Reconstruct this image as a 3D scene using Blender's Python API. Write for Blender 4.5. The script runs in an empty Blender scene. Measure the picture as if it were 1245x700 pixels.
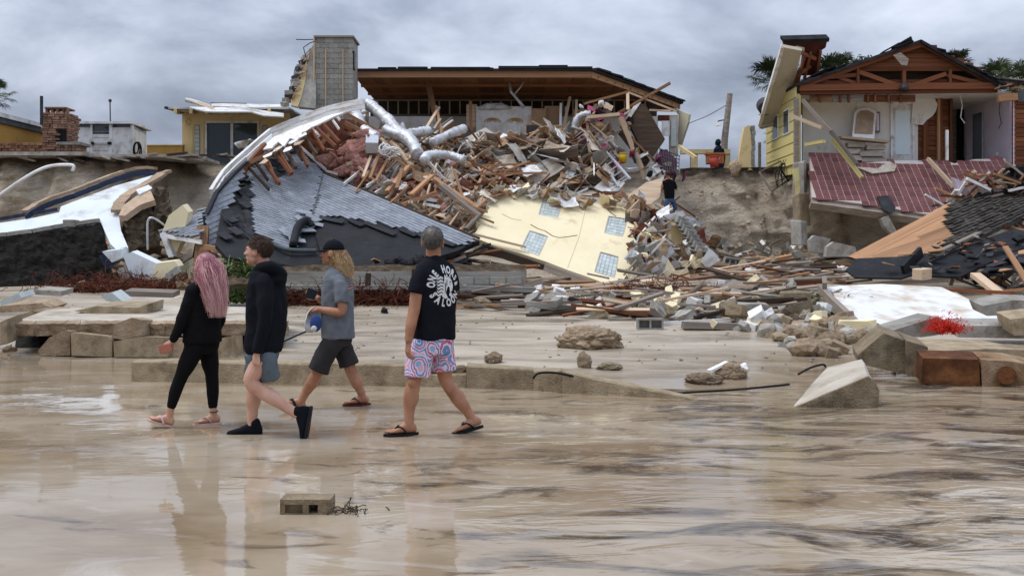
import bpy, bmesh, math, random
import numpy as np
from mathutils import Vector, Matrix, Quaternion, noise as mnoise
from mathutils.bvhtree import BVHTree
R = math.radians
scene = bpy.context.scene
COL = scene.collection
random.seed(7)

# ------------------------------------------------------------------ camera
F, CX, HY, CH = 1210.0, 622.5, 318.0, 1.5      # focal length in photo pixels, principal column, horizon row, eye height
cam = bpy.data.cameras.new('camera'); camo = bpy.data.objects.new('camera', cam); COL.objects.link(camo)
camo.location = (0, 0, CH); camo.rotation_euler = (R(90), 0, 0)
cam.sensor_width = 36; cam.lens = 36*F/1245; cam.shift_y = -(350-HY)/1245
cam.clip_start = 0.1; cam.clip_end = 5000
scene.camera = camo
def P(px, py, Y): return Vector(((px-CX)/F*Y, Y, CH+(HY-py)/F*Y))

# ------------------------------------------------------------------ sky, sun, exposure
SUN_EL, SUN_ROT = 64, 268
world = bpy.data.worlds.new('World'); scene.world = world; world.use_nodes = True
nt = world.node_tree; nt.nodes.clear()
def N(tree, t, **kw):
    n = tree.nodes.new(t)
    for k, v in kw.items():
        if k.startswith('i_'):
            key = k[2:]; key = int(key) if key.isdigit() else key.replace('_', ' ')
            n.inputs[key].default_value = v
        else: setattr(n, k, v)
    return n
def ramp(tree, stops):
    n = tree.nodes.new('ShaderNodeValToRGB'); e = n.color_ramp.elements
    while len(e) < len(stops): e.new(0.5)
    for q, (p, c) in zip(e, stops):
        q.position = p; q.color = (c[0], c[1], c[2], 1) if hasattr(c, '__len__') else (c, c, c, 1)
    return n
L = nt.links.new
sky = N(nt, 'ShaderNodeTexSky', sky_type='NISHITA', sun_disc=False, sun_elevation=R(SUN_EL), sun_rotation=R(SUN_ROT), air_density=1.4, dust_density=3.0)
tc = N(nt, 'ShaderNodeTexCoord'); sx = N(nt, 'ShaderNodeSeparateXYZ'); L(tc.outputs['Generated'], sx.inputs[0])
zz = N(nt, 'ShaderNodeMath', operation='MAXIMUM', i_1=0.0); L(sx.outputs[2], zz.inputs[0])
za = N(nt, 'ShaderNodeMath', operation='ADD', i_1=0.30); L(zz.outputs[0], za.inputs[0])
dx = N(nt, 'ShaderNodeMath', operation='DIVIDE'); L(sx.outputs[0], dx.inputs[0]); L(za.outputs[0], dx.inputs[1])
dy = N(nt, 'ShaderNodeMath', operation='DIVIDE'); L(sx.outputs[1], dy.inputs[0]); L(za.outputs[0], dy.inputs[1])
cv = N(nt, 'ShaderNodeCombineXYZ'); L(dx.outputs[0], cv.inputs[0]); L(dy.outputs[0], cv.inputs[1])
cn = N(nt, 'ShaderNodeTexNoise', i_Scale=1.9, i_Detail=9.0, i_Roughness=0.56, i_Distortion=0.25); L(cv.outputs[0], cn.inputs['Vector'])
cn2 = N(nt, 'ShaderNodeTexNoise', i_Scale=0.8, i_Detail=3.0); L(cv.outputs[0], cn2.inputs['Vector'])
cm = N(nt, 'ShaderNodeMix', data_type='FLOAT', i_0=0.4); L(cn.outputs[0], cm.inputs[2]); L(cn2.outputs[0], cm.inputs[3])
cr = ramp(nt, [(0.38, (.155, .183, .245)), (0.46, (.255, .292, .375)), (0.53, (.375, .42, .515)), (0.61, (.52, .565, .665))])
L(cm.outputs[0], cr.inputs[0])
# overcast sky: brighter towards the zenith
gz = N(nt, 'ShaderNodeMath', operation='MULTIPLY_ADD', i_1=2.0, i_2=0.80); L(zz.outputs[0], gz.inputs[0])
cl = N(nt, 'ShaderNodeMix', data_type='RGBA', blend_type='MULTIPLY', i_0=1.0); L(cr.outputs[0], cl.inputs[6]); L(gz.outputs[0], cl.inputs[7])
sk = N(nt, 'ShaderNodeMix', data_type='RGBA', blend_type='MULTIPLY', i_0=1.0); L(sky.outputs[0], sk.inputs[6]); sk.inputs[7].default_value = (.10, .10, .10, 1)
wm = N(nt, 'ShaderNodeMix', data_type='RGBA', i_0=0.93); L(sk.outputs[2], wm.inputs[6]); L(cl.outputs[2], wm.inputs[7])
bg = N(nt, 'ShaderNodeBackground', i_Strength=1.0); L(wm.outputs[2], bg.inputs[0])
wo = N(nt, 'ShaderNodeOutputWorld'); L(bg.outputs[0], wo.inputs[0])
sun = bpy.data.lights.new('sun', 'SUN'); sun.energy = 1.5; sun.angle = R(24); sun.color = (1, .96, .9)
suno = bpy.data.objects.new('sun', sun); COL.objects.link(suno); suno.location = (0, -20, 40)
sd = Vector((math.sin(R(SUN_ROT))*math.cos(R(SUN_EL)), math.cos(R(SUN_ROT))*math.cos(R(SUN_EL)), math.sin(R(SUN_EL))))
suno.rotation_euler = sd.to_track_quat('Z', 'Y').to_euler()
vs = scene.view_settings; vs.view_transform = 'Standard'; vs.look = 'None'; vs.exposure = 0.36; vs.gamma = 1
scene.render.engine = 'CYCLES'; scene.cycles.use_denoising = True; scene.cycles.max_bounces = 6
scene.cycles.caustics_reflective = False; scene.cycles.caustics_refractive = False

# ------------------------------------------------------------------ helpers
def tag(o, label=None, cat=None, group=None, kind=None):
    if label: o['label'] = label
    if cat: o['category'] = cat
    if group: o['group'] = group
    if kind: o['kind'] = kind
    elif cat: o['kind'] = 'thing'
    return o
def link(o, parent=None):
    COL.objects.link(o)
    if parent is not None:
        o.parent = parent; o.matrix_parent_inverse = parent.matrix_basis.inverted()
    return o
def thing(name, label, cat, loc, group=None):
    o = bpy.data.objects.new(name, None); o.location = loc; o.empty_display_size = .2
    COL.objects.link(o); return tag(o, label, cat, group)
class MB:
    def __init__(s): s.v = []; s.f = []; s.c = None
    def add(s, vs, fs):
        b = len(s.v); s.v += [tuple(v) for v in vs]; s.f += [tuple(i+b for i in f) for f in fs]; return s
    def box(s, c, size, rot=None):
        c = Vector(c); h = Vector(size)/2; m = rot if rot is not None else Matrix.Identity(3)
        vs = [c + m @ Vector((a*h.x, b*h.y, d*h.z)) for a in (-1, 1) for b in (-1, 1) for d in (-1, 1)]
        return s.add(vs, [(0,1,3,2),(4,6,7,5),(0,4,5,1),(2,3,7,6),(0,2,6,4),(1,5,7,3)])
    def span(s, x0, x1, y0, y1, z0, z1): return s.box(((x0+x1)/2,(y0+y1)/2,(z0+z1)/2), (abs(x1-x0),abs(y1-y0),abs(z1-z0)))
    def beam(s, a, b, w, h, up=(0,0,1)):
        a = Vector(a); b = Vector(b); m = frame(b-a, up); return s.box((a+b)/2, ((b-a).length, w, h), m)
    def prism(s, pts, off):
        pts = [Vector(p) for p in pts]; n = len(pts); off = Vector(off)
        nrm = newell(pts)
        if nrm.dot(off) > 0: pts = pts[::-1]
        vs = pts + [p+off for p in pts]
        return s.add(vs, [tuple(range(n)), tuple(range(2*n-1, n-1, -1))] + [(i, i+n, (i+1) % n+n, (i+1) % n) for i in range(n)])
    def tube(s, pts, r, n=8, cap=True):
        pts = [Vector(p) for p in pts]; rs = r if hasattr(r, '__len__') else [r]*len(pts)
        u = None; b = len(s.v); K = len(pts)
        for i, p in enumerate(pts):
            t = (pts[min(i+1, K-1)]-pts[max(i-1, 0)]).normalized()
            if u is None: u = t.orthogonal().normalized()
            else:
                u = u - t*u.dot(t)
                u = u.normalized() if u.length > 1e-6 else t.orthogonal().normalized()
            w = t.cross(u)
            rr = rs[i]; ra, rb = rr if hasattr(rr, '__len__') else (rr, rr)
            s.v += [tuple(p + u*(ra*math.cos(2*math.pi*k/n)) + w*(rb*math.sin(2*math.pi*k/n))) for k in range(n)]
        for i in range(K-1):
            for k in range(n):
                k2 = (k+1) % n
                s.f.append((b+i*n+k, b+i*n+k2, b+(i+1)*n+k2, b+(i+1)*n+k))
        if cap:
            s.f.append(tuple(b+k for k in range(n-1, -1, -1))); s.f.append(tuple(b+(K-1)*n+k for k in range(n)))
        return s
    def ball(s, c, r, rot=None, nu=14, nv=9):
        c = Vector(c); r = Vector(r) if hasattr(r, '__len__') else Vector((r, r, r)); m = rot if rot is not None else Matrix.Identity(3)
        vs = [c + m @ Vector((0, 0, r.z))]
        for j in range(1, nv):
            a = math.pi*j/nv
            vs += [c + m @ Vector((r.x*math.sin(a)*math.cos(2*math.pi*k/nu), r.y*math.sin(a)*math.sin(2*math.pi*k/nu), r.z*math.cos(a))) for k in range(nu)]
        vs.append(c - m @ Vector((0, 0, r.z))); fs = []
        for k in range(nu):
            k2 = (k+1) % nu
            fs.append((0, 1+k, 1+k2)); e = len(vs)-1
            fs.append((e, 1+(nv-2)*nu+k2, 1+(nv-2)*nu+k))
            for j in range(nv-2): fs.append((1+j*nu+k, 1+(j+1)*nu+k, 1+(j+1)*nu+k2, 1+j*nu+k2))
        return s.add(vs, fs)
    def mesh(s, name, org=None):
        v = np.array(s.v, dtype=float)
        o = (v.min(0)+v.max(0))/2 if org is None else np.array(org, dtype=float)
        me = bpy.data.meshes.new(name); me.from_pydata([tuple(q) for q in (v-o)], [], s.f); me.update()
        return me, o
    def build(s, name, mat, parent=None, smooth=False, org=None, rnd=None):
        me, o = s.mesh(name, org); ob = bpy.data.objects.new(name, me); ob.location = o
        me.materials.append(mat)
        if smooth: me.shade_smooth()
        if rnd is not None:
            a = me.color_attributes.new('rnd', 'FLOAT_COLOR', 'POINT')
            rr = np.ones((len(me.vertices), 4)); rr[:, :3] = np.asarray(rnd).reshape(-1, 1); a.data.foreach_set('color', rr.ravel())
        return link(ob, parent)
def newell(pts):
    n = Vector((0, 0, 0))
    for i, p in enumerate(pts):
        q = pts[(i+1) % len(pts)]
        n += Vector(((p.y-q.y)*(p.z+q.z), (p.z-q.z)*(p.x+q.x), (p.x-q.x)*(p.y+q.y)))
    return n.normalized()
def frame(d, up=(0, 0, 1)):
    x = Vector(d).normalized(); up = Vector(up)
    if abs(x.dot(up)) > .98: up = Vector((0, 1, 0)) if abs(x.y) < .9 else Vector((1, 0, 0))
    y = up.cross(x).normalized(); z = x.cross(y)
    return Matrix((x, y, z)).transposed()
class Plane:
    """plane through three photo points of known distance; at(px,py) is the point of it seen there"""
    def __init__(s, a, b, c):
        s.o = P(*a); s.n = (P(*b)-s.o).cross(P(*c)-s.o).normalized()
        if s.n.y > 0: s.n = -s.n                       # towards the viewer
    def at(s, px, py, lift=0):
        d = Vector(((px-CX)/F, 1, (HY-py)/F)); c = Vector((0, 0, CH))
        t = (s.o-c).dot(s.n)/d.dot(s.n)
        return c + d*t + s.n*lift
    def poly(s, pts, lift=0): return [s.at(x, y, lift) for x, y in pts]
def inpoly(x, y, poly):
    c = False; n = len(poly); j = n-1
    for i in range(n):
        xi, yi = poly[i]; xj, yj = poly[j]
        if (yi > y) != (yj > y) and x < (xj-xi)*(y-yi)/(yj-yi)+xi: c = not c
        j = i
    return c
def vnoise(x, y, seed=0):
    """numpy value noise"""
    x = np.asarray(x, float); y = np.asarray(y, float)
    xi = np.floor(x).astype(np.int64); yi = np.floor(y).astype(np.int64); fx = x-xi; fy = y-yi
    fx = fx*fx*(3-2*fx); fy = fy*fy*(3-2*fy)
    def h(a, b):
        n = (a*374761393 + b*668265263 + seed*974711) & 0xffffffff
        n = ((n ^ (n >> 13))*1274126177) & 0xffffffff
        return ((n ^ (n >> 16)) & 0xffff)/65535.0
    return (h(xi, yi)*(1-fx)+h(xi+1, yi)*fx)*(1-fy)+(h(xi, yi+1)*(1-fx)+h(xi+1, yi+1)*fx)*fy
def fbm(x, y, seed=0, o=4):
    r = 0; a = .5; 
    for k in range(o): r = r + a*(vnoise(x*2**k, y*2**k, seed+k)-.5); a *= .5
    return r

# ------------------------------------------------------------------ materials
MATS = {}
def mat(name, stops, scale=(3, 3, 3), rough=.8, bump=.25, bscale=None, rnd=.18, dirt=None, spec=.16, metal=0, attr=0, detail=6, coat=0, rrange=None, trans=0, sub=None):
    m = bpy.data.materials.new(name); m.use_nodes = True; t = m.node_tree; t.nodes.clear(); l = t.links.new
    out = N(t, 'ShaderNodeOutputMaterial'); b = N(t, 'ShaderNodeBsdfPrincipled'); l(b.outputs[0], out.inputs[0])
    b.inputs['Roughness'].default_value = rough; b.inputs['Specular IOR Level'].default_value = spec; b.inputs['Metallic'].default_value = metal
    c = N(t, 'ShaderNodeTexCoord'); oi = N(t, 'ShaderNodeObjectInfo')
    mp = N(t, 'ShaderNodeMapping'); mp.inputs['Scale'].default_value = scale; l(c.outputs['Object'], mp.inputs[0])
    ofs = N(t, 'ShaderNodeMath', operation='MULTIPLY', i_1=37.0); l(oi.outputs['Random'], ofs.inputs[0])
    cx = N(t, 'ShaderNodeCombineXYZ'); l(ofs.outputs[0], cx.inputs[0]); l(ofs.outputs[0], cx.inputs[1]); l(cx.outputs[0], mp.inputs['Location'])
    nz = N(t, 'ShaderNodeTexNoise', i_Scale=1.0, i_Detail=float(detail), i_Roughness=.62); l(mp.outputs[0], nz.inputs['Vector'])
    if not hasattr(stops[0], '__len__'): stops = [(0.3, tuple(.78*q for q in stops)), (0.7, tuple(min(1, 1.12*q) for q in stops))]
    cr = ramp(t, stops); l(nz.outputs[0], cr.inputs[0]); col = cr.outputs[0]
    if dirt:
        dn = N(t, 'ShaderNodeTexNoise', i_Scale=float(dirt[2]), i_Detail=5.0, i_Roughness=.65); l(c.outputs['Object'], dn.inputs['Vector'])
        dr = ramp(t, [(max(0, .62-dirt[1]*.4), 0.0), (min(1, .80-dirt[1]*.35), 1.0)]); l(dn.outputs[0], dr.inputs[0])
        mx = N(t, 'ShaderNodeMix', data_type='RGBA'); l(dr.outputs[0], mx.inputs[0]); l(col, mx.inputs[6]); mx.inputs[7].default_value = (*dirt[0], 1); col = mx.outputs[2]
    if rnd or attr:
        hv = N(t, 'ShaderNodeHueSaturation'); l(col, hv.inputs['Color'])
        mr = N(t, 'ShaderNodeMapRange', i_3=1-rnd-attr, i_4=1+rnd+attr)
        if attr:
            at = N(t, 'ShaderNodeVertexColor', layer_name='rnd'); l(at.outputs[0], mr.inputs[0])
        else: l(oi.outputs['Random'], mr.inputs[0])
        l(mr.outputs[0], hv.inputs['Value']); col = hv.outputs[0]
    l(col, b.inputs['Base Color'])
    if bump:
        bn = N(t, 'ShaderNodeTexNoise', i_Scale=1.0, i_Detail=5.0, i_Roughness=.6)
        mp2 = N(t, 'ShaderNodeMapping'); mp2.inputs['Scale'].default_value = bscale if bscale else tuple(4*q for q in scale); l(c.outputs['Object'], mp2.inputs[0]); l(mp2.outputs[0], bn.inputs['Vector'])
        bp = N(t, 'ShaderNodeBump', i_Strength=bump, i_Distance=.04); l(bn.outputs[0], bp.inputs['Height']); l(bp.outputs[0], b.inputs['Normal'])
        if rrange:
            rr = N(t, 'ShaderNodeMapRange', i_1=.35, i_2=.65, i_3=rrange[0], i_4=rrange[1]); l(nz.outputs[0], rr.inputs[0]); l(rr.outputs[0], b.inputs['Roughness'])
    if coat: b.inputs['Coat Weight'].default_value = coat
    if trans: b.inputs['Transmission Weight'].default_value = trans
    if sub: b.inputs['Subsurface Weight'].default_value = sub; b.inputs['Subsurface Radius'].default_value = (.012, .005, .003); b.inputs['Subsurface Scale'].default_value = .6
    MATS[name] = m; return m
W4 = (1.0, 14, 14)
M_wood = mat('wood_warm', [(0.25, (.18, .088, .042)), (.5, (.35, .19, .10)), (.75, (.49, .305, .18))], W4, rnd=.35, bump=.3)
M_woodred = mat('wood_red', [(0.25, (.085, .028, .013)), (.5, (.17, .062, .029)), (.75, (.255, .108, .054))], W4, rnd=.3, bump=.3)
M_woodpale = mat('wood_pale', [(0.25, (.36, .25, .16)), (.5, (.52, .39, .27)), (.75, (.63, .5, .36))], W4, rnd=.25, bump=.25)
M_woodgrey = mat('wood_grey', [(0.25, (.13, .105, .085)), (.5, (.24, .2, .165)), (.75, (.36, .32, .27))], W4, rnd=.35, bump=.4)
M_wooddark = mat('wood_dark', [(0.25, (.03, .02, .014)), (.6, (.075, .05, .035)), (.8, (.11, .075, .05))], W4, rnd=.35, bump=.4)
M_white = mat('white_paint', [(0.3, (.70, .695, .68)), (.65, (.81, .805, .79))], (2, 2, 2), rnd=.12, bump=.1, dirt=((.42, .36, .28), .32, 2.0), rough=.6)
M_plaster = mat('white_plaster', [(0.3, (.56, .55, .52)), (.65, (.7, .69, .66))], (1.2, 1.2, 1.2), rnd=.06, bump=.08, dirt=((.4, .34, .26), .15, 1.2))
M_yellow = mat('yellow_stucco', [(0.3, (.75, .645, .41)), (.65, (.81, .71, .48))], (1.0, 1.0, 1.0), rnd=.04, bump=.12, bscale=(40, 40, 40), dirt=((.45, .35, .2), .08, .9))
M_yellow2 = mat('yellow_house_paint', [(0.3, (.72, .56, .28)), (.65, (.80, .64, .35))], (1, 1, 1), rnd=.05, bump=.12, bscale=(30, 30, 30), dirt=((.3, .2, .1), .12, 1.1))
M_yellow3 = mat('lemon_siding', [(0.3, (.58, .49, .18)), (.65, (.67, .58, .26))], (1, 1, 1), rnd=.05, bump=.12, dirt=((.3, .2, .1), .15, 1.4))
M_ochre = mat('ochre_wall', [(0.3, (.43, .24, .06)), (.65, (.50, .29, .08))], (1, 1, 1), rnd=.05, bump=.1, dirt=((.25, .13, .05), .12, 1.5))
M_conc = mat('concrete', [(0.28, (.21, .195, .17)), (.5, (.33, .31, .275)), (.72, (.44, .415, .37))], (3, 3, 3), rnd=.2, bump=.5, dirt=((.16, .125, .085), .22, 1.6))
M_concsand = mat('sandy_concrete', [(0.28, (.24, .18, .11)), (.5, (.35, .275, .18)), (.72, (.45, .365, .25))], (5, 5, 5), rnd=.14, bump=.7, bscale=(50, 50, 50), dirt=((.13, .095, .06), .2, 2.0))
M_block = mat('grey_block', [(0.28, (.23, .225, .20)), (.5, (.33, .32, .285)), (.72, (.42, .41, .37))], (6, 6, 6), rnd=.16, bump=.5, bscale=(40, 40, 40), dirt=((.2, .15, .09), .15, 2.0))
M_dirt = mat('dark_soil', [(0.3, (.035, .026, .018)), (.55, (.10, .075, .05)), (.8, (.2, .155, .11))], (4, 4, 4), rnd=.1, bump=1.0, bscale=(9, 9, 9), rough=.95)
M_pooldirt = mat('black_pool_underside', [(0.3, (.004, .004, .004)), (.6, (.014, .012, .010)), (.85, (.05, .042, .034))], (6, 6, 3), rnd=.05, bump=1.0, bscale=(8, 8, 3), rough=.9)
M_felt = mat('black_felt', [(0.3, (.006, .0065, .008)), (.7, (.018, .019, .023))], (2, 2, 2), rnd=.25, bump=.5, bscale=(6, 6, 6), rough=.75, spec=.25, dirt=((.05, .046, .04), .12, 1.5))
M_shingle = mat('grey_shingle', [(0.3, (.20, .218, .245)), (.7, (.29, .31, .345))], (1.5, 1.5, 1.5), rnd=.0, attr=.14, bump=.3, bscale=(60, 60, 60), rough=.85, dirt=((.10, .10, .10), .1, .8))
M_dshingle = mat('dark_shingle', [(0.3, (.014, .015, .018)), (.7, (.05, .05, .055))], (2, 2, 2), rnd=.3, bump=.4, bscale=(40, 40, 40), rough=.85)
M_insul = mat('pink_insulation', [(0.3, (.36, .15, .115)), (.6, (.55, .29, .235)), (.8, (.66, .45, .39))], (5, 5, 5), rnd=.12, bump=1.0, bscale=(14, 14, 14), rough=1)
M_foil = mat('silver_foil', [(0.3, (.48, .5, .52)), (.7, (.78, .79, .8))], (4, 4, 4), rnd=.06, bump=.9, bscale=(16, 16, 16), rough=.38, metal=.35, dirt=((.33, .28, .23), .3, 2.5))
M_metal = mat('aluminium', [(0.3, (.45, .47, .49)), (.7, (.66, .68, .7))], (8, 8, 8), rnd=.1, bump=.1, rough=.4, metal=.6)
M_dmetal = mat('dark_metal', [(0.3, (.03, .03, .032)), (.7, (.07, .068, .065))], (8, 8, 8), rnd=.1, bump=.2, rough=.5, metal=.3)
M_rust = mat('rusty_steel', [(0.3, (.035, .018, .012)), (.5, (.12, .045, .018)), (.75, (.27, .12, .045))], (3, 3, 3), rnd=.1, bump=.6, rough=.85)
M_redtile = mat('red_tile', [(0.3, (.125, .045, .044)), (.7, (.185, .073, .07))], (5, 5, 5), rnd=.25, bump=.12, rough=.35, dirt=((.3, .22, .17), .08, 2.2))
M_grout = mat('pale_grout', [(0.3, (.42, .35, .32)), (.7, (.54, .46, .42))], (5, 5, 5), rnd=.05, bump=.3)
M_stone = mat('fireplace_stone', [(0.3, (.19, .10, .065)), (.5, (.33, .19, .13)), (.75, (.47, .31, .22))], (4, 4, 4), rnd=.32, bump=.6)
M_brick = mat('worn_brick', [(0.3, (.13, .06, .035)), (.55, (.24, .12, .07)), (.8, (.36, .23, .15))], (3, 3, 3), rnd=.3, bump=.6)
M_glass = mat('dark_glass', [(0.3, (.025, .042, .046)), (.7, (.035, .055, .06))], (1, 1, 1), rnd=0, bump=0, rough=.06, spec=.8)
M_lglass = mat('frosted_glass', [(0.3, (.66, .76, .80)), (.7, (.72, .81, .85))], (1, 1, 1), rnd=.06, bump=.0, rough=.15, spec=.6)
M_gblock = mat('glass_block', [(0.3, (.42, .475, .46)), (.7, (.53, .58, .555))], (6, 6, 6), rnd=.14, bump=.2, rough=.15, spec=.6)
M_poolwhite = mat('pool_plaster', [(0.3, (.60, .65, .69)), (.7, (.72, .76, .79))], (1, 1, 1), rnd=.03, bump=.08, rough=.55, dirt=((.38, .33, .26), .2, .9))
M_poolblue = mat('blue_tile', [(0.3, (.018, .026, .05)), (.7, (.04, .055, .1))], (8, 8, 8), rnd=.25, bump=.1, rough=.25)
M_coping = mat('tan_coping', [(0.3, (.33, .235, .155)), (.7, (.5, .375, .265))], (5, 5, 5), rnd=.18, bump=.4)
M_pvc = mat('white_pvc', (.78, .78, .76), (3, 3, 3), rnd=.02, bump=0, rough=.35)
M_black = mat('black_plastic', (.012, .012, .013), (3, 3, 3), rnd=.05, bump=0, rough=.4)
M_card = mat('cardboard', [(0.3, (.30, .19, .11)), (.7, (.42, .28, .17))], (3, 3, 3), rnd=.15, bump=.15)
M_drywall = mat('torn_drywall', [(0.3, (.42, .36, .29)), (.7, (.6, .54, .46))], (3, 3, 3), rnd=.22, bump=.3, dirt=((.3, .22, .15), .2, 2.5))
M_lilac = mat('lilac_paint', [(0.3, (.60, .52, .60)), (.7, (.70, .62, .70))], (1.5, 1.5, 1.5), rnd=.04, bump=.08, dirt=((.4, .33, .36), .08, 1.5))
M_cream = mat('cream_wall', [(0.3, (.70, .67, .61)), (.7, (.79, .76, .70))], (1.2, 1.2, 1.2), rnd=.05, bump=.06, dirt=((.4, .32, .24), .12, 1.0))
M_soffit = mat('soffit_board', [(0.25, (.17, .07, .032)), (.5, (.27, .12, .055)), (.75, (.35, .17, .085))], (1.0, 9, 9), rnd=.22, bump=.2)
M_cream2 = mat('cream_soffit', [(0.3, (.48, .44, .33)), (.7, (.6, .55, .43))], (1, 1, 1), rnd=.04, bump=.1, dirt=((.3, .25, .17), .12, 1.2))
M_seaweed = mat('red_root_mass', [(0.3, (.05, .014, .009)), (.7, (.17, .055, .03))], (9, 9, 9), rnd=.25, bump=.3, rough=.9)
M_frond = mat('green_frond', [(0.3, (.045, .085, .022)), (.7, (.13, .17, .055))], (6, 6, 6), rnd=.35, bump=.0, rough=.6)
M_frondd = mat('palm_leaf', [(0.3, (.045, .062, .026)), (.7, (.095, .115, .05))], (6, 6, 6), rnd=.3, bump=.0, rough=.6)
M_rednet = mat('red_net', (.55, .035, .02), (9, 9, 9), rnd=.2, bump=.1, rough=.7)
M_roofing = mat('white_roofing', [(0.3, (.5, .49, .47)), (.7, (.7, .69, .67))], (2, 2, 2), rnd=.12, bump=.3, dirt=((.3, .26, .2), .25, 1.5))
M_rock = mat('coquina_rock', [(0.28, (.19, .135, .085)), (.5, (.32, .235, .155)), (.75, (.46, .36, .255))], (5, 5, 5), rnd=.2, bump=.9, bscale=(22, 22, 22))
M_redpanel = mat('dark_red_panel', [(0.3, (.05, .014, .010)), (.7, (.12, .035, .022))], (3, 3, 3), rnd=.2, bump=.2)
M_teal = mat('slate_fascia', (.085, .10, .105), (3, 3, 3), rnd=.05, bump=.05)
M_ylw = mat('yellow_plastic', (.62, .40, .02), (3, 3, 3), rnd=.02, bump=0, rough=.4)
M_redpl = mat('red_plastic', (.45, .07, .05), (3, 3, 3), rnd=.02, bump=0, rough=.45)
M_orgpl = mat('terracotta_plastic', (.42, .15, .06), (3, 3, 3), rnd=.02, bump=0, rough=.6)
M_cloth = [mat('cloth_%s' % n, c, (6, 6, 6), rnd=.1, bump=.4, rough=.95) for n, c in
           (('pink', (.5, .09, .2)), ('dark', (.02, .02, .025)), ('plum', (.1, .03, .07)), ('white', (.65, .64, .62)), ('blue', (.05, .08, .2)), ('brown', (.14, .05, .03)))]
M_shingle2 = mat('loose_shingle', [(0.3, (.2, .218, .245)), (.7, (.29, .31, .34))], (3, 3, 3), rnd=.2, bump=.3, rough=.85)
M_dshingle2 = mat('brown_black_shingle', [(0.3, (.02, .018, .016)), (.5, (.05, .044, .038)), (.75, (.095, .08, .066))], (5, 5, 5), rnd=0, attr=.35, bump=.6, bscale=(12, 12, 12), rough=.85)
M_whitedirty = mat('scuffed_white', [(0.3, (.66, .66, .66)), (.6, (.76, .76, .76))], (1.2, 1.2, 1.2), rnd=.02, bump=.15, dirt=((.50, .41, .28), .36, 1.3), rough=.6)
M_rustconc = mat('rust_stained_concrete', [(0.3, (.10, .05, .022)), (.5, (.25, .15, .08)), (.72, (.38, .29, .2))], (3, 3, 3), rnd=.05, bump=.6, bscale=(30, 30, 30))
M_slabtop = mat('sandy_slab_top', [(0.28, (.34, .295, .23)), (.5, (.45, .40, .325)), (.72, (.53, .48, .4))], (2, 2, 2), rnd=.03, bump=.5, bscale=(25, 25, 25), dirt=((.17, .125, .08), .22, 1.2))
M_concwetshade = mat('wet_and_shade_concrete', [(0.28, (.14, .103, .06)), (.5, (.24, .185, .115)), (.72, (.34, .27, .18))], (5, 5, 5), rnd=.1, bump=.8, bscale=(45, 45, 45), dirt=((.06, .05, .034), .2, 1.8), rough=.6)  # wet stain tone; also painted shade on the tilted slab's front
M_clod = mat('sand_clod', [(0.3, (.34, .265, .185)), (.5, (.48, .395, .295)), (.7, (.58, .49, .385))], (4, 4, 4), rnd=.12, bump=.8, bscale=(16, 16, 16), rough=.95, spec=.08)
# ------------------------------------------------------------------ terrain
XS = np.array([-60, -13.5, -11.5, -9, -6, 4.6, 7.2, 10.6, 11.6, 60.])
YT = np.array([33.6, 33.6, 31.5, 30, 29, 30, 37.7, 38.0, 37.6, 37.6])
YP = np.array([35.6, 35.8, 38.5, 41, 42.2, 42.0, 40.3, 40.0, 38.6, 38.6])
CL = np.array([1, 1, .6, .1, 0, 0, .9, 1, 1, 1.])
ZTOP = 5.3
def gbeach(x, y):
    x = np.asarray(x, float); y = np.asarray(y, float)
    z = np.interp(y, [-200, 9.5, 11.5, 13, 17, 22, 30, 38, 60], [-.5, -.07, -.03, .07, .12, .28, .85, 1.5, 1.8])
    left = np.clip((-3.6-x)/1.5, 0, 1)*np.clip((17.5-y)/2, 0, 1)*np.clip((y-8)/3, 0, 1)
    right = np.clip((x-2.2)/2.0, 0, 1)*np.clip((16.5-y)/3, 0, 1)*np.clip((y-8)/3, 0, 1)
    z = z - .13*left - .10*right
    return z + np.clip((y-8)/6, 0, 1)*(fbm(x*.25, y*.4, 3, 3)*.16 + fbm(x*1.3, y*1.8, 5, 3)*.05)
def slope_f(s, c):
    s = np.clip(s, 0, 1)
    soft = s**.72
    cliff = np.where(s < .5, .22*s/.5, .22+.78*np.clip((s-.5)/.5, 0, 1)**.8)
    return soft*(1-c)+cliff*c
def zsurf(x, y):
    a = np.interp(x, XS, YT); b = np.interp(x, XS, YP); c = np.interp(x, XS, CL)
    s = (y-a)/(b-a); z0 = gbeach(x, a)
    return np.where(s <= 0, gbeach(x, y), z0+(ZTOP-z0)*slope_f(s, c))
def hit(px, py, ymin=11.0, ymax=60.0):
    """point of the beach or bluff seen at a photo pixel"""
    ys = np.linspace(ymin, ymax, 1200); xs = (px-CX)/F*ys; zs = CH+(HY-py)/F*ys
    d = zsurf(xs, ys)-zs; k = np.argmax(d > 0) if (d > 0).any() else len(ys)-1
    return Vector((xs[k], ys[k], zs[k]))

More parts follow.
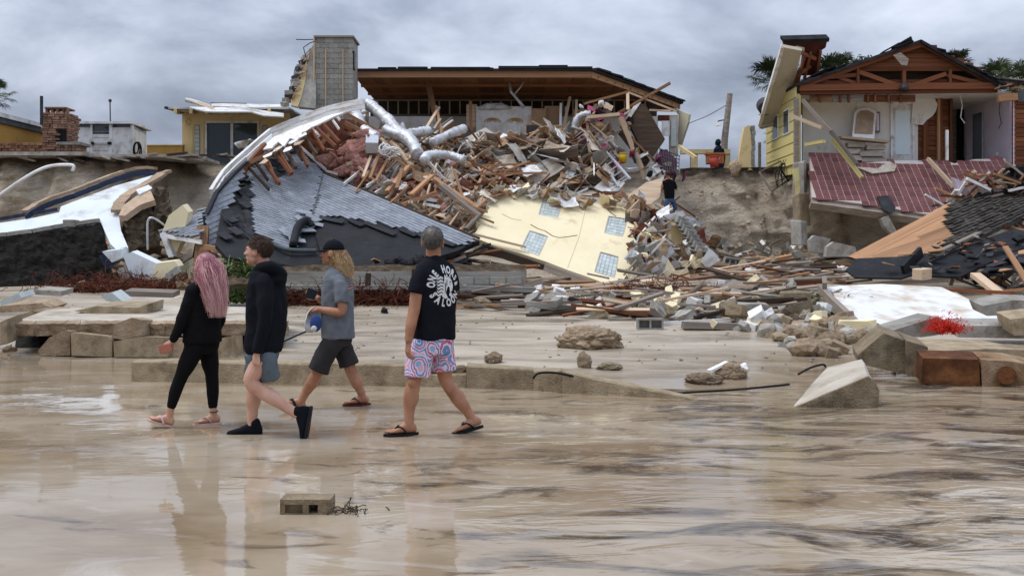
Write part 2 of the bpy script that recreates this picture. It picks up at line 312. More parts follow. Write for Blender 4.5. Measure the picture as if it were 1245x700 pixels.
def wet_sand():
    m = bpy.data.materials.new('wet_sand'); m.use_nodes = True; t = m.node_tree; l = t.links.new
    b = t.nodes['Principled BSDF']; c = N(t, 'ShaderNodeTexCoord')
    def nz(sc, d=6, dist=0, rough=.6):
        mp = N(t, 'ShaderNodeMapping'); mp.inputs['Scale'].default_value = sc; l(c.outputs['Object'], mp.inputs[0])
        n = N(t, 'ShaderNodeTexNoise', i_Scale=1.0, i_Detail=float(d), i_Distortion=float(dist), i_Roughness=rough); l(mp.outputs[0], n.inputs['Vector']); return n.outputs[0]
    cr = ramp(t, [(.3, (.30, .24, .165)), (.5, (.41, .345, .26)), (.7, (.49, .425, .33))]); l(nz((.35, .8, 1)), cr.inputs[0])
    dk = ramp(t, [(.53, 0.0), (.64, .75)]); l(nz((.28, 1.2, 1), 7, .8), dk.inputs[0])
    mx = N(t, 'ShaderNodeMix', data_type='RGBA'); l(dk.outputs[0], mx.inputs[0]); l(cr.outputs[0], mx.inputs[6]); mx.inputs[7].default_value = (.13, .095, .06, 1)
    gr = ramp(t, [(.58, 0.0), (.66, .6)]); l(nz((60, 60, 60), 2), gr.inputs[0])
    mx2 = N(t, 'ShaderNodeMix', data_type='RGBA'); l(gr.outputs[0], mx2.inputs[0]); l(mx.outputs[2], mx2.inputs[6]); mx2.inputs[7].default_value = (.19, .15, .11, 1)
    wt = N(t, 'ShaderNodeVertexColor', layer_name='wet'); wa = N(t, 'ShaderNodeMath', operation='MULTIPLY_ADD', i_1=1.0); l(wt.outputs[0], wa.inputs[0])
    wn = N(t, 'ShaderNodeMapRange', i_1=.35, i_2=.65, i_3=-.35, i_4=.35); l(nz((.5, 1.6, 1), 6, .6), wn.inputs[0]); l(wn.outputs[0], wa.inputs[2]); wc = N(t, 'ShaderNodeClamp'); l(wa.outputs[0], wc.inputs[0])
    mx3 = N(t, 'ShaderNodeMix', data_type='RGBA'); l(wc.outputs[0], mx3.inputs[0]); l(mx2.outputs[2], mx3.inputs[6]); mx3.inputs[7].default_value = (.27, .208, .14, 1)
    l(mx3.outputs[2], b.inputs['Base Color'])
    rr = N(t, 'ShaderNodeMapRange', i_1=.4, i_2=.6, i_3=.2, i_4=.65); l(nz((.3, .7, 1), 4), rr.inputs[0])
    rm_ = N(t, 'ShaderNodeMix', data_type='FLOAT', i_3=.06); l(wc.outputs[0], rm_.inputs[0]); l(rr.outputs[0], rm_.inputs[2]); l(rm_.outputs[0], b.inputs['Roughness'])
    ad = N(t, 'ShaderNodeMath', operation='MULTIPLY_ADD', i_1=.25); l(nz((45, 45, 45), 3), ad.inputs[0]); l(nz((2.5, 5, 3), 6), ad.inputs[2])
    bs = N(t, 'ShaderNodeMapRange', i_3=.35, i_4=.03); l(wc.outputs[0], bs.inputs[0]); bp = N(t, 'ShaderNodeBump', i_Distance=.05); l(bs.outputs[0], bp.inputs['Strength']); l(ad.outputs[0], bp.inputs['Height']); l(bp.outputs[0], b.inputs['Normal'])
    return m
def murky_water():
    m = bpy.data.materials.new('murky_water'); m.use_nodes = True; t = m.node_tree; l = t.links.new
    b = t.nodes['Principled BSDF']; c = N(t, 'ShaderNodeTexCoord')
    def nz(sc, d=6, dist=0., rough=.6, loc=(0, 0, 0), rot=0):
        mp = N(t, 'ShaderNodeMapping'); mp.inputs['Scale'].default_value = sc; mp.inputs['Location'].default_value = loc; mp.inputs['Rotation'].default_value = (0, 0, R(rot)); l(c.outputs['Object'], mp.inputs[0])
        n = N(t, 'ShaderNodeTexNoise', i_Scale=1.0, i_Detail=float(d), i_Distortion=dist, i_Roughness=rough); l(mp.outputs[0], n.inputs['Vector']); return n.outputs[0]
    cr = ramp(t, [(.32, (.235, .165, .10)), (.46, (.31, .238, .158)), (.6, (.38, .31, .225)), (.72, (.435, .375, .295))]); l(nz((.45, 1.0, 1), 5, .8, rot=-10), cr.inputs[0])
    # dark mineral sand carried in streaks, gathered towards the right
    sx = N(t, 'ShaderNodeSeparateXYZ'); l(c.outputs['Object'], sx.inputs[0])
    bias = N(t, 'ShaderNodeMapRange', i_1=-2.5, i_2=2.5, i_3=-.07, i_4=.055); l(sx.outputs[0], bias.inputs[0])
    ad = N(t, 'ShaderNodeMath', operation='ADD'); l(nz((.8, 1.7, 1), 9, 1.5, .62, (3, 1, 0), -18), ad.inputs[0]); l(bias.outputs[0], ad.inputs[1])
    dk = ramp(t, [(.53, 0.0), (.575, .4), (.66, .92)]); l(ad.outputs[0], dk.inputs[0])
    mx = N(t, 'ShaderNodeMix', data_type='RGBA'); l(dk.outputs[0], mx.inputs[0]); l(cr.outputs[0], mx.inputs[6]); mx.inputs[7].default_value = (.055, .04, .028, 1)
    # thin foam films
    fo = ramp(t, [(.58, 0.0), (.74, .55)]); l(nz((.7, 1.6, 1), 8, 1.4, .66, (9, 4, 0), -16), fo.inputs[0])
    mx2 = N(t, 'ShaderNodeMix', data_type='RGBA'); l(fo.outputs[0], mx2.inputs[0]); l(mx.outputs[2], mx2.inputs[6]); mx2.inputs[7].default_value = (.55, .52, .49, 1)
    l(mx2.outputs[2], b.inputs['Base Color'])
    rr = N(t, 'ShaderNodeMapRange', i_1=.38, i_2=.66, i_3=.015, i_4=.09); l(nz((.5, 1.2, 1), 4, .4), rr.inputs[0]); l(rr.outputs[0], b.inputs['Roughness'])
    b.inputs['IOR'].default_value = 1.36
    h = N(t, 'ShaderNodeMath', operation='MULTIPLY_ADD', i_1=.16); l(nz((3.5, 7, 3), 4, .6, rot=-14), h.inputs[0]); l(nz((1.0, 2.6, 1), 3, .9, rot=-16), h.inputs[2])
    st = N(t, 'ShaderNodeMapRange', i_1=-1.5, i_2=2.5, i_3=.04, i_4=.26); l(sx.outputs[0], st.inputs[0])
    bp = N(t, 'ShaderNodeBump', i_Distance=.06); l(st.outputs[0], bp.inputs['Strength']); l(h.outputs[0], bp.inputs['Height']); l(bp.outputs[0], b.inputs['Normal'])
    return m
def bluff_sand():
    m = bpy.data.materials.new('bluff_sand'); m.use_nodes = True; t = m.node_tree; l = t.links.new
    b = t.nodes['Principled BSDF']; c = N(t, 'ShaderNodeTexCoord'); b.inputs['Roughness'].default_value = .95; b.inputs['Specular IOR Level'].default_value = .1
    def nz(sc, d=7, dist=0., rough=.62):
        mp = N(t, 'ShaderNodeMapping'); mp.inputs['Scale'].default_value = sc; l(c.outputs['Object'], mp.inputs[0])
        n = N(t, 'ShaderNodeTexNoise', i_Scale=1.0, i_Detail=float(d), i_Distortion=dist, i_Roughness=rough); l(mp.outputs[0], n.inputs['Vector']); return n.outputs[0]
    mixn = N(t, 'ShaderNodeMix', data_type='FLOAT', i_0=.45); l(nz((.7, .7, 1.1), 9, 0., .7), mixn.inputs[2]); l(nz((5, 5, 9), 8, .6, .72), mixn.inputs[3])
    cr = ramp(t, [(.34, (.34, .27, .19)), (.47, (.52, .43, .325)), (.62, (.64, .555, .44))]); l(mixn.outputs[0], cr.inputs[0])
    sx = N(t, 'ShaderNodeSeparateXYZ'); l(c.outputs['Object'], sx.inputs[0])
    # darker topsoil band below the turf line
    ad = N(t, 'ShaderNodeMath', operation='MULTIPLY_ADD', i_1=1.6); l(nz((.6, .6, 1.5), 6), ad.inputs[0]); l(sx.outputs[2], ad.inputs[2])
    tr = ramp(t, [(.0, 0.0), (1.0, 1.0)]); mr = N(t, 'ShaderNodeMapRange', i_1=5.35, i_2=6.05); l(ad.outputs[0], mr.inputs[0]); l(mr.outputs[0], tr.inputs[0])
    mx = N(t, 'ShaderNodeMix', data_type='RGBA'); l(tr.outputs[0], mx.inputs[0]); l(cr.outputs[0], mx.inputs[6]); mx.inputs[7].default_value = (.085, .062, .042, 1)
    l(mx.outputs[2], b.inputs['Base Color'])
    a2 = N(t, 'ShaderNodeMath', operation='MULTIPLY_ADD', i_1=.3); l(nz((22, 22, 22), 4), a2.inputs[0]); l(nz((2.5, 2.5, 4), 8, .5), a2.inputs[2])
    bp = N(t, 'ShaderNodeBump', i_Strength=1.0, i_Distance=.3); l(a2.outputs[0], bp.inputs['Height']); l(bp.outputs[0], b.inputs['Normal'])
    return m
M_sand, M_water, M_bluff = wet_sand(), murky_water(), bluff_sand()
def grid(name, X, Y, Z, material, kind='structure'):
    h, w = X.shape; me = bpy.data.meshes.new(name)
    v = np.stack([X, Y, Z], -1).reshape(-1, 3); idx = np.arange(h*w).reshape(h, w)
    f = np.stack([idx[:-1, :-1], idx[:-1, 1:], idx[1:, 1:], idx[1:, :-1]], -1).reshape(-1, 4)
    me.vertices.add(len(v)); me.vertices.foreach_set('co', v.ravel()); me.loops.add(f.size); me.loops.foreach_set('vertex_index', f.ravel())
    me.polygons.add(len(f)); me.polygons.foreach_set('loop_start', np.arange(0, f.size, 4)); me.polygons.foreach_set('loop_total', np.full(len(f), 4))
    me.update(); me.validate(); me.materials.append(material); me.shade_smooth()
    o = bpy.data.objects.new(name, me); o['kind'] = kind; return link(o)
xs = np.concatenate([[-400, -150, -80], np.arange(-45, 45.01, .3), [80, 150, 400]])
ys = np.concatenate([[-300, -60, -10, 0], np.arange(4, 11, .5), np.arange(11, 42, .16)])
X, Y = np.meshgrid(xs, ys); Zg = gbeach(X, Y); beach = grid('beach', X, Y, Zg, M_sand)
wa_ = beach.data.color_attributes.new('wet', 'FLOAT_COLOR', 'POINT'); wv = np.ones((Zg.size, 4)); wv[:, :3] = np.clip((.115-Zg)/.09, 0, 1).reshape(-1, 1); wa_.data.foreach_set('color', wv.ravel())
tag(beach, 'pale wet sand of the beach below the ruined houses')
xs = np.concatenate([[-400, -120, -50], np.arange(-14, 14.01, .09), [50, 120, 400]])
ys = np.concatenate([[-300, -60, -10, 0], np.arange(3, 19, .055)])
X, Y = np.meshgrid(xs, ys)
calm = np.clip((X+2.5)/4, .25, 1)
wz = calm*(fbm(X*.9+Y*.25, Y*2.0-X*.5, 11, 3)*.020 + fbm(X*2.6+Y*.6, Y*5-X, 15, 3)*.007) + fbm((X-Y*.4)*.5, (Y+X*.2)*1.0, 21, 2)*.014
water = grid('sea_water', X, Y, wz, M_water); tag(water, 'shallow brown sea water sliding over the sand')
# bluff
xs = np.concatenate([[-400, -100], np.arange(-46, 46.01, .22), [100, 400]])
s = np.concatenate([np.linspace(0, 1, 74), 1+np.array([.02, .1, .25, .5, 1, 2, 4, 10, 40, 150])])
X, S = np.meshgrid(xs, s)
a = np.interp(X, XS, YT); b_ = np.interp(X, XS, YP); c_ = np.interp(X, XS, CL); z0 = gbeach(X, a)-.25
Yb = np.where(S <= 1, a+(b_-a)*S, b_+(S-1)*4.0); Zb = z0+(ZTOP-z0)*slope_f(S, c_)
w = np.clip(S*6, 0, 1)*np.clip((1.06-S)*12, 0, 1)
Yb = Yb - w*(fbm(X*.45, Zb*.45, 31, 3)*1.3*(.4+.6*c_) + fbm(X*1.6, Zb*1.3, 35, 4)*.75)
rid = 1-np.abs(fbm(X*1.1+Zb*.15, Zb*.28, 51, 4))*5; Yb = Yb + w*c_*np.clip(rid, 0, 1)**2*.55 - w*c_*np.clip(fbm(X*1.1, Zb*2.6, 57, 4)*3, 0, 1)*.28
Zb = Zb + w*fbm(X*.8, Yb*1.2, 39, 3)*.3 + (S > 1)*fbm(X*.3, Yb*.3, 41, 2)*.1
bl = grid('sand_bluff', X, Yb, Zb, M_bluff); tag(bl, 'eroded sand bluff below the houses')
# ------------------------------------------------------------------ shared small pieces
CACHE = {}
def unit_plank(m, var, warp=.012):
    k = ('plank', m.name, var, warp)
    if k not in CACHE:
        rg = random.Random(var*13+5); mb = MB(); st = (-.5, -.18, .16, .5); base = []
        for i, x in enumerate(st):
            oy, oz = rg.uniform(-warp, warp)*6, rg.uniform(-warp, warp)*6
            if i in (0, 3): oy = oz = 0
            for (y, z) in ((-.5, -.5), (.5, -.5), (.5, .5), (-.5, .5)):
                e = rg.uniform(-.012, .02) if i in (0, 3) and var else 0
                base.append((x+(e if x < 0 else -e), y+oy, z+oz))
        fs = [(3, 2, 1, 0), (12, 13, 14, 15)]
        for i in range(3):
            for q in range(4): fs.append((i*4+q, i*4+(q+1) % 4, i*4+4+(q+1) % 4, i*4+4+q))
        mb.add(base, fs); me, _ = mb.mesh('plank', (0, 0, 0)); me.materials.append(m); CACHE[k] = me
    return CACHE[k]
def unit_box(m, bev=.03):
    k = ('box', m.name, bev)
    if k not in CACHE:
        bm = bmesh.new(); bmesh.ops.create_cube(bm, size=1)
        if bev: bmesh.ops.bevel(bm, geom=list(bm.edges), offset=bev, segments=1, affect='EDGES')
        me = bpy.data.meshes.new('piece'); bm.to_mesh(me); bm.free(); me.materials.append(m); CACHE[k] = me
    return CACHE[k]
def unit_rock(m, var, kind='rock'):
    k = (kind, m.name, var)
    if k not in CACHE:
        rg = random.Random(var*7+1); bm = bmesh.new()
        if kind == 'rock':
            bmesh.ops.create_icosphere(bm, subdivisions=2, radius=.5)
            for v in bm.verts:
                n = mnoise.noise(v.co*2.4+Vector((var*9, 3, 1)))*.32 + mnoise.noise(v.co*6+Vector((var*5, 1, 7)))*.12
                v.co *= 1+n
        elif kind == 'lump':
            bmesh.ops.create_icosphere(bm, subdivisions=5, radius=.5)
            for v in bm.verts:
                n = mnoise.noise(v.co*2.2+Vector((var*9, 3, 1)))*.30 + mnoise.noise(v.co*6+Vector((var*5, 1, 7)))*.14+ mnoise.noise(v.co*15+Vector((var*5, 1, 7)))*.13+ mnoise.noise(v.co*34+Vector((var*3, 2, 7)))*.08
                v.co *= 1+n
        else:   # angular broken slab or shard
            n = rg.choice((4, 5, 6)); a0 = rg.uniform(0, 6)
            ang = sorted(a0+2*math.pi*(i+rg.uniform(-.25, .25))/n for i in range(n))
            top = [Vector((.5*math.cos(a)*rg.uniform(.75, 1.1), .5*math.sin(a)*rg.uniform(.75, 1.1), .5+rg.uniform(-.1, .1))) for a in ang]
            bot = [Vector((p.x*rg.uniform(.82, 1.1), p.y*rg.uniform(.82, 1.1), -.5)) for p in top]
            vs = [bm.verts.new(p) for p in top]+[bm.verts.new(p) for p in bot]
            bm.faces.new(vs[:n]); bm.faces.new(vs[n:][::-1])
            for i in range(n): bm.faces.new((vs[i], vs[i+n], vs[(i+1) % n+n], vs[(i+1) % n]))
            bmesh.ops.bevel(bm, geom=list(bm.edges), offset=.035, segments=1, affect='EDGES')
        me = bpy.data.meshes.new('piece'); bm.to_mesh(me); bm.free(); me.materials.append(m)
        if kind == 'lump': me.shade_smooth()
        CACHE[k] = me
    return CACHE[k]
def unit_sheet(m, var):
    """torn, curled thin sheet"""
    k = ('sheet', m.name, var)
    if k not in CACHE:
        rg = random.Random(var*17+3); n = 5; top = []; cu = rg.uniform(-.5, .5); cw = rg.uniform(-.35, .35)
        for j in range(n):
            for i in range(n):
                u, v = i/(n-1)-.5, j/(n-1)-.5; ed = max(abs(u), abs(v)) > .45; e = rg.uniform(-.11, .04) if ed else 0
                top.append(Vector((u*(1+e*2), v*(1+rg.uniform(-.11, .04)*2*ed), cu*u*u*1.6+cw*u*v+rg.uniform(-.03, .03))))
        vs = top+[p-Vector((0, 0, .03)) for p in top]; K = n*n
        fs = [(j*n+i, j*n+i+1, (j+1)*n+i+1, (j+1)*n+i) for j in range(n-1) for i in range(n-1)]; fs += [tuple(q+K for q in f[::-1]) for f in fs]
        rim = [i for i in range(n)]+[j*n+n-1 for j in range(1, n)]+[(n-1)*n+i for i in range(n-2, -1, -1)]+[j*n for j in range(n-2, 0, -1)]
        fs += [(rim[(i+1) % len(rim)], rim[i], rim[i]+K, rim[(i+1) % len(rim)]+K) for i in range(len(rim))]
        me, _ = MB().add(vs, fs).mesh('sheet', (0, 0, 0)); me.materials.append(m); CACHE[k] = me
    return CACHE[k]
def put(name, me, c, size, rot=None, parent=None, label=None, cat=None, group=None):
    o = bpy.data.objects.new(name, me); m = rot if rot is not None else Matrix.Identity(3)
    o.matrix_basis = Matrix.Translation(Vector(c)) @ m.to_4x4() @ Matrix.Diagonal((*size, 1))
    return tag(link(o, parent), label, cat, group)
def plank(a, b, w, h, m, parent=None, name='plank', up=(0, 0, 1), label=None, cat=None, group=None, var=None, warp=.012):
    a = Vector(a); b = Vector(b); var = random.randrange(4) if var is None else var
    return put(name, unit_plank(m, var, warp), (a+b)/2, ((b-a).length, w, h), frame(b-a, up), parent, label, cat, group)
def pbox(name, c, size, m, parent=None, rot=None, bev=.03, **k): return put(name, unit_box(m, bev), c, size, rot, parent, **k)
def slab(name, pts, th, m, parent=None, **k):
    n = newell(pts); off = -n*th if n.y < 0 else n*th
    o = MB().prism(pts, off).build(name, m, parent); return tag(o, **k)
def lin(a, b, t): return a+(b-a)*t
def rot_rand(rg=random, tilt=1.0):
    return (Matrix.Rotation(rg.uniform(0, 6.28), 3, 'Z') @ Matrix.Rotation(rg.uniform(-tilt, tilt), 3, 'X') @ Matrix.Rotation(rg.uniform(-tilt, tilt), 3, 'Y'))
def prect(px0, px1, py0, py1, Y):
    a = P(px0, py1, Y); b = P(px1, py0, Y); return a.x, b.x, a.z, b.z
def pxbox(name, px0, px1, py0, py1, Y0, Y1, m, parent=None, bev=0):
    """axis-aligned box whose front face, at distance Y0, spans the given photo rectangle"""
    x0, x1, z0, z1 = prect(px0, px1, py0, py1, Y0)
    if bev: return pbox(name, ((x0+x1)/2, (Y0+Y1)/2, (z0+z1)/2), (x1-x0, Y1-Y0, z1-z0), m, parent, bev=bev)
    return MB().span(x0, x1, Y0, Y1, z0, z1).build(name, m, parent)

# ------------------------------------------------------------------ far left: ochre house, fireplace, cabana
t = thing('ochre_house', 'ochre house wall with white gutter at the far left edge', 'house', (-21.5, 40, ZTOP))
A = Vector((P(-30, 0, 36.6).x-.6, 36.8, 0)); B = Vector((P(54, 0, 42.5).x, 42.5, 0)); nrm = Vector((-(B-A).y, (B-A).x, 0)).normalized()*3.5
def wallstrip(nm, z0, z1, m, out=0, th=.25):
    o = -nrm.normalized()*out
    return MB().prism([A+o+Vector((0, 0, z0)), B+o+Vector((0, 0, z0)), B+o+Vector((0, 0, z1)), A+o+Vector((0, 0, z1))], nrm.normalized()*th).build(nm, m, t)
wallstrip('wall', 4.9, 6.95, M_ochre); wallstrip('fascia', 6.95, 7.17, M_teal, .1); wallstrip('gutter', 7.172, 7.32, M_white, .16, .2)
MB().prism([A+Vector((0, 0, 7.25)), B+Vector((0, 0, 7.25)), B+nrm*2+Vector((0, 0, 8.0)), A+nrm*2+Vector((0, 0, 8.0))], (0, 0, .12)).build('roof', M_dshingle, t)
t = thing('brick_wall', 'low worn brick garden wall with flaking paint beside the stone fireplace', 'wall', P(25, 190, 37.5))
for r_ in range(4):
    for i in range(7):
        x0 = -8+i*8.2+(r_ % 2)*4; a = P(x0+4, 186.5-r_*3.6, 37.2)
        pbox('brick', a+Vector((random.uniform(-.01, .01), random.uniform(-.02, .02), 0)), (.235, .3, .10), M_brick, t, bev=.06)
MB().span(P(-14, 0, 37.2).x, P(48, 0, 37.2).x, 37.12, 37.3, 4.9, 5.72).build('core', M_dirt, t)

t = thing('stone_fireplace', 'outdoor stone fireplace with chimney standing between ochre house and white cabana', 'fireplace', P(67, 190, 41))
FY = 40.6; x0, x1, z0, z1 = prect(53, 81.5, 137, 186, FY); hx0, hx1, hz0, hz1 = prect(70.5, 81, 158, 172.5, FY)
MB().span(x0+.06, x1-.06, FY+.06, FY+.95, 4.9, z1-.02).build('core', M_dirt, t)
nr = 20; rh = (z1-z0+.25)/nr; rg = random.Random(3)
for r_ in range(nr):
    zc = z0-.25+rh*(r_+.5); x = x0-rg.uniform(0, .12)
    while x < x1-.04:
        w_ = min(rg.uniform(.16, .36), x1-x); c = x+w_/2
        if not (hz0 < zc < hz1 and c > hx0-.02):
            pbox('stone', (c, FY+.05+rg.uniform(-.03, .03), zc), (w_*.95, .18, rh*.9), M_stone, t, bev=.09)
        x += w_
    y = FY+.05
    while y < FY+.9:
        d_ = rg.uniform(.18, .34); pbox('stone', (x1+rg.uniform(-.05, 0), y+d_/2, zc), (.16, d_*.95, rh*.9), M_stone, t, bev=.09); y += d_
pxbox('firebox', 70.5, 81, 158, 172.5, FY+.05, FY+.8, M_black, t)
for px in (55, 61.5, 68, 75, 79): pxbox('cap_post', px, px+3, 132, 137, FY+.1, FY+.3, M_stone, t, bev=.05)
pxbox('cap_slab', 53.5, 80, 130, 132, FY+.0, FY+.9, M_stone, t, bev=.04)
pxbox('hearth_counter', 68, 97, 172.5, 176, FY-.55, FY+.5, M_conc, t)
for r_ in range(3):
    for i in range(6): pxbox('stone', 69+i*4.5, 73.2+i*4.5, 176.2+r_*3.6, 179.5+r_*3.6, FY-.5+.03*(i % 2), FY+.3, M_stone, t, bev=.06)
t = tag(MB().tube([P(50.5, 152, 40.3), P(50.5, 117, 40.3)], .065, 8).build('flue_pipe', M_dmetal), 'thin black flue pipe beside the stone fireplace', 'pipe')

t = thing('white_cabana', 'small white panelled cabana with flat roof and narrow top windows', 'cabana', P(125, 190, 44))
CY = 44; x0, x1, z0, z1 = prect(86, 160, 152, 190, CY); xr = P(178, 0, 46.2).x
def cab(nm, p0, p1, q0, q1, m, d0=0, d1=.1): return pxbox(nm, p0, p1, q0, q1, CY+d0, CY+d1, m, t)
for p0, p1 in ((88, 110), (112, 132.5), (136, 159)): cab('wall_panel', p0, p1, 163.5 if p0 == 112 else 155, 191, M_white, 0, .08)
for p0, p1 in ((85, 88), (109.8, 112), (132.6, 136), (158.8, 161)): cab('post', p0, p1, 151, 191, M_white, -.05, .14)
cab('window', 88.5, 109.5, 151.6, 155, M_glass, .06, .1); cab('window', 112.5, 132.5, 151.6, 163.2, M_glass, .06, .1); cab('window', 136.5, 158.5, 151.6, 155, M_glass, .06, .1)
for q in (160, 167, 175, 183): cab('groove_rail', 113, 132, q+.2, q+.8, M_conc, -.004, .02)
cab('latch', 110.5, 113.5, 172.5, 175.5, M_black, -.12, -.02); cab('latch', 130.5, 135, 172.5, 175.5, M_black, -.12, -.02); cab('latch_bar', 114, 131, 173.5, 174.3, M_metal, -.1, -.06)
sp = [Vector((x1+.02, CY+.05, 4.9)), Vector((xr, 46.2, 4.9)), Vector((xr, 46.2, z1-.12)), Vector((x1+.02, CY+.05, z1-.12))]
MB().prism(sp, (-.1, .06, 0)).build('side_wall', M_white, t)
MB().prism([Vector((x1+.03, CY+.1, z1-.13)), Vector((xr+.02, 46.15, z1-.13)), Vector((xr+.02, 46.15, z1+.02)), Vector((x1+.03, CY+.1, z1+.02))], (-.1, .06, 0)).build('window', M_glass, t)
MB().prism([Vector((x0-.15, CY-.2, z1+.03)), Vector((x1+.1, CY-.2, z1+.03)), Vector((xr+.25, 46.3, z1+.03)), Vector((x0, 47, z1+.03))], (0, 0, .1)).build('roof', M_white, t)
mb = MB()
for k in range(4):
    r0 = .15+.03*k; c = P(165.5+(k % 2), 180+k, 43.7)
    mb.tube([c+Vector((r0*.7*math.cos(a), 0.03*k, r0*1.6*math.sin(a))) for a in np.linspace(0, 6.28, 15)], .03, 6)
tag(mb.build('garden_hose', M_black), 'coiled black garden hose hanging at the corner of the white cabana', 'hose')
mb = MB().tube([P(134.2, 152, 46.5), P(133.8, 124, 46.5)], .03, 6); mb.ball(P(133.8, 122.5, 46.5), .08)
tag(mb.build('antenna_mast', M_dmetal), 'thin antenna mast rising behind the white cabana', 'antenna')
o = pxbox('garden_wall', 178.5, 222, 176.5, 192, 42.4, 42.65, M_ochre); tag(o, 'low ochre garden wall between the cabana and yellow house', 'wall')
tag(pxbox('wall_coping', 178, 222, 175.6, 176.9, 42.35, 42.7, M_yellow2, o))

# ------------------------------------------------------------------ yellow house with sliding door
t = thing('yellow_house', 'yellow stucco house with sliding glass door and torn flat roof', 'house', P(280, 195, 43))
HYY = 43.0
def yh(nm, p0, p1, q0, q1, m, d0=0, d1=.2, par=None, bev=0): return pxbox(nm, p0, p1, q0, q1, HYY+d0, HYY+d1, m, par or t, bev)
yh('wall', 221.5, 248.5, 137, 240, M_yellow2, .02, .3); yh('wall', 315.2, 352, 137, 240, M_yellow2, .02, .3); yh('wall', 248.5, 315.2, 137, 147.3, M_yellow2, .02, .3)
MB().span(P(221.5, 0, 43).x, P(221.5, 0, 43).x+.25, 43.3, 48, 4.9, P(0, 137, 43).z).build('wall', M_yellow2, t)
# arched niches with glass blocks
for c0 in (239.8, 322.0):
    pts = [(c0-7.5, 196), (c0-7.5, 158)]+[(c0-7.5*math.cos(a), 158-9*math.sin(a)) for a in np.linspace(.2, 2.94, 9)]+[(c0+7.5, 158), (c0+7.5, 196)]
    inn = [(c0+5.3, 196), (c0+5.3, 158)]+[(c0+5.3*math.cos(a), 158-6.5*math.sin(a)) for a in np.linspace(.2, 2.94, 9)]+[(c0-5.3, 158), (c0-5.3, 196)]
    MB().prism([P(x, y, HYY) for x, y in pts+inn], (0, .12, 0)).build('arch_moulding', M_yellow2, t)
    w_ = yh('glass_block_window', c0-3.2, c0+3.2, 152, 196, M_conc, .0, .1)
    for i in range(8):
        yh('glass_block', c0-2.6, c0+2.6, 152.8+i*5.2, 157.4+i*5.2, M_gblock, -.03, .06, w_, .08)
d_ = yh('sliding_door', 249, 315, 147, 149.6, M_white, -.04, .12)
for p0, p1 in ((249, 251.4), (280.2, 283.4), (312.6, 315)): yh('frame', p0, p1, 149.6, 215, M_white, -.04, .12, d_)
yh('pane', 251.4, 280.2, 149.6, 215, M_glass, .05, .08, d_); yh('pane', 283.4, 312.6, 149.6, 215, M_glass, .03, .06, d_)
mb = MB()
for k in range(7):
    a = k*.9; mb.ball(P(228+3*math.cos(a), 148+3.4*math.sin(a), HYY), (.05, .04, .05), None, 8, 6)
mb.build('wall_ornament', M_yellow2, t, True)
MB().prism([P(203, 132.5, 41.6), P(352, 132.5, 41.6), P(352, 132.5, 41.6)+Vector((0, 6, .1)), P(203, 132.5, 41.6)+Vector((0, 6, .1))], (0, 0, .07)).build('roof', M_roofing, t)
for i, px in enumerate(range(216, 345, 19)): plank(P(px+2, 136.5, 42.9), P(px-3, 135, 41.5), .12, .2, M_yellow2, t, 'rafter_tail', var=0)
plank(P(201, 131, 41.5), P(223, 136.5, 42.8), .1, .1, M_wooddark, t, 'barge_board')
yp = Plane((226, 121, 41.5), (345, 141, 41.0), (342, 126, 44))
for pts, m, th in (([(256, 125.5), (342, 127), (345, 130), (300, 130.5), (258, 129)], M_roofing, .05), ([(226, 120.5), (232, 119.5), (262, 131), (258, 133.5)], M_woodpale, .06),
               ([(288, 131), (345, 135), (345, 142), (322, 140.5)], M_roofing, .05), ([(230, 130), (300, 130.8), (318, 136), (250, 135.5)], M_white, .05), ([(256, 124.5), (300, 125.5), (300, 127), (256, 127)], M_wooddark, .06)):
    slab('torn_roofing', yp.poly(pts), th, m, t)
tag(MB().tube([P(226, 121.5, 41.4), P(240, 125, 41.3), P(257, 131, 41.2)], .09, 8).build('rolled_membrane', M_roofing, t))
# bird bath
t = thing('bird_bath', 'white concrete bird bath leaning at the bluff edge by the sliding door', 'bird bath', P(297, 192, 38.5))
prof = [(.03, 192, 296), (.16, 190.5, 296), (.09, 187, 297), (.07, 181, 299), (.1, 177, 300)]
MB().tube([P(x, y, 38.5) for r_, y, x in prof], [max(r_, .05) for r_, y, x in prof], 12).build('pedestal', M_white, t, True)
MB().tube([P(300, 177, 38.5), P(297, 175, 38.5), P(296.5, 172.6, 38.5)], [.1, .3, .38], 16).build('bowl', M_white, t, True)

# ------------------------------------------------------------------ concrete block tower and its torn side
t = thing('block_tower', 'tall grey concrete block chimney tower standing above the ruins', 'tower', P(405, 200, 40))
TY = 40.0; bx0, bx1, bz0, bz1 = prect(383, 429, 46, 215, TY); nb = 4; bw = (bx1-bx0)/nb; nrow = int((bz1-bz0)/.2); bh = (bz1-bz0)/nrow
MB().span(bx0+.03, bx1-.03, TY+.03, TY+1.5, bz0, bz1-.01).build('mortar_core', M_conc, t)
for r_ in range(nrow):
    for i in range(nb+1):
        off = -bw/2 if r_ % 2 else 0; a = max(bx0+i*bw+off, bx0); b = min(bx0+(i+1)*bw+off, bx1)
        if b-a < .05: continue
        if r_ > nrow-5 and i == nb-1 and r_ % 2 == 0 and r_ < nrow-2: continue
        pbox('concrete_block', ((a+b)/2, TY+.1+random.uniform(-.006, .006), bz0+(r_+.5)*bh), ((b-a)*.975, .2, bh*.95), M_block, t, bev=.03)
    for j in range(4):
        pbox('concrete_block', (bx0+.1, TY+.2+(j+.5)*.36, bz0+(r_+.5)*bh), (.2+.01, .35, bh*.95), M_block, t, bev=.03)
for px in (381.8, 396, 417): plank(P(px, 47 if px < 390 else 60, TY-.05), P(px, 150, TY-.05), .05, .07, M_woodpale, t, 'furring_strip', var=0)
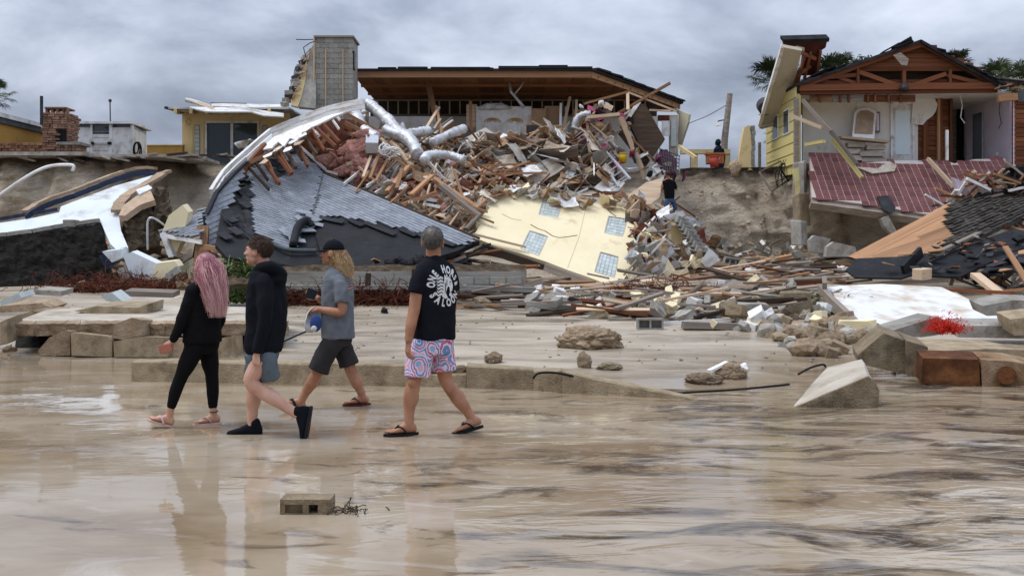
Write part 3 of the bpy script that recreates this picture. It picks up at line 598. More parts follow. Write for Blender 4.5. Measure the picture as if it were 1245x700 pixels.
pbox('cap', ((bx0+bx1)/2, TY+.7, bz1+.035), (bx1-bx0+.1, 1.6, .07), M_conc, t, bev=.02)
pxbox('dark_vent', 428.5, 430.5, 62, 84, TY+.05, TY+.4, M_black, t)
MB().tube([P(385, 48, TY), P(372, 48.5, TY), P(360, 48.2, TY)], .02, 5).build('rebar', M_dmetal, t)
t = thing('broken_side_wall', 'jagged torn wall remnant leaning against the block tower', 'wall', P(362, 180, 40))
bp_ = Plane((345, 135, 39.4), (378, 70, 40.2), (380, 130, 39.6))
slab('plaster_face', bp_.poly([(354, 128), (357, 100), (366, 74), (374, 70), (372, 95), (366, 120), (362, 130)]), .15, M_yellow2, t)
slab('grey_face', bp_.poly([(363, 130), (366, 122), (372, 96), (376, 62), (384, 50), (384, 132)], .0), .2, M_conc, t)
for i in range(13):
    y = 126-i*4.6; x = 347+i*1.9+random.uniform(-1.5, 1.5)
    pbox('concrete_block', bp_.at(x, y, -.05), (.34, .22, .19), random.choice((M_block, M_conc, M_dmetal)), t, rot_rand(random, .25), .04)
for i in range(14):
    y = 124-i*4.2; x = 353+i*1.4
    plank(bp_.at(x+random.uniform(-4, 3), y, .08), bp_.at(x+random.uniform(4, 10), y-random.uniform(-4, 9), .1), .05, .05, random.choice((M_woodpale, M_wood)), t, 'torn_lath')
MB().tube([P(372, 70, 39.5), P(369, 58, 39.4), P(376, 53, 39.4), P(384, 50, 39.6)], .02, 5).build('loose_wire', M_black, t)
# ------------------------------------------------------------------ middle house: roof, torn open to the sea
t = thing('gutted_house', 'gutted house with wide timber roof above the debris slope', 'house', P(620, 205, 43))
EY = 41.5; ZE = P(0, 91, EY).z; ex0 = P(430, 0, EY).x; ex1 = P(719, 0, EY).x; WY = 47.4; xb = P(826, 0, 50).x
# ceiling boards run back from the eave
nb = 27; bwid = (ex1-ex0)/nb
for i in range(nb):
    xa = ex0+(i+.5)*bwid
    plank((xa, EY+.1, ZE-.02-(i % 2)*.012), (xa+.0, WY+.1, ZE-.02-(i % 2)*.012), bwid*.97, .04, M_soffit, t, 'ceiling_board', var=0)
for i in range(12):
    xa = ex1+(i+.35)*(xb-ex1)/12; ya = EY+.15+(xa-ex1)/(xb-ex1)*(50-EY)
    plank((xa, ya, ZE-.02-(i % 2)*.012), (xa, 51.4, ZE-.02-(i % 2)*.012), .42, .04, M_soffit, t, 'ceiling_board', var=0)
plank((ex0, EY, ZE), (ex1, EY, ZE), .09, .26, M_wood, t, 'fascia_beam', var=0)
plank((ex1, EY, ZE), (xb, 50, ZE), .09, .26, M_wood, t, 'fascia_beam', var=0)
for k, yy in enumerate((43.5, 45.6)): plank((ex0, yy, ZE-.1), (ex1+(yy-EY)*.55, yy, ZE-.1), .09, .14, M_soffit, t, 'cross_beam', var=0)
roofp = [Vector((ex0-.1, EY-.15, ZE+.14)), Vector((ex1+.1, EY-.15, ZE+.14)), Vector((xb+.2, 50, ZE+.14)), Vector((xb-1, 54, ZE+.2)), Vector((ex0-.1, 54, ZE+.2))]
MB().prism(roofp, (0, 0, .09)).build('roof_deck', M_dshingle, t)
for a, b, z in ((460, 482, .05), (484, 520, .07), (524, 596, .06), (606, 660, .10), (655, 690, .14), (668, 720, .08), (560, 600, .03)):
    x0 = P(a, 0, EY).x; x1 = P(b, 0, EY).x; pbox('roof_shingle_strip', ((x0+x1)/2, EY+.35, ZE+.23+z/2), (x1-x0, 1.1, z), M_dshingle, t, bev=.02)
for k in range(8):
    tt = k/8; a = Vector((lin(ex1, xb, tt), lin(EY, 50, tt), ZE+.27)); b = Vector((lin(ex1, xb, tt+.13), lin(EY, 50, tt+.13), ZE+.27+random.uniform(0, .05)))
    plank(a+Vector((0, .2, 0)), b+Vector((0, .2, 0)), .7, .07, M_dshingle, t, 'roof_shingle_strip', var=1)
# clerestory stud band and back wall
zc0, zc1 = P(0, 140.5, WY).z, ZE-.1
MB().span(ex0-.2, P(800, 0, WY).x, WY+.35, WY+.4, 4.9, ZE).build('attic_lining', M_wooddark, t)
for i in range(32):
    xs_ = ex0+.2+i*.49
    if xs_ < P(790, 0, WY).x: plank((xs_, WY, zc0), (xs_, WY, zc1), .06, .1, M_drywall, t, 'stud', up=(0, 1, 0), var=0)
plank((ex0, WY-.08, zc0), (P(790, 0, WY).x, WY-.08, zc0), .1, .09, M_woodgrey, t, 'wall_plate', var=0)
plank((ex0, WY-.08, zc1-.02), (P(790, 0, WY).x, WY-.08, zc1-.02), .08, .09, M_woodgrey, t, 'wall_plate', var=0)
pxbox('back_wall', 440, 530, 141.5, 215, 43.7, 43.82, M_whitedirty, t); pxbox('back_wall', 530, 800, 141.5, 215, WY+.02, WY+.12, M_cream, t)
w_ = pxbox('panelled_wall', 579, 646, 129.5, 170, 43.4, 43.5, M_whitedirty, t)
for c in (599, 626):
    mb = MB()
    for a0 in range(3):
        pts = [P(c+(4+a0*3)*math.cos(a), 149-(2.5+a0*1.4)*math.sin(a), 43.38) for a in np.linspace(0, 3.14, 9)]; mb.tube(pts, .02, 5)
    mb.build('gilt_ornament', M_ochre, w_)
MB().tube([P(582, 132, 43.4), P(592, 129.5, 43.3), P(610, 129, 43.3), P(622, 132, 43.4)], [.08, .14, .14, .05], 8).build('wall_cap', M_foil, w_)
for p0, p1, q0, q1, yy, m in ((646, 664, 132, 165, 43.4, M_card), (662, 682, 129, 160, 43.6, M_card), (696, 720, 133, 190, 43.2, M_card), (567, 580, 127, 155, 43.5, M_woodpale),
                         (536, 556, 150, 168, 43.5, M_wood), (700, 712, 160, 190, 42.4, M_lilac), (714, 742, 168, 195, 42.5, M_lilac)):
    pxbox('partition', p0, p1, q0, q1, yy, yy+.09, m, t)
for a, b, w1, m in (((519.5, 94), (529.5, 142), .2, M_wood), ((682, 126), (681.5, 158), .1, M_white), ((693, 118), (684, 160), .1, M_woodpale), ((572, 124), (573, 160), .14, M_wood), ((688, 130), (689, 165), .1, M_woodpale),
                  ((701, 122), (700, 170), .1, M_woodpale), ((430, 141), (447, 136), .12, M_woodpale), ((447, 130), (445, 160), .14, M_woodgrey), ((540, 168), (520, 175), .1, M_wood)):
    plank(P(*a, 43), P(*b, 42.5), w1, w1*.7, m, t, 'stud')
MB().tube([P(619, 98, 43), P(621.5, 112, 43), P(630, 122, 42.9), P(637, 131, 42.9)], .07, 8).build('hanging_duct', M_metal, t, True)
MB().tube([P(625.5, 115, 42.9), P(633, 106, 42.9), P(638, 97, 42.9)], .035, 6).build('hanging_conduit', M_metal, t, True)
# right end of the house: soffit and wall beyond
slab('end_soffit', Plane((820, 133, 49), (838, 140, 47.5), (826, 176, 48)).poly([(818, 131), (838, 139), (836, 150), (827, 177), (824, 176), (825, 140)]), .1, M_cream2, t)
pxbox('end_wall', 814, 824.5, 140, 190, 46.8, 47.0, M_drywall, t); pxbox('window', 816, 822, 146, 178, 46.72, 46.8, M_gblock, t); pxbox('end_wall', 805, 814, 147, 165, 46.5, 46.6, M_white, t); pxbox('end_wall', 800, 814, 140, 147, 46.5, 46.6, M_redpanel, t)
# floor slab remnants at the edge of the slope
fl = MB(); 
for p0, p1, q in ((634, 745, 192.5), (560, 640, 183.0)): pxbox('floor_slab', p0, p1, q, q+3.5, 40.4, 43.2, M_conc, t)

# ------------------------------------------------------------------ right house
t = thing('torn_house', 'torn open house with exposed red timber gable and cream room on right', 'house', P(1105, 197, 38.5))
RY = 38.0
def rx(px, Y=RY): return P(px, 0, Y).x
def rz(py, Y=RY): return P(0, py, Y).z
xw = rx(969)
mb = MB().span(xw-.02, xw+.16, RY+.05, 42.5, 4.9, rz(114)); mb.build('side_wall', M_yellow3, t)
for q in range(7): pbox('siding_board', (xw-.04, 40.2, 5.45+q*.42), (.05, 4.4, .40), M_yellow3, t, Matrix.Rotation(R(3), 3, 'Y'), .01)
for yy in (39.2, 40.8):
    w_ = pbox('window', (xw-.075, yy, 7.0), (.04, .8, 1.0), M_white, t, bev=.01); pbox('pane', (xw-.095, yy, 7.0), (.02, .66, .86), M_glass, w_, bev=.01)
pxbox('corner_post', 966, 971.5, 120, 198, RY-.05, RY+.1, M_woodgrey, t)
# torn roof overhang
op = Plane((924, 153, 41.3), (951, 58, 37.0), (976, 70, 37.4))
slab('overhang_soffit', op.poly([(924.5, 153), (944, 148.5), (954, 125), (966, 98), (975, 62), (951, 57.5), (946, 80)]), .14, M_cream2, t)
slab('overhang_fascia', op.poly([(922.5, 155), (927, 156), (945, 151), (944, 148.5), (924.5, 153)], .05), .22, M_white, t)
slab('gutter', op.poly([(921.5, 152), (925, 154), (953, 60), (950, 55.5)], .06), .2, M_white, t)
op2 = Plane((952, 52, 37.2), (1006, 49, 37.6), (995, 90, 38.6))
slab('roof_underside', op2.poly([(952, 50), (1006, 48), (1004, 58), (998, 62), (994, 76), (992, 92), (973, 92), (977, 66), (955, 61)]), .12, M_redpanel, t)
slab('roof_edge', op2.poly([(952, 47.5), (1008, 46), (1007, 50.5), (952, 51.5)], .05), .3, M_dshingle, t)
for a, b in (((977, 64), (966, 108)), ((984, 62), (975, 100)), ((996, 60), (990, 98)), ((970, 100), (993, 88)), ((962, 116), (996, 98)), ((968, 90), (984, 78)), ((958, 120), (972, 80)), ((990, 70), (972, 62))):
    plank(op2.at(*a, .12), op2.at(*b, .12), .09, .13, M_woodred, t, 'rafter')
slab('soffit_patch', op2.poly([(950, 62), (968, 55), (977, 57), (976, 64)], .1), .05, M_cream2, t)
# gable truss
GY = 38.0
def gp(px, py, d=0): return P(px, py, GY+d)
for a, b, w1, h1, d in (((972, 107), (1212, 104.5), .12, .24, 0), ((972, 101), (1212, 98), .1, .12, .15), ((975, 104), (1122, 53), .1, .22, .05), ((1120, 53), (1212, 104), .1, .22, .05),
                     ((1000, 88), (1058, 108), .08, .12, .1), ((1045, 88), (1095, 106), .1, .16, .0), ((1150, 90), (1105, 106), .1, .16, 0), ((1099, 86), (1099, 105), .12, .14, .0), ((1152, 92), (1200, 104), .1, .14, .05),
                     ((1043, 84), (1043, 106), .1, .14, .05), ((1155, 85), (1155, 106), .1, .14, .05), ((985, 97), (1045, 91), .1, .14, .08), ((1000, 96), (970, 108), .1, .12, .1)):
    plank(gp(*a, d), gp(*b, d), w1, h1, M_woodred, t, 'truss_member', var=0)
for k, q in enumerate((84.5, 79.5, 74, 68.5, 63, 58)):
    hw = (q-50)*2.45+3; l_, r_ = 1120-hw*1.06, 1120+hw*.84
    plank(gp(l_, q, .22+.02*k), gp(r_, q-.3, .22+.02*k), .05, .165, M_woodred, t, 'gable_board', var=0)
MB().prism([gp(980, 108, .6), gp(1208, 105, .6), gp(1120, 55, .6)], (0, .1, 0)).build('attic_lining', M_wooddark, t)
for a, b in (((968, 105), (1121, 51)), ((1119, 51), (1214, 105))):
    a_, b_2 = gp(*a, -.15), gp(*b, -.15); n_ = Vector((0, 1, 0)).cross(b_2-a_).normalized(); n_ = n_ if n_.z > 0 else -n_
    MB().prism([a_, b_2, b_2+Vector((0, 4, 0)), a_+Vector((0, 4, 0))], n_*.1).build('roof_slope', M_dshingle, t)
    for k in range(7):
        tt = random.uniform(.1, .85); plank(lin(a_, b_2, tt)+n_*.14+Vector((0, random.uniform(-.1, .4), 0)), lin(a_, b_2, tt+.13)+n_*(.14+random.uniform(0, .16))+Vector((0, random.uniform(-.1, .3), 0)), .5, .04, M_dshingle, t, 'torn_shingle')
slab('hanging_sheet', Plane((1088, 66, 37.7), (1104, 74, 37.7), (1094, 84, 37.6)).poly([(1086, 67), (1095, 64), (1105, 72), (1103, 80), (1096, 79)]), .03, M_woodgrey, t)
MB().tube([gp(1100, 101, -.1), gp(1099.5, 106, -.12), gp(1099, 110, -.12)], [.1, .14, .22], 12).build('lamp_shade', M_dmetal, t, True)
# header boards
for k, (p0, p1, m) in enumerate(((985, 1012, M_wood), (1013, 1050, M_woodgrey), (1051, 1082, M_woodred), (1083, 1113, M_woodred))): pxbox('header_board', p0, p1, 115.5, 124, RY+.2, RY+.26, m, t)
plank(gp(972, 113.5, .1), gp(1212, 110.5, .1), .14, .14, M_woodred, t, 'header_beam', var=0)
for px in (997, 1022, 1032, 1055, 1064, 1080, 1095): plank(gp(px, 115, .12), gp(px, 125, .12), .07, .08, M_woodred, t, 'cripple_stud', var=0)
# rooms
IY = 39.6
pxbox('room_wall', 976, 1041, 124, 212, IY, IY+.12, M_cream, t); pxbox('room_wall', 1041.4, 1084, 123.5, 212, IY-.03, IY+.1, M_cream, t); pxbox('room_wall', 1108, 1116, 123.5, 212, IY-.01, IY+.1, M_cream, t)
d_ = pxbox('glazed_door', 1084.5, 1110.5, 126, 205, IY-.08, IY-.01, M_white, t); pxbox('pane', 1088.5, 1106.5, 134.5, 188, IY-.1, IY-.082, M_lglass, d_)
for a, b, c_, d2 in ((1083, 1085.5, 125, 206), (1109.5, 1112, 125, 206), (1083, 1112, 123.4, 126.2)): pxbox('door_frame', a, b, c_, d2, IY-.12, IY-.02, M_white, d_)
MB().ball(P(1085.8, 167, IY-.14), .05).build('handle', M_metal, d_)
blob = [(1108, 151), (1110, 122), (1114, 119), (1121, 117), (1130, 117), (1137, 121), (1140, 127), (1138, 135), (1134, 141), (1127, 146), (1122, 152)]
MB().prism([P(x, y, IY-.14) for x, y in blob], (0, .04, 0)).build('torn_drywall', M_cream, t)
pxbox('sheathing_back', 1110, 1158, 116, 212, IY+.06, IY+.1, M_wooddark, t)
for k in range(14): pxbox('sheathing_board', 1111, 1157, 116+k*6.2, 121.6+k*6.2, IY-.0, IY+.05, M_woodred, t)
for px in (1124, 1127, 1141, 1144, 1156): plank(P(px, 112, IY-.08), P(px, 208, IY-.08), .1, .12, M_woodred if px != 1141 else M_wood, t, 'stud', up=(0, 1, 0), var=0)
pxbox('hall_back', 1155, 1190, 112, 212, 42.5, 42.6, M_woodgrey, t); pxbox('hall_doorway', 1165, 1179, 120, 212, 42.3, 42.45, M_black, t)
pxbox('white_trim', 1150.5, 1153.5, 158, 197, RY+.1, RY+.2, M_white, t); pxbox('base_board', 1085, 1153, 195.2, 198, RY+.15, RY+.3, M_white, t)
lw = [Vector((P(1232, 0, RY+.1).x, RY+.1, 5.0)), Vector((P(1172, 0, 42.3).x, 42.3, 5.0)), Vector((P(1172, 0, 42.3).x, 42.3, rz(112, RY))), Vector((P(1232, 0, RY+.1).x, RY+.1, rz(112, RY)))]
lo = MB().prism(lw, (.12, .05, 0)).build('lilac_wall', M_lilac, t)
f2 = lambda u, z, o=.03: lw[0].lerp(lw[1], u)+Vector((-o, -o, z-5.0))
MB().prism([f2(.60, 5.0), f2(.80, 5.0), f2(.80, 7.6), f2(.60, 7.6)], (.02, .02, 0)).build('doorway', M_black, lo)
MB().prism([f2(.575, 5.0, .05), f2(.60, 5.0, .05), f2(.60, 7.66, .05), f2(.575, 7.66, .05)], (.03, .03, 0)).build('door_frame', M_white, lo)
pbox('socket', f2(.3, 5.75, .02), (.06, .06, .1), M_pvc, lo)
MB().tube([f2(.2, 8.0, .1), f2(.24, 7.4, .12), f2(.2, 6.9, .1), f2(.25, 6.7, .12)], .015, 5).build('hanging_wire', M_black, t)
MB().tube([P(1166, 110, 39), P(1170, 128, 38.9), P(1168, 143, 38.9), P(1173, 150, 38.9)], .02, 5).build('hanging_wire', M_pvc, t)
MB().prism([Vector((xw, RY+.3, rz(114)+.0)), Vector((rx(1240), RY+.3, rz(112)+.0)), Vector((rx(1250), 44, rz(112))), Vector((xw, 44, rz(112)))], (0, 0, .08)).build('room_ceiling', M_cream, t)
MB().prism([Vector((xw, RY+.2, 5.05)), Vector((rx(1290), RY+.2, 5.05)), Vector((rx(1290), 44, 5.05)), Vector((xw, 44, 5.05))], (0, 0, .22)).build('floor_deck', M_woodgrey, t)
for k in range(16): pxbox('wall_board', 1231, 1290, 111+k*5.6, 116+k*5.6, RY+.12, RY+.18, M_woodred, t)
pxbox('end_wall_core', 1231.5, 1290, 111, 199, RY+.19, RY+.4, M_wooddark, t)
plank(gp(1213, 120, -.3), gp(1236, 118, -.3), .2, .26, M_wood, t, 'beam_stub', var=0)
for k in range(12): plank(gp(1208+random.uniform(0, 30), 96+random.uniform(0, 14), random.uniform(-.3, .3)), gp(1222+random.uniform(0, 40), 98+random.uniform(0, 14), random.uniform(-.3, .3)), random.uniform(.08, .3), .05, random.choice((M_woodgrey, M_dshingle, M_wood)), t, 'torn_roof_board')
slab('dark_panel', [gp(1234, 113, -.1), gp(1262, 108, -.1), gp(1262, 122, -.1), gp(1238, 124, -.1)], .06, M_teal, t)
pm = slab('leaning_mirror', Plane((1038, 168, 38.9), (1062, 169, 38.9), (1052, 130, 39.4)).poly([(1036, 168.5), (1063, 170), (1066, 136), (1056, 131), (1044, 132), (1039, 137)]), .05, M_white, None, label='pale framed picture leaning against the cream room wall', cat='picture')
slab('canvas', Plane((1038, 168, 38.86), (1062, 169, 38.86), (1052, 130, 39.36)).poly([(1039, 162), (1061, 163), (1063, 138), (1055, 134), (1046, 135), (1042, 139)]), .03, M_coping, pm)
o = pxbox('hanging_picture', 1064.5, 1070, 136, 161, 39.4, 39.5, M_woodgrey); tag(o, 'narrow grey hanging picture frame beside the glazed door', 'picture'); pxbox('print', 1065.6, 1068.9, 138, 159, 39.385, 39.4, M_lilac, o)
dr = thing('dresser', 'collapsed pale wooden dresser below the leaning picture', 'dresser', P(1050, 197, 38.7))
plank(P(1020, 167.5, 38.7), P(1078, 173, 38.8), .5, .09, M_woodpale, dr, 'top', var=0)
for k, (a, b, q) in enumerate(((1031, 1052, 173), (1054, 1077, 176), (1030, 1046, 181), (1046, 1076, 184), (1032, 1048, 189), (1048, 1077, 191))): pxbox('drawer', a, b, q, q+6, 38.75+.05*(k % 3), 39.1, M_drywall, dr, .02)

# ------------------------------------------------------------------ tilted red tile floor below the right house
t = thing('tile_floor_slab', 'broken floor slab with dark red tiles sagging below torn open house', 'floor slab', P(1080, 230, 37))
tp = Plane((986, 188, 38.0), (1230, 196, 38.2), (1060, 250, 36.1))
outl = [(984.5, 186), (1028, 189), (1040, 199), (1085, 196), (1095, 198), (1150, 196), (1160, 199), (1185, 194), (1222, 193), (1224, 218), (1200, 223), (1178, 222), (1165, 245), (1140, 263), (1062, 250), (987, 240)]
slab('concrete_base', tp.poly(outl, .012), .16, M_grout, t)
slab('under_edge', tp.poly([(987, 240.5), (1062, 250.5), (1140, 263.5), (1142, 267), (1062, 255), (987, 244.5)], -.08), .3, M_woodgrey, t)
u = (tp.at(1090, 215)-tp.at(1000, 213)); u = (u-tp.n*u.dot(tp.n)).normalized(); v_ = tp.n.cross(u); o0 = tp.at(1000, 200); TS = .27; n_t = 0; extra = MB()
rm = frame(u, tp.n)
for i in range(-6, 34):
    for j in range(-16, 16):
        c = o0+u*(i*TS)+v_*(j*TS); q = (CX+F*c.x/c.y, HY-F*(c.z-CH)/c.y)
        if inpoly(*q, outl):
            n_t += 1
            if n_t <= 300: put('tile', unit_box(M_redtile, .02), c, (TS*.91, TS*.91, .05), rm, t)
            else: extra.box(c, (TS*.91, TS*.91, .05), rm)
if extra.v: tag(extra.build('far_tiles', M_redtile, t), kind='stuff')
dm = slab('doormat_rug', tp.poly([(1040, 205), (1066, 207), (1080, 198), (1089, 203), (1087, 210), (1060, 213)], .09), .05, M_drywall, None, label='crumpled pale pink rug draped over the red tiles', cat='rug')
# ------------------------------------------------------------------ builders for wreckage
def shingle_field(name, pl, poly, d0, d1, parent, exposure=.14, tab=.3, lift=.02, m=None, jit=.012):
    """overlapping shingle tabs over a photo outline on a plane, rows along d0->d1"""
    rg = random.Random(len(poly)*31+int(poly[0][0])); u = (pl.at(*d1)-pl.at(*d0)).normalized(); v = pl.n.cross(u).normalized()
    if v.z < 0: v = -v
    pts = pl.poly(poly); o = pts[0]; us = [(p-o).dot(u) for p in pts]; vs_ = [(p-o).dot(v) for p in pts]
    uv = list(zip(us, vs_)); mb = MB(); rn = []
    r_ = 0; vv = min(vs_)
    while vv < max(vs_):
        uu = min(us)-tab+(r_ % 2)*tab*.5; row = rg.uniform(-.1, .1)
        while uu < max(us):
            if inpoly(uu+tab/2, vv+exposure/2, uv):
                w = tab*.975; z0 = lift+.014+rg.uniform(0, jit); z1 = lift+.002; e = exposure*1.12; sk = rg.uniform(-.008, .008)
                q = [o+u*uu+v*(vv+sk)+pl.n*z0, o+u*(uu+w)+v*(vv-sk)+pl.n*z0, o+u*(uu+w)+v*(vv+e)+pl.n*z1, o+u*uu+v*(vv+e)+pl.n*z1,
                     o+u*uu+v*(vv+sk), o+u*(uu+w)+v*(vv-sk)]
                mb.add(q, [(0, 1, 2, 3), (4, 5, 1, 0)]); rn += [min(1, max(0, .5+row+rg.gauss(0, .26)))]*6
            uu += tab
        vv += exposure; r_ += 1
    ob = mb.build(name, m or M_shingle, parent, rnd=rn); ob['kind'] = 'stuff'; return ob
def rough_patch(name, quad, nu, nv, amp, m, parent=None, seed=0, freq=1.6, thick=None):
    """uneven earth or concrete face over four corners, closed by a back"""
    a, b, c, d = [Vector(p) for p in quad]; n = newell([a, b, c, d]); n = n if n.y < 0 else -n; mb = MB(); vs = []
    for j in range(nv+1):
        for i in range(nu+1):
            s, t_ = i/nu, j/nv; p = a.lerp(b, s).lerp(d.lerp(c, s), t_); q = p*freq+Vector((seed, seed*2, 0))
            e = mnoise.noise(q)*1.0+mnoise.noise(q*2.3)*.5+mnoise.noise(q*5)*.25
            vs.append(p+n*(amp*e)+Vector((mnoise.noise(q*3+Vector((9, 0, 0))), 0, mnoise.noise(q*3+Vector((0, 9, 0)))))*amp*.5)
    k = nu+1; fs = [(j*k+i, j*k+i+1, (j+1)*k+i+1, (j+1)*k+i) for j in range(nv) for i in range(nu)]
    if thick:
        K = len(vs); vs += [v-n*thick for v in vs]; fs += [tuple(q+K for q in f[::-1]) for f in fs]
        rim = [i for i in range(nu+1)]+[j*k+nu for j in range(1, nv+1)]+[nv*k+i for i in range(nu-1, -1, -1)]+[j*k for j in range(nv-1, 0, -1)]
        fs += [(rim[i], rim[(i+1) % len(rim)], rim[(i+1) % len(rim)]+K, rim[i]+K) for i in range(len(rim))]
    return mb.add(vs, fs).build(name, m, parent)
def duct(name, pts, r, label, parent=None, m=None):
    pts = [Vector(p) for p in pts]; out = []; rs = []          # Catmull-Rom with ribs
    for i in range(len(pts)-1):
        p0, p1, p2, p3 = pts[max(i-1, 0)], pts[i], pts[i+1], pts[min(i+2, len(pts)-1)]; n = max(4, int((p2-p1).length/.07))
        for k in range(n):
            t_ = k/n; out.append(.5*((2*p1)+(p2-p0)*t_+(2*p0-5*p1+4*p2-p3)*t_*t_+(3*p1-p0-3*p2+p3)*t_**3))
    out.append(pts[-1])
    for i, p in enumerate(out): rs.append(r*(.92+.09*(1 if i % 2 else -1)+.2*mnoise.noise(p*2.2)+.12*mnoise.noise(p*7)))
    return tag(MB().tube(out, rs, 12).build(name, m or M_foil, parent, True), label, 'duct' if label else None, 'silver ducts in the timber heap' if label else None)
def curve(pts, n=6):
    pts = [Vector(p) for p in pts]; out = []
    for i in range(len(pts)-1):
        p0, p1, p2, p3 = pts[max(i-1, 0)], pts[i], pts[i+1], pts[min(i+2, len(pts)-1)]
        for k in range(n):
            t_ = k/n; out.append(.5*((2*p1)+(p2-p0)*t_+(2*p0-5*p1+4*p2-p3)*t_*t_+(3*p1-p0-3*p2+p3)*t_**3))
    return out+[pts[-1]]
def rand_in(poly, rg=random):
    xs_ = [p[0] for p in poly]; ys_ = [p[1] for p in poly]
    while True:
        x, y = rg.uniform(min(xs_), max(xs_)), rg.uniform(min(ys_), max(ys_))
        if inpoly(x, y, poly): return x, y
ADJ = {'wood_warm': 'brown', 'wood_red': 'dark reddish', 'wood_pale': 'pale', 'wood_grey': 'weathered grey', 'wood_dark': 'blackened', 'white_paint': 'white painted', 'concrete': 'grey concrete', 'grey_block': 'grey block', 'sandy_concrete': 'sandy concrete', 'torn_drywall': 'beige', 'cardboard': 'cardboard brown', 'coquina_rock': 'tan', 'yellow_stucco': 'pale yellow', 'dark_red_panel': 'dark red', 'aluminium': 'metal', 'dark_soil': 'muddy', 'black_shingle': 'black', 'dark_shingle': 'black', 'sand_clod': 'pale sandy'}
def mark(px):
    for x, w in ((120, 'by the broken pool'), (245, 'behind the pink haired woman'), (345, 'behind the boy'), (430, 'behind the grey shirted man'), (520, 'left of the printed shirt man'), (600, 'right of the printed shirt man'), (680, 'under the yellow wall left half'), (760, 'under the yellow wall right half'), (830, 'left of the stepped blocks'), (890, 'right of the stepped blocks'), (950, 'below the bare cliff'), (1010, 'left of the white slab'), (1120, 'behind the white slab'), (1190, 'beside the black felt')):
        if px < x: return w
    return 'at the right edge'
def size_word(l_): return 'long' if l_ > 1.5 else ('short' if l_ < .8 else 'mid-length')
def dlabel(noun, m, l_, px, extra=''): return ' '.join(q for q in (size_word(l_), ADJ.get(m.name, 'broken'), noun, mark(px), extra) if q)
def scatter(poly, n, mats, label, group, lens=(.5, 2.4), wid=(.06, .2), thk=(.03, .08), lift=(0, .5), kind='plank', name='timber_plank', cat='timber', seed=1, pitch=.35, yaw=None, ymin=14.0, sheets=False):
    rg = random.Random(seed)
    for i in range(n):
        px, py = rand_in(poly, rg); p = hit(px, py, ymin); m = rg.choice(mats); p = p+Vector((0, -.1, rg.uniform(*lift)))
        a = rg.uniform(0, math.pi) if yaw is None else rg.gauss(*yaw)
        L_ = rg.uniform(*lens); w = rg.uniform(*wid); h = rg.uniform(*thk)
        if kind == 'plank':
            d = Vector((math.cos(a), math.sin(a)*.6, rg.uniform(-pitch, pitch))).normalized()*L_/2
            plank(p-d, p+d, w, h, m, None, name, up=(rg.uniform(-.5, .5), rg.uniform(-.6, .2), 1), label=dlabel(label, m, L_, px), cat=cat, group=group, var=rg.randrange(1, 4))
        else:
            mt = rot_rand(rg, pitch*1.6)
            if kind == 'rock': sz = (L_, L_*rg.uniform(.6, 1), L_*rg.uniform(.45, .8))
            elif kind == 'block': sz = (.4, .2, .2)
            else: sz = (L_, L_*rg.uniform(.5, 1), h)
            me = unit_box(m, .04) if kind == 'block' else unit_rock(m, rg.randrange(6), kind)
            if kind == 'shard' and sheets and i % 5 < 3: me = unit_sheet(m, rg.randrange(6)); sz = (L_, sz[1], L_*.8)
            put(name, me, p+Vector((0, 0, sz[2]*.1)), sz, mt, None, dlabel(label, m, L_*2, px), cat, group)
def strand_mass(name, label, cat, c, size, n, r, m, seed=0, group=None, curl=.5, seg=7):
    rg = random.Random(seed); mb = MB(); c = Vector(c); s = Vector(size)
    for i in range(n):
        p = c+Vector((rg.gauss(0, .38)*s.x, rg.gauss(0, .38)*s.y, abs(rg.gauss(0, .5))*s.z)); d = Vector((rg.gauss(0, 1), rg.gauss(0, .6), rg.gauss(0, .45))).normalized(); pts = [p]
        L_ = rg.uniform(.25, .7)*s.x*.5
        for k in range(seg):
            d = (d+Vector((rg.gauss(0, curl), rg.gauss(0, curl), rg.gauss(0, curl)-.08))).normalized(); p = p+d*L_/seg; p.z = max(p.z, c.z-.05); pts.append(p)
        mb.tube(pts, r*rg.uniform(.6, 1.4), 3, False)
    return tag(mb.build(name, m), label, cat, group)
def frond_clump(name, label, c, size, n, m, seed=0, group='green fronds in the wreckage'):
    rg = random.Random(seed); mb = MB(); c = Vector(c)
    for i in range(n):
        b = c+Vector((rg.uniform(-.4, .4)*size[0], rg.uniform(-.3, .3)*size[1], rg.uniform(0, .2)*size[2])); a = rg.uniform(0, 6.28); d = Vector((math.cos(a), math.sin(a)*.7, rg.uniform(.3, 1.2))).normalized()
        L_ = rg.uniform(.35, .75)*size[0]*.72; w = rg.uniform(.018, .04); side = d.cross(Vector((0, 0, 1))).normalized(); pts = []
        for k in range(5):
            t_ = k/4; p = b+d*L_*t_+Vector((0, 0, -.4*L_*t_*t_)); ww = w*(1-t_*.92); pts += [p-side*ww, p+side*ww+Vector((0, 0, ww*.4))]
        mb.add(pts, [(2*k, 2*k+1, 2*k+3, 2*k+2) for k in range(4)])
    return tag(mb.build(name, m), label, 'foliage', group)

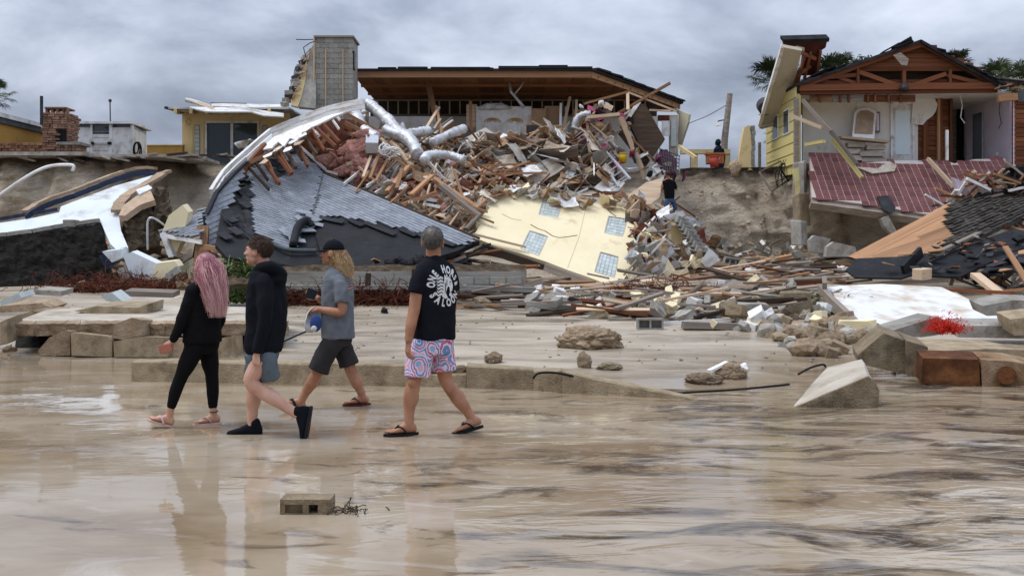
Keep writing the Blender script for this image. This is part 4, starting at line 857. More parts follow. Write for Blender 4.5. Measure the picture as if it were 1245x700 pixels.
# ------------------------------------------------------------------ collapsed grey roof
t = thing('collapsed_roof', 'large collapsed grey shingle roof folded over the debris', 'roof', P(430, 335, 30))
RP = Plane((393, 212, 35.2), (580, 292, 30.2), (412, 325, 28.6))
cb = RP.at(378, 268)
LP = Plane((393, 212, 35.2), (378, 268, cb.y), (300, 235, 32.6))
rp_out = [(393, 212), (440, 231), (500, 257), (550, 279), (583, 292), (556, 304), (530, 312), (512, 318), (470, 327), (430, 336), (398, 331), (378, 268)]
lp_out = [(353, 168), (393, 212), (378, 268), (398, 331), (352, 322), (318, 316), (276, 312), (262, 296), (272, 240), (292, 205), (322, 190), (340, 176)]
slab('deck', RP.poly(rp_out, -.02), .14, M_felt, t); slab('deck', LP.poly(lp_out, -.02), .14, M_felt, t)
rp_sh = [(393, 212), (440, 231), (500, 257), (550, 279), (581, 291), (560, 298), (546, 297), (541, 291), (520, 290), (513, 283), (498, 285), (490, 277), (478, 279), (462, 271), (448, 274), (440, 267), (425, 268), (412, 262), (390, 265), (379, 268)]
lp_sh = [(352, 169), (393, 212), (379, 268), (372, 275), (362, 284), (357, 300), (352, 305), (338, 300), (334, 293), (322, 290), (312, 283), (305, 270), (304, 258), (299, 248), (302, 236), (296, 226), (299, 210), (318, 199), (330, 194), (344, 186), (350, 178)]
shingle_field('shingles', RP, rp_sh, (393, 212), (580, 292), t); shingle_field('shingles', LP, lp_sh, (302, 232), (388, 262), t)
# starter strips standing proud along the torn shingle line
for a, b in (((390, 266), (418, 272)), ((424, 268), (441, 276)), ((444, 272), (481, 287)), ((486, 279), (506, 288)), ((508, 285), (530, 296)), ((533, 293), (553, 300))):
    plank(RP.at(*a, .05), RP.at(*b, .05), .2, .03, M_dshingle, t, 'starter_strip', up=RP.n)
plank(LP.at(393, 213, .03), LP.at(380, 262, .03), .06, .02, M_teal, t, 'crease_strip', up=LP.n, var=0)  # thin dark strip along the fold line
plank(RP.at(393, 211, .03), RP.at(583, 291, .03), .06, .05, M_wooddark, t, 'ridge_edge', up=RP.n)
# dark torn tabs left of the shingles
for i in range(26):
    q = rand_in([(352, 175), (345, 195), (358, 210), (352, 200), (345, 188), (330, 196), (332, 215), (350, 208)]) if i < 8 else rand_in([(272, 238), (300, 205), (303, 240), (306, 275), (286, 290), (268, 292)])
    c = LP.at(*q, .08+.02*(i % 4)); pbox('torn_tab', c, (.5, .28, .02), M_dshingle, t, frame(LP.at(q[0]+9, q[1]+6)-LP.at(*q), LP.n) @ Matrix.Rotation(random.uniform(-.3, .3), 3, 'Y'), .01)
for i in range(13):
    y = 222+i*5.6; x = 299+i*.35+random.uniform(-1.5, 1.5); c = LP.at(x, y, .06)
    pbox('torn_tab', c, (.34, .22, .02), M_dshingle, t, frame(LP.at(x+9, y+6)-LP.at(x, y), LP.n) @ Matrix.Rotation(R(12), 3, 'Y'), .01)
# dislodged tabs and the bent vent boot
for (x, y, a) in ((369, 262, 1.0), (376, 272, 1.3), (381, 268, .7), (374, 284, 1.5), (383, 276, .9), (372, 277, .4), (385, 271, 1.9), (366, 271, .2), (354, 291, .5), (361, 296, 1.1), (348, 287, .3)):
    pbox('loose_shingle', LP.at(x, y, .12), (.5, .24, .025), M_shingle2 if 'M_shingle2' in globals() else M_conc, t, frame(LP.at(x+9, y+6)-LP.at(x, y), LP.n) @ Matrix.Rotation(a, 3, 'Z') @ Matrix.Rotation(.15, 3, 'Y'), .01)
MB().tube(curve([LP.at(356, 302, .1), LP.at(361, 286, .25), LP.at(371, 277, .25), LP.at(379, 279, .1)]), .13, 8).build('vent_boot', M_felt, t, True)
MB().tube(curve([LP.at(330, 298, .08), LP.at(345, 307, .12), LP.at(362, 309, .12), LP.at(384, 308, .08)]), .07, 6).build('bent_flashing', M_teal, t, True)
# white eave with gutter, bent over the top
EP = Plane((443, 127, 35.4), (330, 165, 35.6), (262, 235, 32.4))
slab('eave_soffit', EP.poly([(402, 137), (430, 132), (405, 142), (385, 152), (370, 158), (362, 170), (352, 168), (345, 178), (338, 172), (330, 180), (318, 182), (300, 196), (330, 166)]), .06, M_white, t)
for a, b in (((443, 126), (403, 134)), ((404, 133.5), (366, 147)), ((367, 146.5), (330, 162)), ((331, 161.5), (298, 190)), ((299, 189), (272, 214)), ((273, 213), (258, 236))):
    plank(EP.at(*a, .08), EP.at(*b, .08), .12, .2, M_white, t, 'gutter', var=0); plank(EP.at(a[0]+1, a[1]+4.5, .03), EP.at(b[0]+2, b[1]+4.5, .03), .05, .16, M_white, t, 'drip_edge', var=0)
for i in range(13):
    tt = (i+random.uniform(-.3, .3))/12; x = lin(304, 396, tt); y = lin(203, 148, tt)
    plank(EP.at(x-4, y-1, -.08), EP.at(x+random.uniform(2, 16), y+random.uniform(7, 24), -.4), random.uniform(.05, .1), .11, random.choice((M_woodred, M_woodred, M_wooddark)), t, 'rafter')
plank(EP.at(323, 176, -.02), EP.at(268, 238, -.02), .1, .22, M_woodred, t, 'barge_rafter')
plank(EP.at(330, 186, .02), EP.at(300, 200, .02), .1, .14, M_wood, t, 'splintered_rafter')
for i in range(9): put('torn_eave_board', unit_rock(M_white if i % 3 else M_woodpale, i % 6, 'shard'), EP.at(322+i*6.5+random.uniform(-3, 3), 195-i*4+random.uniform(-6, 8), .05), (.5, .35, .03), frame(EP.at(330, 190)-EP.at(322, 196), EP.n) @ Matrix.Rotation(random.uniform(-.6, .6), 3, 'Z'), t)
# attic cavity behind the fold: red rafters, insulation
CP = Plane((360, 170, 36.6), (440, 140, 37.2), (470, 225, 35.4))
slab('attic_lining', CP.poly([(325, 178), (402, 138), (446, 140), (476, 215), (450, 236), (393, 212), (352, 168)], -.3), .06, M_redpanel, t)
for i in range(24):
    x, y = rand_in([(350, 165), (405, 139), (440, 145), (455, 185), (400, 208), (380, 196)]); an = random.choice((-.9, -.75, .75, .6))+random.uniform(-.15, .15); l_ = random.uniform(12, 34)
    plank(CP.at(x-l_*math.cos(an), y-l_*math.sin(an)*.8, random.uniform(-.2, .25)), CP.at(x+l_*math.cos(an), y+l_*math.sin(an)*.8, random.uniform(-.2, .25)), .07, .14, random.choice((M_woodred, M_woodred, M_wood)), t, 'rafter')
for i in range(7): put('attic_scrap', unit_rock(random.choice((M_woodpale, M_white)), i % 6, 'shard'), CP.at(*rand_in([(360, 165), (400, 145), (425, 170), (390, 200)]), .2), (.45, .22, .03), rot_rand(random, .9), t)
ins = thing('insulation_batts', 'torn pink insulation batts hanging inside the collapsed roof', 'insulation', P(425, 215, 35.5))
for i in range(20):
    q = rand_in([(398, 200), (420, 170), (448, 165), (462, 195), (452, 226), (425, 222)]); put('batt', unit_rock(M_insul, i % 6, 'lump'), CP.at(*q, random.uniform(0, .2)), (random.uniform(.6, 1.3), random.uniform(.15, .25), random.uniform(.3, .6)), rot_rand(random, .6), ins)
for a, b in (((352, 170), (398, 213)), ((398, 213), (412, 218)), ((404, 139), (415, 153)), ((464, 190), (444, 224)), ((406, 152), (414, 164))): plank(CP.at(*a, .25), CP.at(*b, .3), .05, .08, M_white, t, 'edge_trim')
# hanging shingled strip on the left, its torn lower end, orange splintered beam
HP = Plane((250, 262, 30.8), (291, 213, 32.4), (270, 306, 30.4))
hp_out = [(249, 264), (256, 243), (268, 226), (284, 211), (296, 207), (290, 226), (281, 252), (274, 283), (272, 300), (266, 297), (263, 309), (257, 298), (252, 312), (249, 290)]
slab('hanging_deck', HP.poly(hp_out, -.02), .08, M_felt, t); shingle_field('shingles', HP, hp_out, (250, 275), (278, 262), t, .16, .24)
slab('felt_flap', HP.poly([(246, 262), (250, 258), (247, 300), (240, 318), (234, 312), (240, 280)], .03), .05, M_felt, t)
for a, b, w in (((250, 262), (262, 236), .14), ((262, 236), (284, 212), .14), ((284, 212), (300, 198), .12)): plank(HP.at(*a, .06), HP.at(*b, .06), w, .08, M_dshingle, t, 'bent_edge')
SP2 = Plane((196, 282, 30.2), (246, 262, 30.8), (235, 290, 29.4))
t2 = thing('shingle_flap', 'small loose piece of grey shingled roof left of the collapsed roof', 'roof piece', P(220, 300, 30))
slab('deck', SP2.poly([(193, 281), (214, 273), (235, 262), (247, 254), (246, 272), (242, 290), (220, 286)], -.02), .08, M_woodgrey, t2)
shingle_field('shingles', SP2, [(193, 281), (214, 273), (235, 262), (247, 254), (246, 272), (242, 290), (220, 286)], (193, 281), (240, 268), t2, .13, .3)
plank(SP2.at(194, 282, -.1), SP2.at(244, 291, -.1), .06, .12, M_white, t2, 'edge_board')
t2 = thing('orange_beam', 'splintered orange beam standing behind the pink haired person', 'beam', P(250, 320, 29.5))
plank(P(247, 276, 30), P(243, 322, 29.5), .34, .2, M_wood, t2, 'upright'); plank(P(243, 306, 29.4), P(262, 316, 29.3), .2, .3, M_wood, t2, 'brace'); plank(P(250, 300, 29.4), P(296, 312, 29), .2, .14, M_wood, t2, 'brace'); plank(P(290, 309, 29), P(318, 328, 28.5), .14, .14, M_wood, t2, 'brace')
# lower torn edge of the roof
rg = random.Random(5)
for i in range(44):
    tt = rg.random(); x = lin(400, 575, tt)+rg.uniform(-8, 8); y = lin(338, 305, tt)+rg.uniform(2, 14); l_ = rg.uniform(8, 40); an = rg.gauss(-.18, .14)
    Yd = lin(28.4, 30.2, tt)-.1; plank(P(x-l_*math.cos(an), y-l_*math.sin(an), Yd+rg.uniform(-.2, .4)), P(x+l_*math.cos(an), y+l_*math.sin(an), Yd+rg.uniform(-.2, .4)), rg.uniform(.05, .22), rg.uniform(.04, .1), rg.choice((M_wood, M_woodgrey, M_woodred, M_woodgrey, M_wooddark, M_dshingle)), t, 'torn_eave_board')
for i in range(14):
    x, y = rg.uniform(440, 512), 0; y = lin(336, 316, (x-440)/72)+rg.uniform(-6, 3)
    put('curled_felt', unit_rock(M_felt, i % 6, 'rock'), P(x, y, 28.3), (.5, .3, .3), rot_rand(rg, .8), t)

# ------------------------------------------------------------------ yellow wall panel with glass block windows
t = thing('fallen_yellow_wall', 'big pale yellow wall lying tilted with four glass block windows', 'wall', P(690, 350, 30))
YPn = Plane((612, 236, 34.2), (780, 256, 34.0), (745, 348, 29.6))
yo = [(574, 289), (584, 273), (579, 270), (595, 253), (591, 249), (612, 237), (619, 240), (633, 232), (660, 236), (700, 243), (740, 248), (782, 255), (776, 262), (781, 272), (768, 284), (775, 296), (762, 302), (767, 317), (770, 326), (761, 335), (757, 342), (750, 350), (716, 337), (690, 328), (664, 318), (630, 307), (604, 300), (585, 292)]
def hole(q): return q
YW = True
plank(YPn.at(588, 294, -.25), YPn.at(664, 320, -.25), .25, .3, M_wooddark, t, 'bottom_plate'); plank(YPn.at(664, 320, -.2), YPn.at(752, 353, -.2), .25, .34, M_woodgrey, t, 'bottom_plate')
wins = [[(660, 242), (684, 245.5), (678, 265), (655, 261)], [(644, 280), (666, 287), (655, 311), (633, 302)], [(740, 262.5), (763, 266), (757, 287.5), (735, 283)], [(730, 306), (752, 312), (747, 337.5), (723, 330.5)]]
from mathutils.geometry import tessellate_polygon
loops = [YPn.poly(yo)]+[YPn.poly(q) for q in wins]; flatv = [p for lp in loops for p in lp]; mb = MB(); no_ = len(yo)
mb.add(flatv, [tuple(f) if newell([flatv[i] for i in f]).dot(YPn.n) > 0 else tuple(f[::-1]) for f in tessellate_polygon(loops)])
for k, lp in enumerate(loops):
    n_ = len(lp); d_ = YPn.n*(.2 if k == 0 else .09); mb.add(lp+[p-d_ for p in lp], [(i, (i+1) % n_, (i+1) % n_+n_, i+n_) for i in range(n_)])
mb.add([p-YPn.n*.2 for p in loops[0]], [tuple(range(no_))]); mb.build('wall_face', M_yellow, t)
for q in wins:
    c4 = YPn.poly(q); w_ = MB().prism(YPn.poly(q, -.06), -YPn.n*.02).build('glass_block_window', M_drywall, t)
    ctr = sum(c4, Vector())/4; uu = frame(c4[1]-c4[0], YPn.n)
    for e in range(4): plank(c4[e]-YPn.n*.03, c4[(e+1) % 4]-YPn.n*.03, .03, .06, M_drywall, w_, 'frame', up=YPn.n, var=0)
    nx, ny = 5, 6
    for i in range(nx):
        for j in range(ny):
            a = c4[0].lerp(c4[1], (i+.5)/nx).lerp(c4[3].lerp(c4[2], (i+.5)/nx), (j+.5)/ny)
            m3 = Matrix((((c4[1]-c4[0]).normalized()), ((c4[3]-c4[0]).normalized()), YPn.n)).transposed()
            o = bpy.data.objects.new('glass_block', unit_box(M_gblock, .07)); o.matrix_basis = Matrix.Translation(a-YPn.n*.05) @ m3.to_4x4() @ Matrix.Diagonal(((c4[1]-c4[0]).length/nx*.94, (c4[3]-c4[0]).length/ny*.94, .05, 1)); link(o, w_)
rg = random.Random(77)
for a, b, w in (((536, 233), (583, 269), .24), ((583, 268), (566, 284), .14), ((552, 251), (592, 263), .12), ((604, 238), (574, 262), .1), ((598, 246), (640, 229), .1), ((560, 262), (600, 276), .1), ((640, 231), (700, 240), .09), ((690, 244), (760, 246), .08), ((575, 292), (640, 306), .12)):
    m = rg.choice((M_wood, M_woodgrey, M_woodpale)); plank(YPn.at(*a, .22), YPn.at(*b, .16), w, w*.6, m, None, 'edge_beam', label=' '.join((ADJ.get(m.name, 'broken'), 'beam lying on the', 'left tip' if b[0] < 600 and a[0] < 590 else 'lower edge' if b[1] > 300 else 'upper edge', 'of the fallen yellow wall')), cat='timber', group='beams on the fallen yellow wall')
for i in range(80):
    tt = rg.random(); x = lin(588, 782, tt); y = lin(246, 254, tt)-10*math.sin(min(1, tt*2.2)*3.1)*(tt < .45)+rg.uniform(-6, 3); m = rg.choice((M_drywall, M_white, M_woodpale, M_yellow, M_conc, M_card, M_wood)); l_ = rg.uniform(.2, .7)
    put('edge_scrap', unit_sheet(m, rg.randrange(6)), YPn.at(x, y, rg.uniform(.03, .3)), (l_, l_*rg.uniform(.3, .8), l_), rot_rand(rg, 1.0), None, ' '.join(('small' if l_ < .4 else 'big', ADJ.get(m.name, 'torn'), 'scrap along the top edge of the yellow wall,', 'left half' if x < 685 else 'right half')), 'scrap', 'scraps along the yellow wall top')
def strip(pts, w, m, nm, par, pl, lift=.004):
    mb = MB()
    for a, b in zip(pts, pts[1:]):
        A_, B_ = pl.at(*a, lift), pl.at(*b, lift); s_ = (B_-A_).cross(pl.n).normalized()*w; mb.prism([A_-s_, B_-s_, B_+s_, A_+s_], -pl.n*.02)
    return mb.build(nm, m, par)
strip([(645, 273), (654, 278), (663, 281), (672, 287), (680, 289), (690, 288), (702, 286)], .018, M_wooddark, 'crack', t, YPn)
strip([(732, 252), (738, 254), (744, 260), (749, 263)], .02, M_wooddark, 'crack', t, YPn); strip([(610, 260), (622, 266), (634, 268)], .012, M_woodgrey, 'crack', t, YPn)
strip([(714, 246), (704, 288), (690, 326)], .008, M_coping, 'panel_joint', t, YPn)
for i in range(16):
    tt = i/15; q = [(782, 255), (776, 262), (781, 272), (768, 284), (775, 296), (762, 302), (767, 317), (770, 326), (757, 342)][min(8, int(tt*9))]
    pbox('broken_block', YPn.at(q[0]+random.uniform(-2, 5), q[1]+random.uniform(-4, 4), -.14), (.38, .2, .19), M_block, t, rot_rand(random, .4), .04)
# ------------------------------------------------------------------ heap of roof timbers between the collapsed roof and the gutted house
TP = Plane((440, 175, 37.8), (640, 200, 39.2), (560, 285, 32.2))
G_T = 'broken roof timbers in the heap'; L_T = 'broken reddish roof timber in the heap above the grey roof'
def tl(a, b, m, l_=1.0):
    x, y = (a[0]+b[0])/2, (a[1]+b[1])/2; w = 'below the silver ducts' if x < 490 and y > 190 else 'between the silver ducts' if x < 560 and y < 200 else 'above the grey roof ridge' if x < 560 else 'above the yellow wall' if y > 208 else 'below the white back wall'
    return ' '.join((size_word(l_ if a == b else math.hypot(b[0]-a[0], b[1]-a[1])/32), ADJ.get(m.name, 'broken'), 'roof timber in the heap', w))
for a, b, w, m in (((518, 221), (579, 265), .3, M_wood), ((564, 215), (649, 213), .16, M_wood), ((579, 226), (662, 226), .16, M_wood), ((569, 237), (612, 235), .16, M_woodred), ((494, 221), (469, 242), .2, M_wood), ((523, 229), (497, 252), .2, M_wood),
                 ((590, 213), (576, 242), .12, M_wood), ((605, 214), (620, 236), .12, M_woodred), ((579, 262), (565, 278), .16, M_woodgrey), ((545, 245), (588, 262), .14, M_woodgrey), ((566, 212), (634, 240), .12, M_woodred), ((640, 214), (610, 226), .12, M_wood),
                 ((466, 168), (516, 172), .2, M_wood), ((470, 173), (560, 180), .14, M_woodred), ((500, 195), (556, 205), .18, M_woodred), ((502, 190), (540, 200), .14, M_wood), ((452, 195), (440, 226), .12, M_woodpale), ((460, 200), (448, 230), .12, M_wood), ((470, 204), (455, 232), .12, M_wood),
                 ((486, 225), (480, 245), .16, M_wood), ((536, 170), (528, 142), .14, M_wood), ((517, 165), (532, 143), .14, M_woodpale), ((526, 168), (534, 155), .12, M_woodpale), ((550, 222), (560, 250), .12, M_wood), ((530, 250), (556, 238), .12, M_wood), ((440, 165), (474, 188), .22, M_woodpale), ((474, 186), (500, 208), .22, M_woodpale)):
    plank(TP.at(*a, random.uniform(.2, .6)), TP.at(*b, random.uniform(.2, .6)), w*.8, w*.45, m, None, 'roof_timber', label=tl(a, b, m), cat='timber', group=G_T)
rg = random.Random(11)
for i in range(270):
    x, y = rand_in([(440, 182), (480, 165), (560, 172), (640, 205), (660, 232), (612, 240), (585, 262), (575, 285), (500, 256), (440, 226), (432, 195)], rg)
    an = rg.choice((-1.1, -.8, .55, .65, .1, -.6))+rg.gauss(0, .2); l_ = rg.uniform(8, 34) if i % 6 else rg.uniform(34, 60)
    a = TP.at(x-l_*math.cos(an)*.7, y-l_*math.sin(an)*.6, rg.uniform(-.5, .3)); b = TP.at(x+l_*math.cos(an)*.7, y+l_*math.sin(an)*.6, rg.uniform(-.5, .35))
    m = rg.choice((M_wood, M_wood, M_woodred, M_woodpale, M_woodpale, M_woodgrey, M_woodpale, M_white)); plank(a, b, rg.uniform(.04, .09), rg.uniform(.04, .12), m, None, 'roof_timber', label=tl((x, y), (x, y), m, (b-a).length), cat='timber', group=G_T)
for i in range(22):
    q = rand_in([(440, 190), (500, 200), (560, 240), (570, 270), (500, 250), (440, 225)], rg); put('insulation_tuft', unit_rock(M_insul, i % 6, 'lump'), TP.at(*q, rg.uniform(-.3, .1)), (rg.uniform(.3, .9), .3, rg.uniform(.2, .5)), rot_rand(rg, .6), None, 'tuft of pink insulation caught among the roof timbers', 'insulation', 'pink tufts among roof timbers')
DL = ('thick silver duct arching over the collapsed roof edge', 'silver duct loop hanging in front of the arching duct', 'silver duct branching right towards the block heap', 'short white duct lying across the reddish timbers', 'white duct bent over the truss timbers low in the heap', 'grey flexible duct hanging beside the tilted black board')
for lb, pts, r_ in zip(DL, ([(428, 160), (433, 149), (446, 149), (466, 166), (480, 182), (497, 196), (504, 211)], [(429, 157), (434, 172), (446, 186), (455, 191)], [(464, 180), (484, 187), (500, 184), (518, 181)], [(522, 196), (541, 186), (560, 178)], [(512, 219), (518, 212), (541, 212), (560, 218)], [(698, 157), (702, 144), (712, 139), (719, 140)]), (.24, .23, .2, .17, .18, .17)):
    duct('flexible_duct', [TP.at(x, y, .75) if x < 600 else P(x, y, 41.2) for x, y in pts], r_, lb)
plank(TP.at(449, 192, .7), TP.at(449, 202, .7), .45, .4, M_metal, None, 'duct_plenum', label='square metal duct box below the silver duct loop', cat='duct box')
mb = MB()
for k in range(7):
    c = TP.at(468+rg.uniform(-7, 10), 207+rg.uniform(-7, 7), .8); r0 = rg.uniform(.12, .24); ax = rot_rand(rg, 1.2); mb.tube([c+ax @ Vector((r0*math.cos(a), r0*math.sin(a), .02*a)) for a in np.linspace(0, 6.6, 14)], .028, 5)
tag(mb.build('white_hose', M_pvc), 'tangled white hose among timbers below the silver ducts', 'hose')

# ------------------------------------------------------------------ interior wreckage along the top of the slope
L_I = 'torn board of wall lining in the wreckage below the gutted house'; G_I = 'torn wall boards below gutted house'
rg = random.Random(19)
for i in range(60):
    x, y = rand_in([(440, 182), (480, 168), (560, 176), (640, 208), (655, 228), (612, 238), (585, 258), (560, 268), (500, 250), (440, 222)], rg); m = rg.choice((M_drywall, M_white, M_drywall, M_insul, M_woodpale, M_card)); l_ = rg.uniform(.25, .8)
    put('torn_scrap', unit_sheet(m, rg.randrange(6)), TP.at(x, y, rg.uniform(-.1, .35)), (l_, l_*rg.uniform(.4, .9), l_), rot_rand(rg, 1.0), None, ' '.join(('small' if l_ < .5 else 'big', ADJ.get(m.name, 'pink'), 'torn scrap among the roof timbers', 'below the silver ducts' if x < 500 else 'above the grey roof ridge' if x < 570 else 'above the yellow wall')), 'scrap', 'torn scraps among roof timbers')
rg = random.Random(21)
mixs = (M_drywall, M_drywall, M_card, M_white, M_woodpale, M_woodgrey, M_conc)
for i in range(95):
    x, y = rand_in([(500, 168), (560, 170), (600, 170), (645, 160), (700, 162), (745, 172), (745, 215), (700, 238), (660, 226), (600, 196), (540, 188), (500, 176)], rg)
    Y = 40.6+rg.uniform(-.9, 1.2)-(y-150)/60*1.6; c = P(x, y, Y)
    m = rg.choice(mixs); l_ = rg.uniform(.5, 1.8); put('wall_board', unit_sheet(m, rg.randrange(6)), c, (l_, rg.uniform(.3, 1.0), l_*.8), rot_rand(rg, .9), None, ' '.join((size_word(l_), ADJ.get(m.name, 'broken'), 'torn wall board below the', 'gilt panelled wall' if x < 650 else 'lilac partition' if x > 695 else 'cardboard boxes')), 'board', G_I)
L_J = 'splintered stud lying across the wreckage below the gutted house'; G_J = 'splintered studs below gutted house'
for i in range(70):
    x, y = rand_in([(520, 172), (600, 160), (690, 150), (745, 160), (760, 230), (700, 240), (640, 225), (560, 190)], rg); an = rg.uniform(0, 3.14); l_ = rg.uniform(8, 26); Y = 40.2-(y-150)/60*1.8
    plank(P(x-l_*math.cos(an), y-l_*math.sin(an)*.6, Y+rg.uniform(-.6, .6)), P(x+l_*math.cos(an), y+l_*math.sin(an)*.6, Y+rg.uniform(-.6, .6)), rg.uniform(.04, .11), rg.uniform(.03, .07), (m := rg.choice((M_wood, M_woodpale, M_woodgrey, M_white, M_woodred))), None, 'broken_stud', label=' '.join((size_word(l_/14), ADJ.get(m.name, 'broken'), 'stud lying', 'below the white back wall' if x < 580 else 'below the gilt panelled wall' if x < 650 else 'left of the ladder')), cat='timber', group=G_J)
def quadslab(name, pts, Y, th, m, label, cat, group=None, dy=0):
    n = len(pts); ys_ = [y for x, y in pts]; p = [P(x, y, Y+dy*(1-(y-min(ys_))/(max(ys_)-min(ys_)+1e-6))) for x, y in pts]
    return tag(MB().prism(p, (0, th, -.02)).build(name, m), label, cat, group)
quadslab('chest', [(472, 164), (490, 148), (497, 166), (494, 172)], 41, .6, M_white, 'white chest tipped over against the white back wall', 'chest', None, .3)
quadslab('brown_cushion', [(503, 160), (512, 152), (522, 163), (516, 172), (504, 168)], 40.8, .4, M_cloth[5], 'brown cushion beside the white chest', 'cushion', None, .2)
quadslab('torn_sheet', [(565, 168), (590, 155), (605, 165), (598, 178), (575, 182)], 40.6, .06, M_drywall, 'large torn beige sheet on the wreckage below the panelled wall', 'board', None, .8)
quadslab('torn_sheet', [(598, 175), (612, 162), (622, 166), (604, 176)], 40.2, .05, M_white, 'white torn sheet below the gilt panelled wall', 'board', None, .5)
quadslab('concrete_landing', [(555, 196), (615, 190), (612, 208), (590, 214), (560, 210)], 38.6, .2, M_conc, 'pale flat concrete landing in the middle of the wreckage', 'slab', None, 1.6)
quadslab('slatted_screen', [(612, 192), (630, 176), (648, 174), (640, 200), (618, 205)], 39.6, .08, M_woodgrey, 'weathered slatted screen sliding off the floor edge', 'screen', None, .8)
quadslab('brown_board', [(655, 206), (680, 198), (695, 208), (692, 228), (665, 222)], 38.9, .06, M_card, 'brown board leaning below the floor slab', 'board', None, .5)
quadslab('tin_sheet', [(677, 222), (690, 206), (700, 210), (688, 225)], 38.4, .05, M_metal, 'grey tin sheet leaning on the dirt wall', 'sheet', None, .4)
quadslab('cardboard_sheet', [(640, 222), (662, 230), (655, 236), (645, 232)], 37.6, .05, M_wood, 'small orange plywood sheet on the truss timbers', 'board', None, .3)
quadslab('plywood_sheet', [(760, 240), (785, 222), (806, 216), (802, 240), (790, 249), (774, 245)], 36.6, .08, M_woodpale, 'wide pale plywood sheet lying left of the standing man', 'board', None, .9)
quadslab('white_cloth', [(722, 228), (735, 217), (760, 222), (752, 232), (735, 234)], 37.8, .05, M_cloth[3], 'white cloth spread at the foot of the ladder', 'cloth', None, .8)
quadslab('brown_log', [(720, 236), (735, 232), (752, 234), (750, 240), (722, 242)], 37.2, .3, M_cloth[5], 'rolled brown rug lying below the ladder', 'rug', None, .1)
for x, y, k, lb in ((661, 183, 0, 'pink cloth hanging over the floor edge'), (673, 180, 3, 'white shirt hanging beside the pink cloth'), (689, 181, 1, 'black coat hanging beside the white shirt'), (806, 190, 2, 'plum coloured cloth in the crate below the black board'), (700, 186, 5, 'brown cloth hung at the cupboard side')):
    mb = MB(); n = 8; vs = []
    for j in range(n):
        for i in range(n):
            u_, v_ = i/(n-1), j/(n-1); vs.append(P(x-5+10*u_*(1-.25*v_)+1.5*math.sin(v_*5+k), y-8+18*v_, 40.2+.12*math.sin(u_*14+k)+.05*math.sin(v_*6)))
    mb.add(vs, [(j*n+i, j*n+i+1, (j+1)*n+i+1, (j+1)*n+i) for j in range(n-1) for i in range(n-1)]); tag(mb.build('hanging_cloth', M_cloth[k], None, True), lb, 'cloth')
for p0, p1, q0, q1, Y, m, lb in ((648, 668, 156, 172, 41.6, M_card, 'brown cardboard box in the wrecked room'), (664, 684, 152, 178, 41.2, M_card, 'open brown cabinet below cardboard boxes'), (706, 714, 165, 190, 41.0, M_redpanel, 'dark red cupboard beside the lilac partition'), (640, 656, 152, 166, 41.4, M_dmetal, 'dark appliance behind the cardboard box')):
    tag(pxbox('storage_box', p0, p1, q0, q1, Y, Y+.6, m, None, .04), lb, 'box')
slab('dirt_face', [P(640, 196, 41), P(750, 196, 41), P(752, 240, 39.5), P(640, 236, 39.5)], .3, M_dirt, None, label='dark soil face under the broken floor slab', cat='soil bank')
# right end of the gutted house: crossed posts, black board, ladder, crate, buckets
t = thing('tilted_black_board', 'big tilted black board with white edge at the end of the gutted house', 'board', P(790, 195, 40.5))
bpn = Plane((776, 126, 40.4), (808, 169, 40.0), (761, 146, 40.2)); slab('face', bpn.poly([(763, 146), (778, 125.5), (785, 128), (808.5, 169), (793, 191), (779, 178)]), .25, M_wooddark, t)
slab('white_edge', bpn.poly([(759.5, 145), (774, 124), (779, 125), (764, 147.5)], .03), .3, M_white, t); slab('lower_face', bpn.poly([(753, 158), (762, 150), (792, 191), (786, 200)], -.35), .08, M_wooddark, t)
for a, b, w, m, lb in (((753, 137), (815, 101), .16, M_wood, 'long board pointing up to the right above the black board'), ((763, 112), (824, 136), .12, M_woodpale, 'pale rafter sloping right behind the black board'), ((763, 112), (711, 126), .14, M_wood, 'rafter sloping left above the grey flexible duct'),
                   ((763, 112), (763.5, 134), .12, M_woodpale, 'short upright post under the crossing rafters'), ((714, 143), (754, 139), .2, M_woodpale, 'pale level beam left of the black board'), ((755, 143), (785, 218), .26, M_woodpale, 'thick leaning post in front of the black board'),
                   ((755, 155), (804, 204), .14, M_wood, 'thin leaning brace crossing the black board'), ((790, 134), (816, 135), .12, M_woodpale, 'short level board above the black board edge'), ((826, 178), (846, 192), .2, M_yellow2, 'yellow board leaning behind the wire crate'), ((760, 196), (740, 172), .1, M_woodgrey, 'grey stud behind the leaning post'),
                   ((738, 190), (716, 160), .1, M_woodpale, 'pale stud left of the ladder'), ((718, 150), (739, 168), .08, M_woodpale, 'thin pale rail beside the slatted crib'), ((705, 155), (722, 172), .08, M_woodpale, 'lower thin rail of the slatted crib')):
    plank(P(*a, 39.8), P(*b, 39.3), w, w*.6, m, None, 'loose_beam', label=lb, cat='beam')
t = thing('slatted_crate', 'small slatted wooden crate left of the thick leaning post', 'crate', P(720, 165, 40.2))
for k in range(6): plank(P(709+k*3.2, 150+k*2.8, 40), P(720+k*3.2, 144+k*2.8, 40.1), .05, .04, M_wood, t, 'slat')
slab('backing', [P(716, 150, 40.3), P(742, 150, 40.3), P(748, 163, 40.3), P(736, 170, 40.3)], .05, M_card, t)
t = thing('aluminium_ladder', 'aluminium ladder leaning on the soil below the black board', 'ladder', P(752, 228, 38))
la, lb_, lc, ld = P(725, 187, 39.6), P(752, 227, 37.8), P(734, 181.5, 39.6), P(766, 217.5, 37.8)
plank(la, lb_, .1, .06, M_metal, t, 'rail', var=0); plank(lc, ld, .1, .06, M_metal, t, 'rail', var=0)
for k in range(6): plank(la.lerp(lb_, .06+k*.165), lc.lerp(ld, .06+k*.165), .06, .05, M_metal, t, 'rung', var=0)
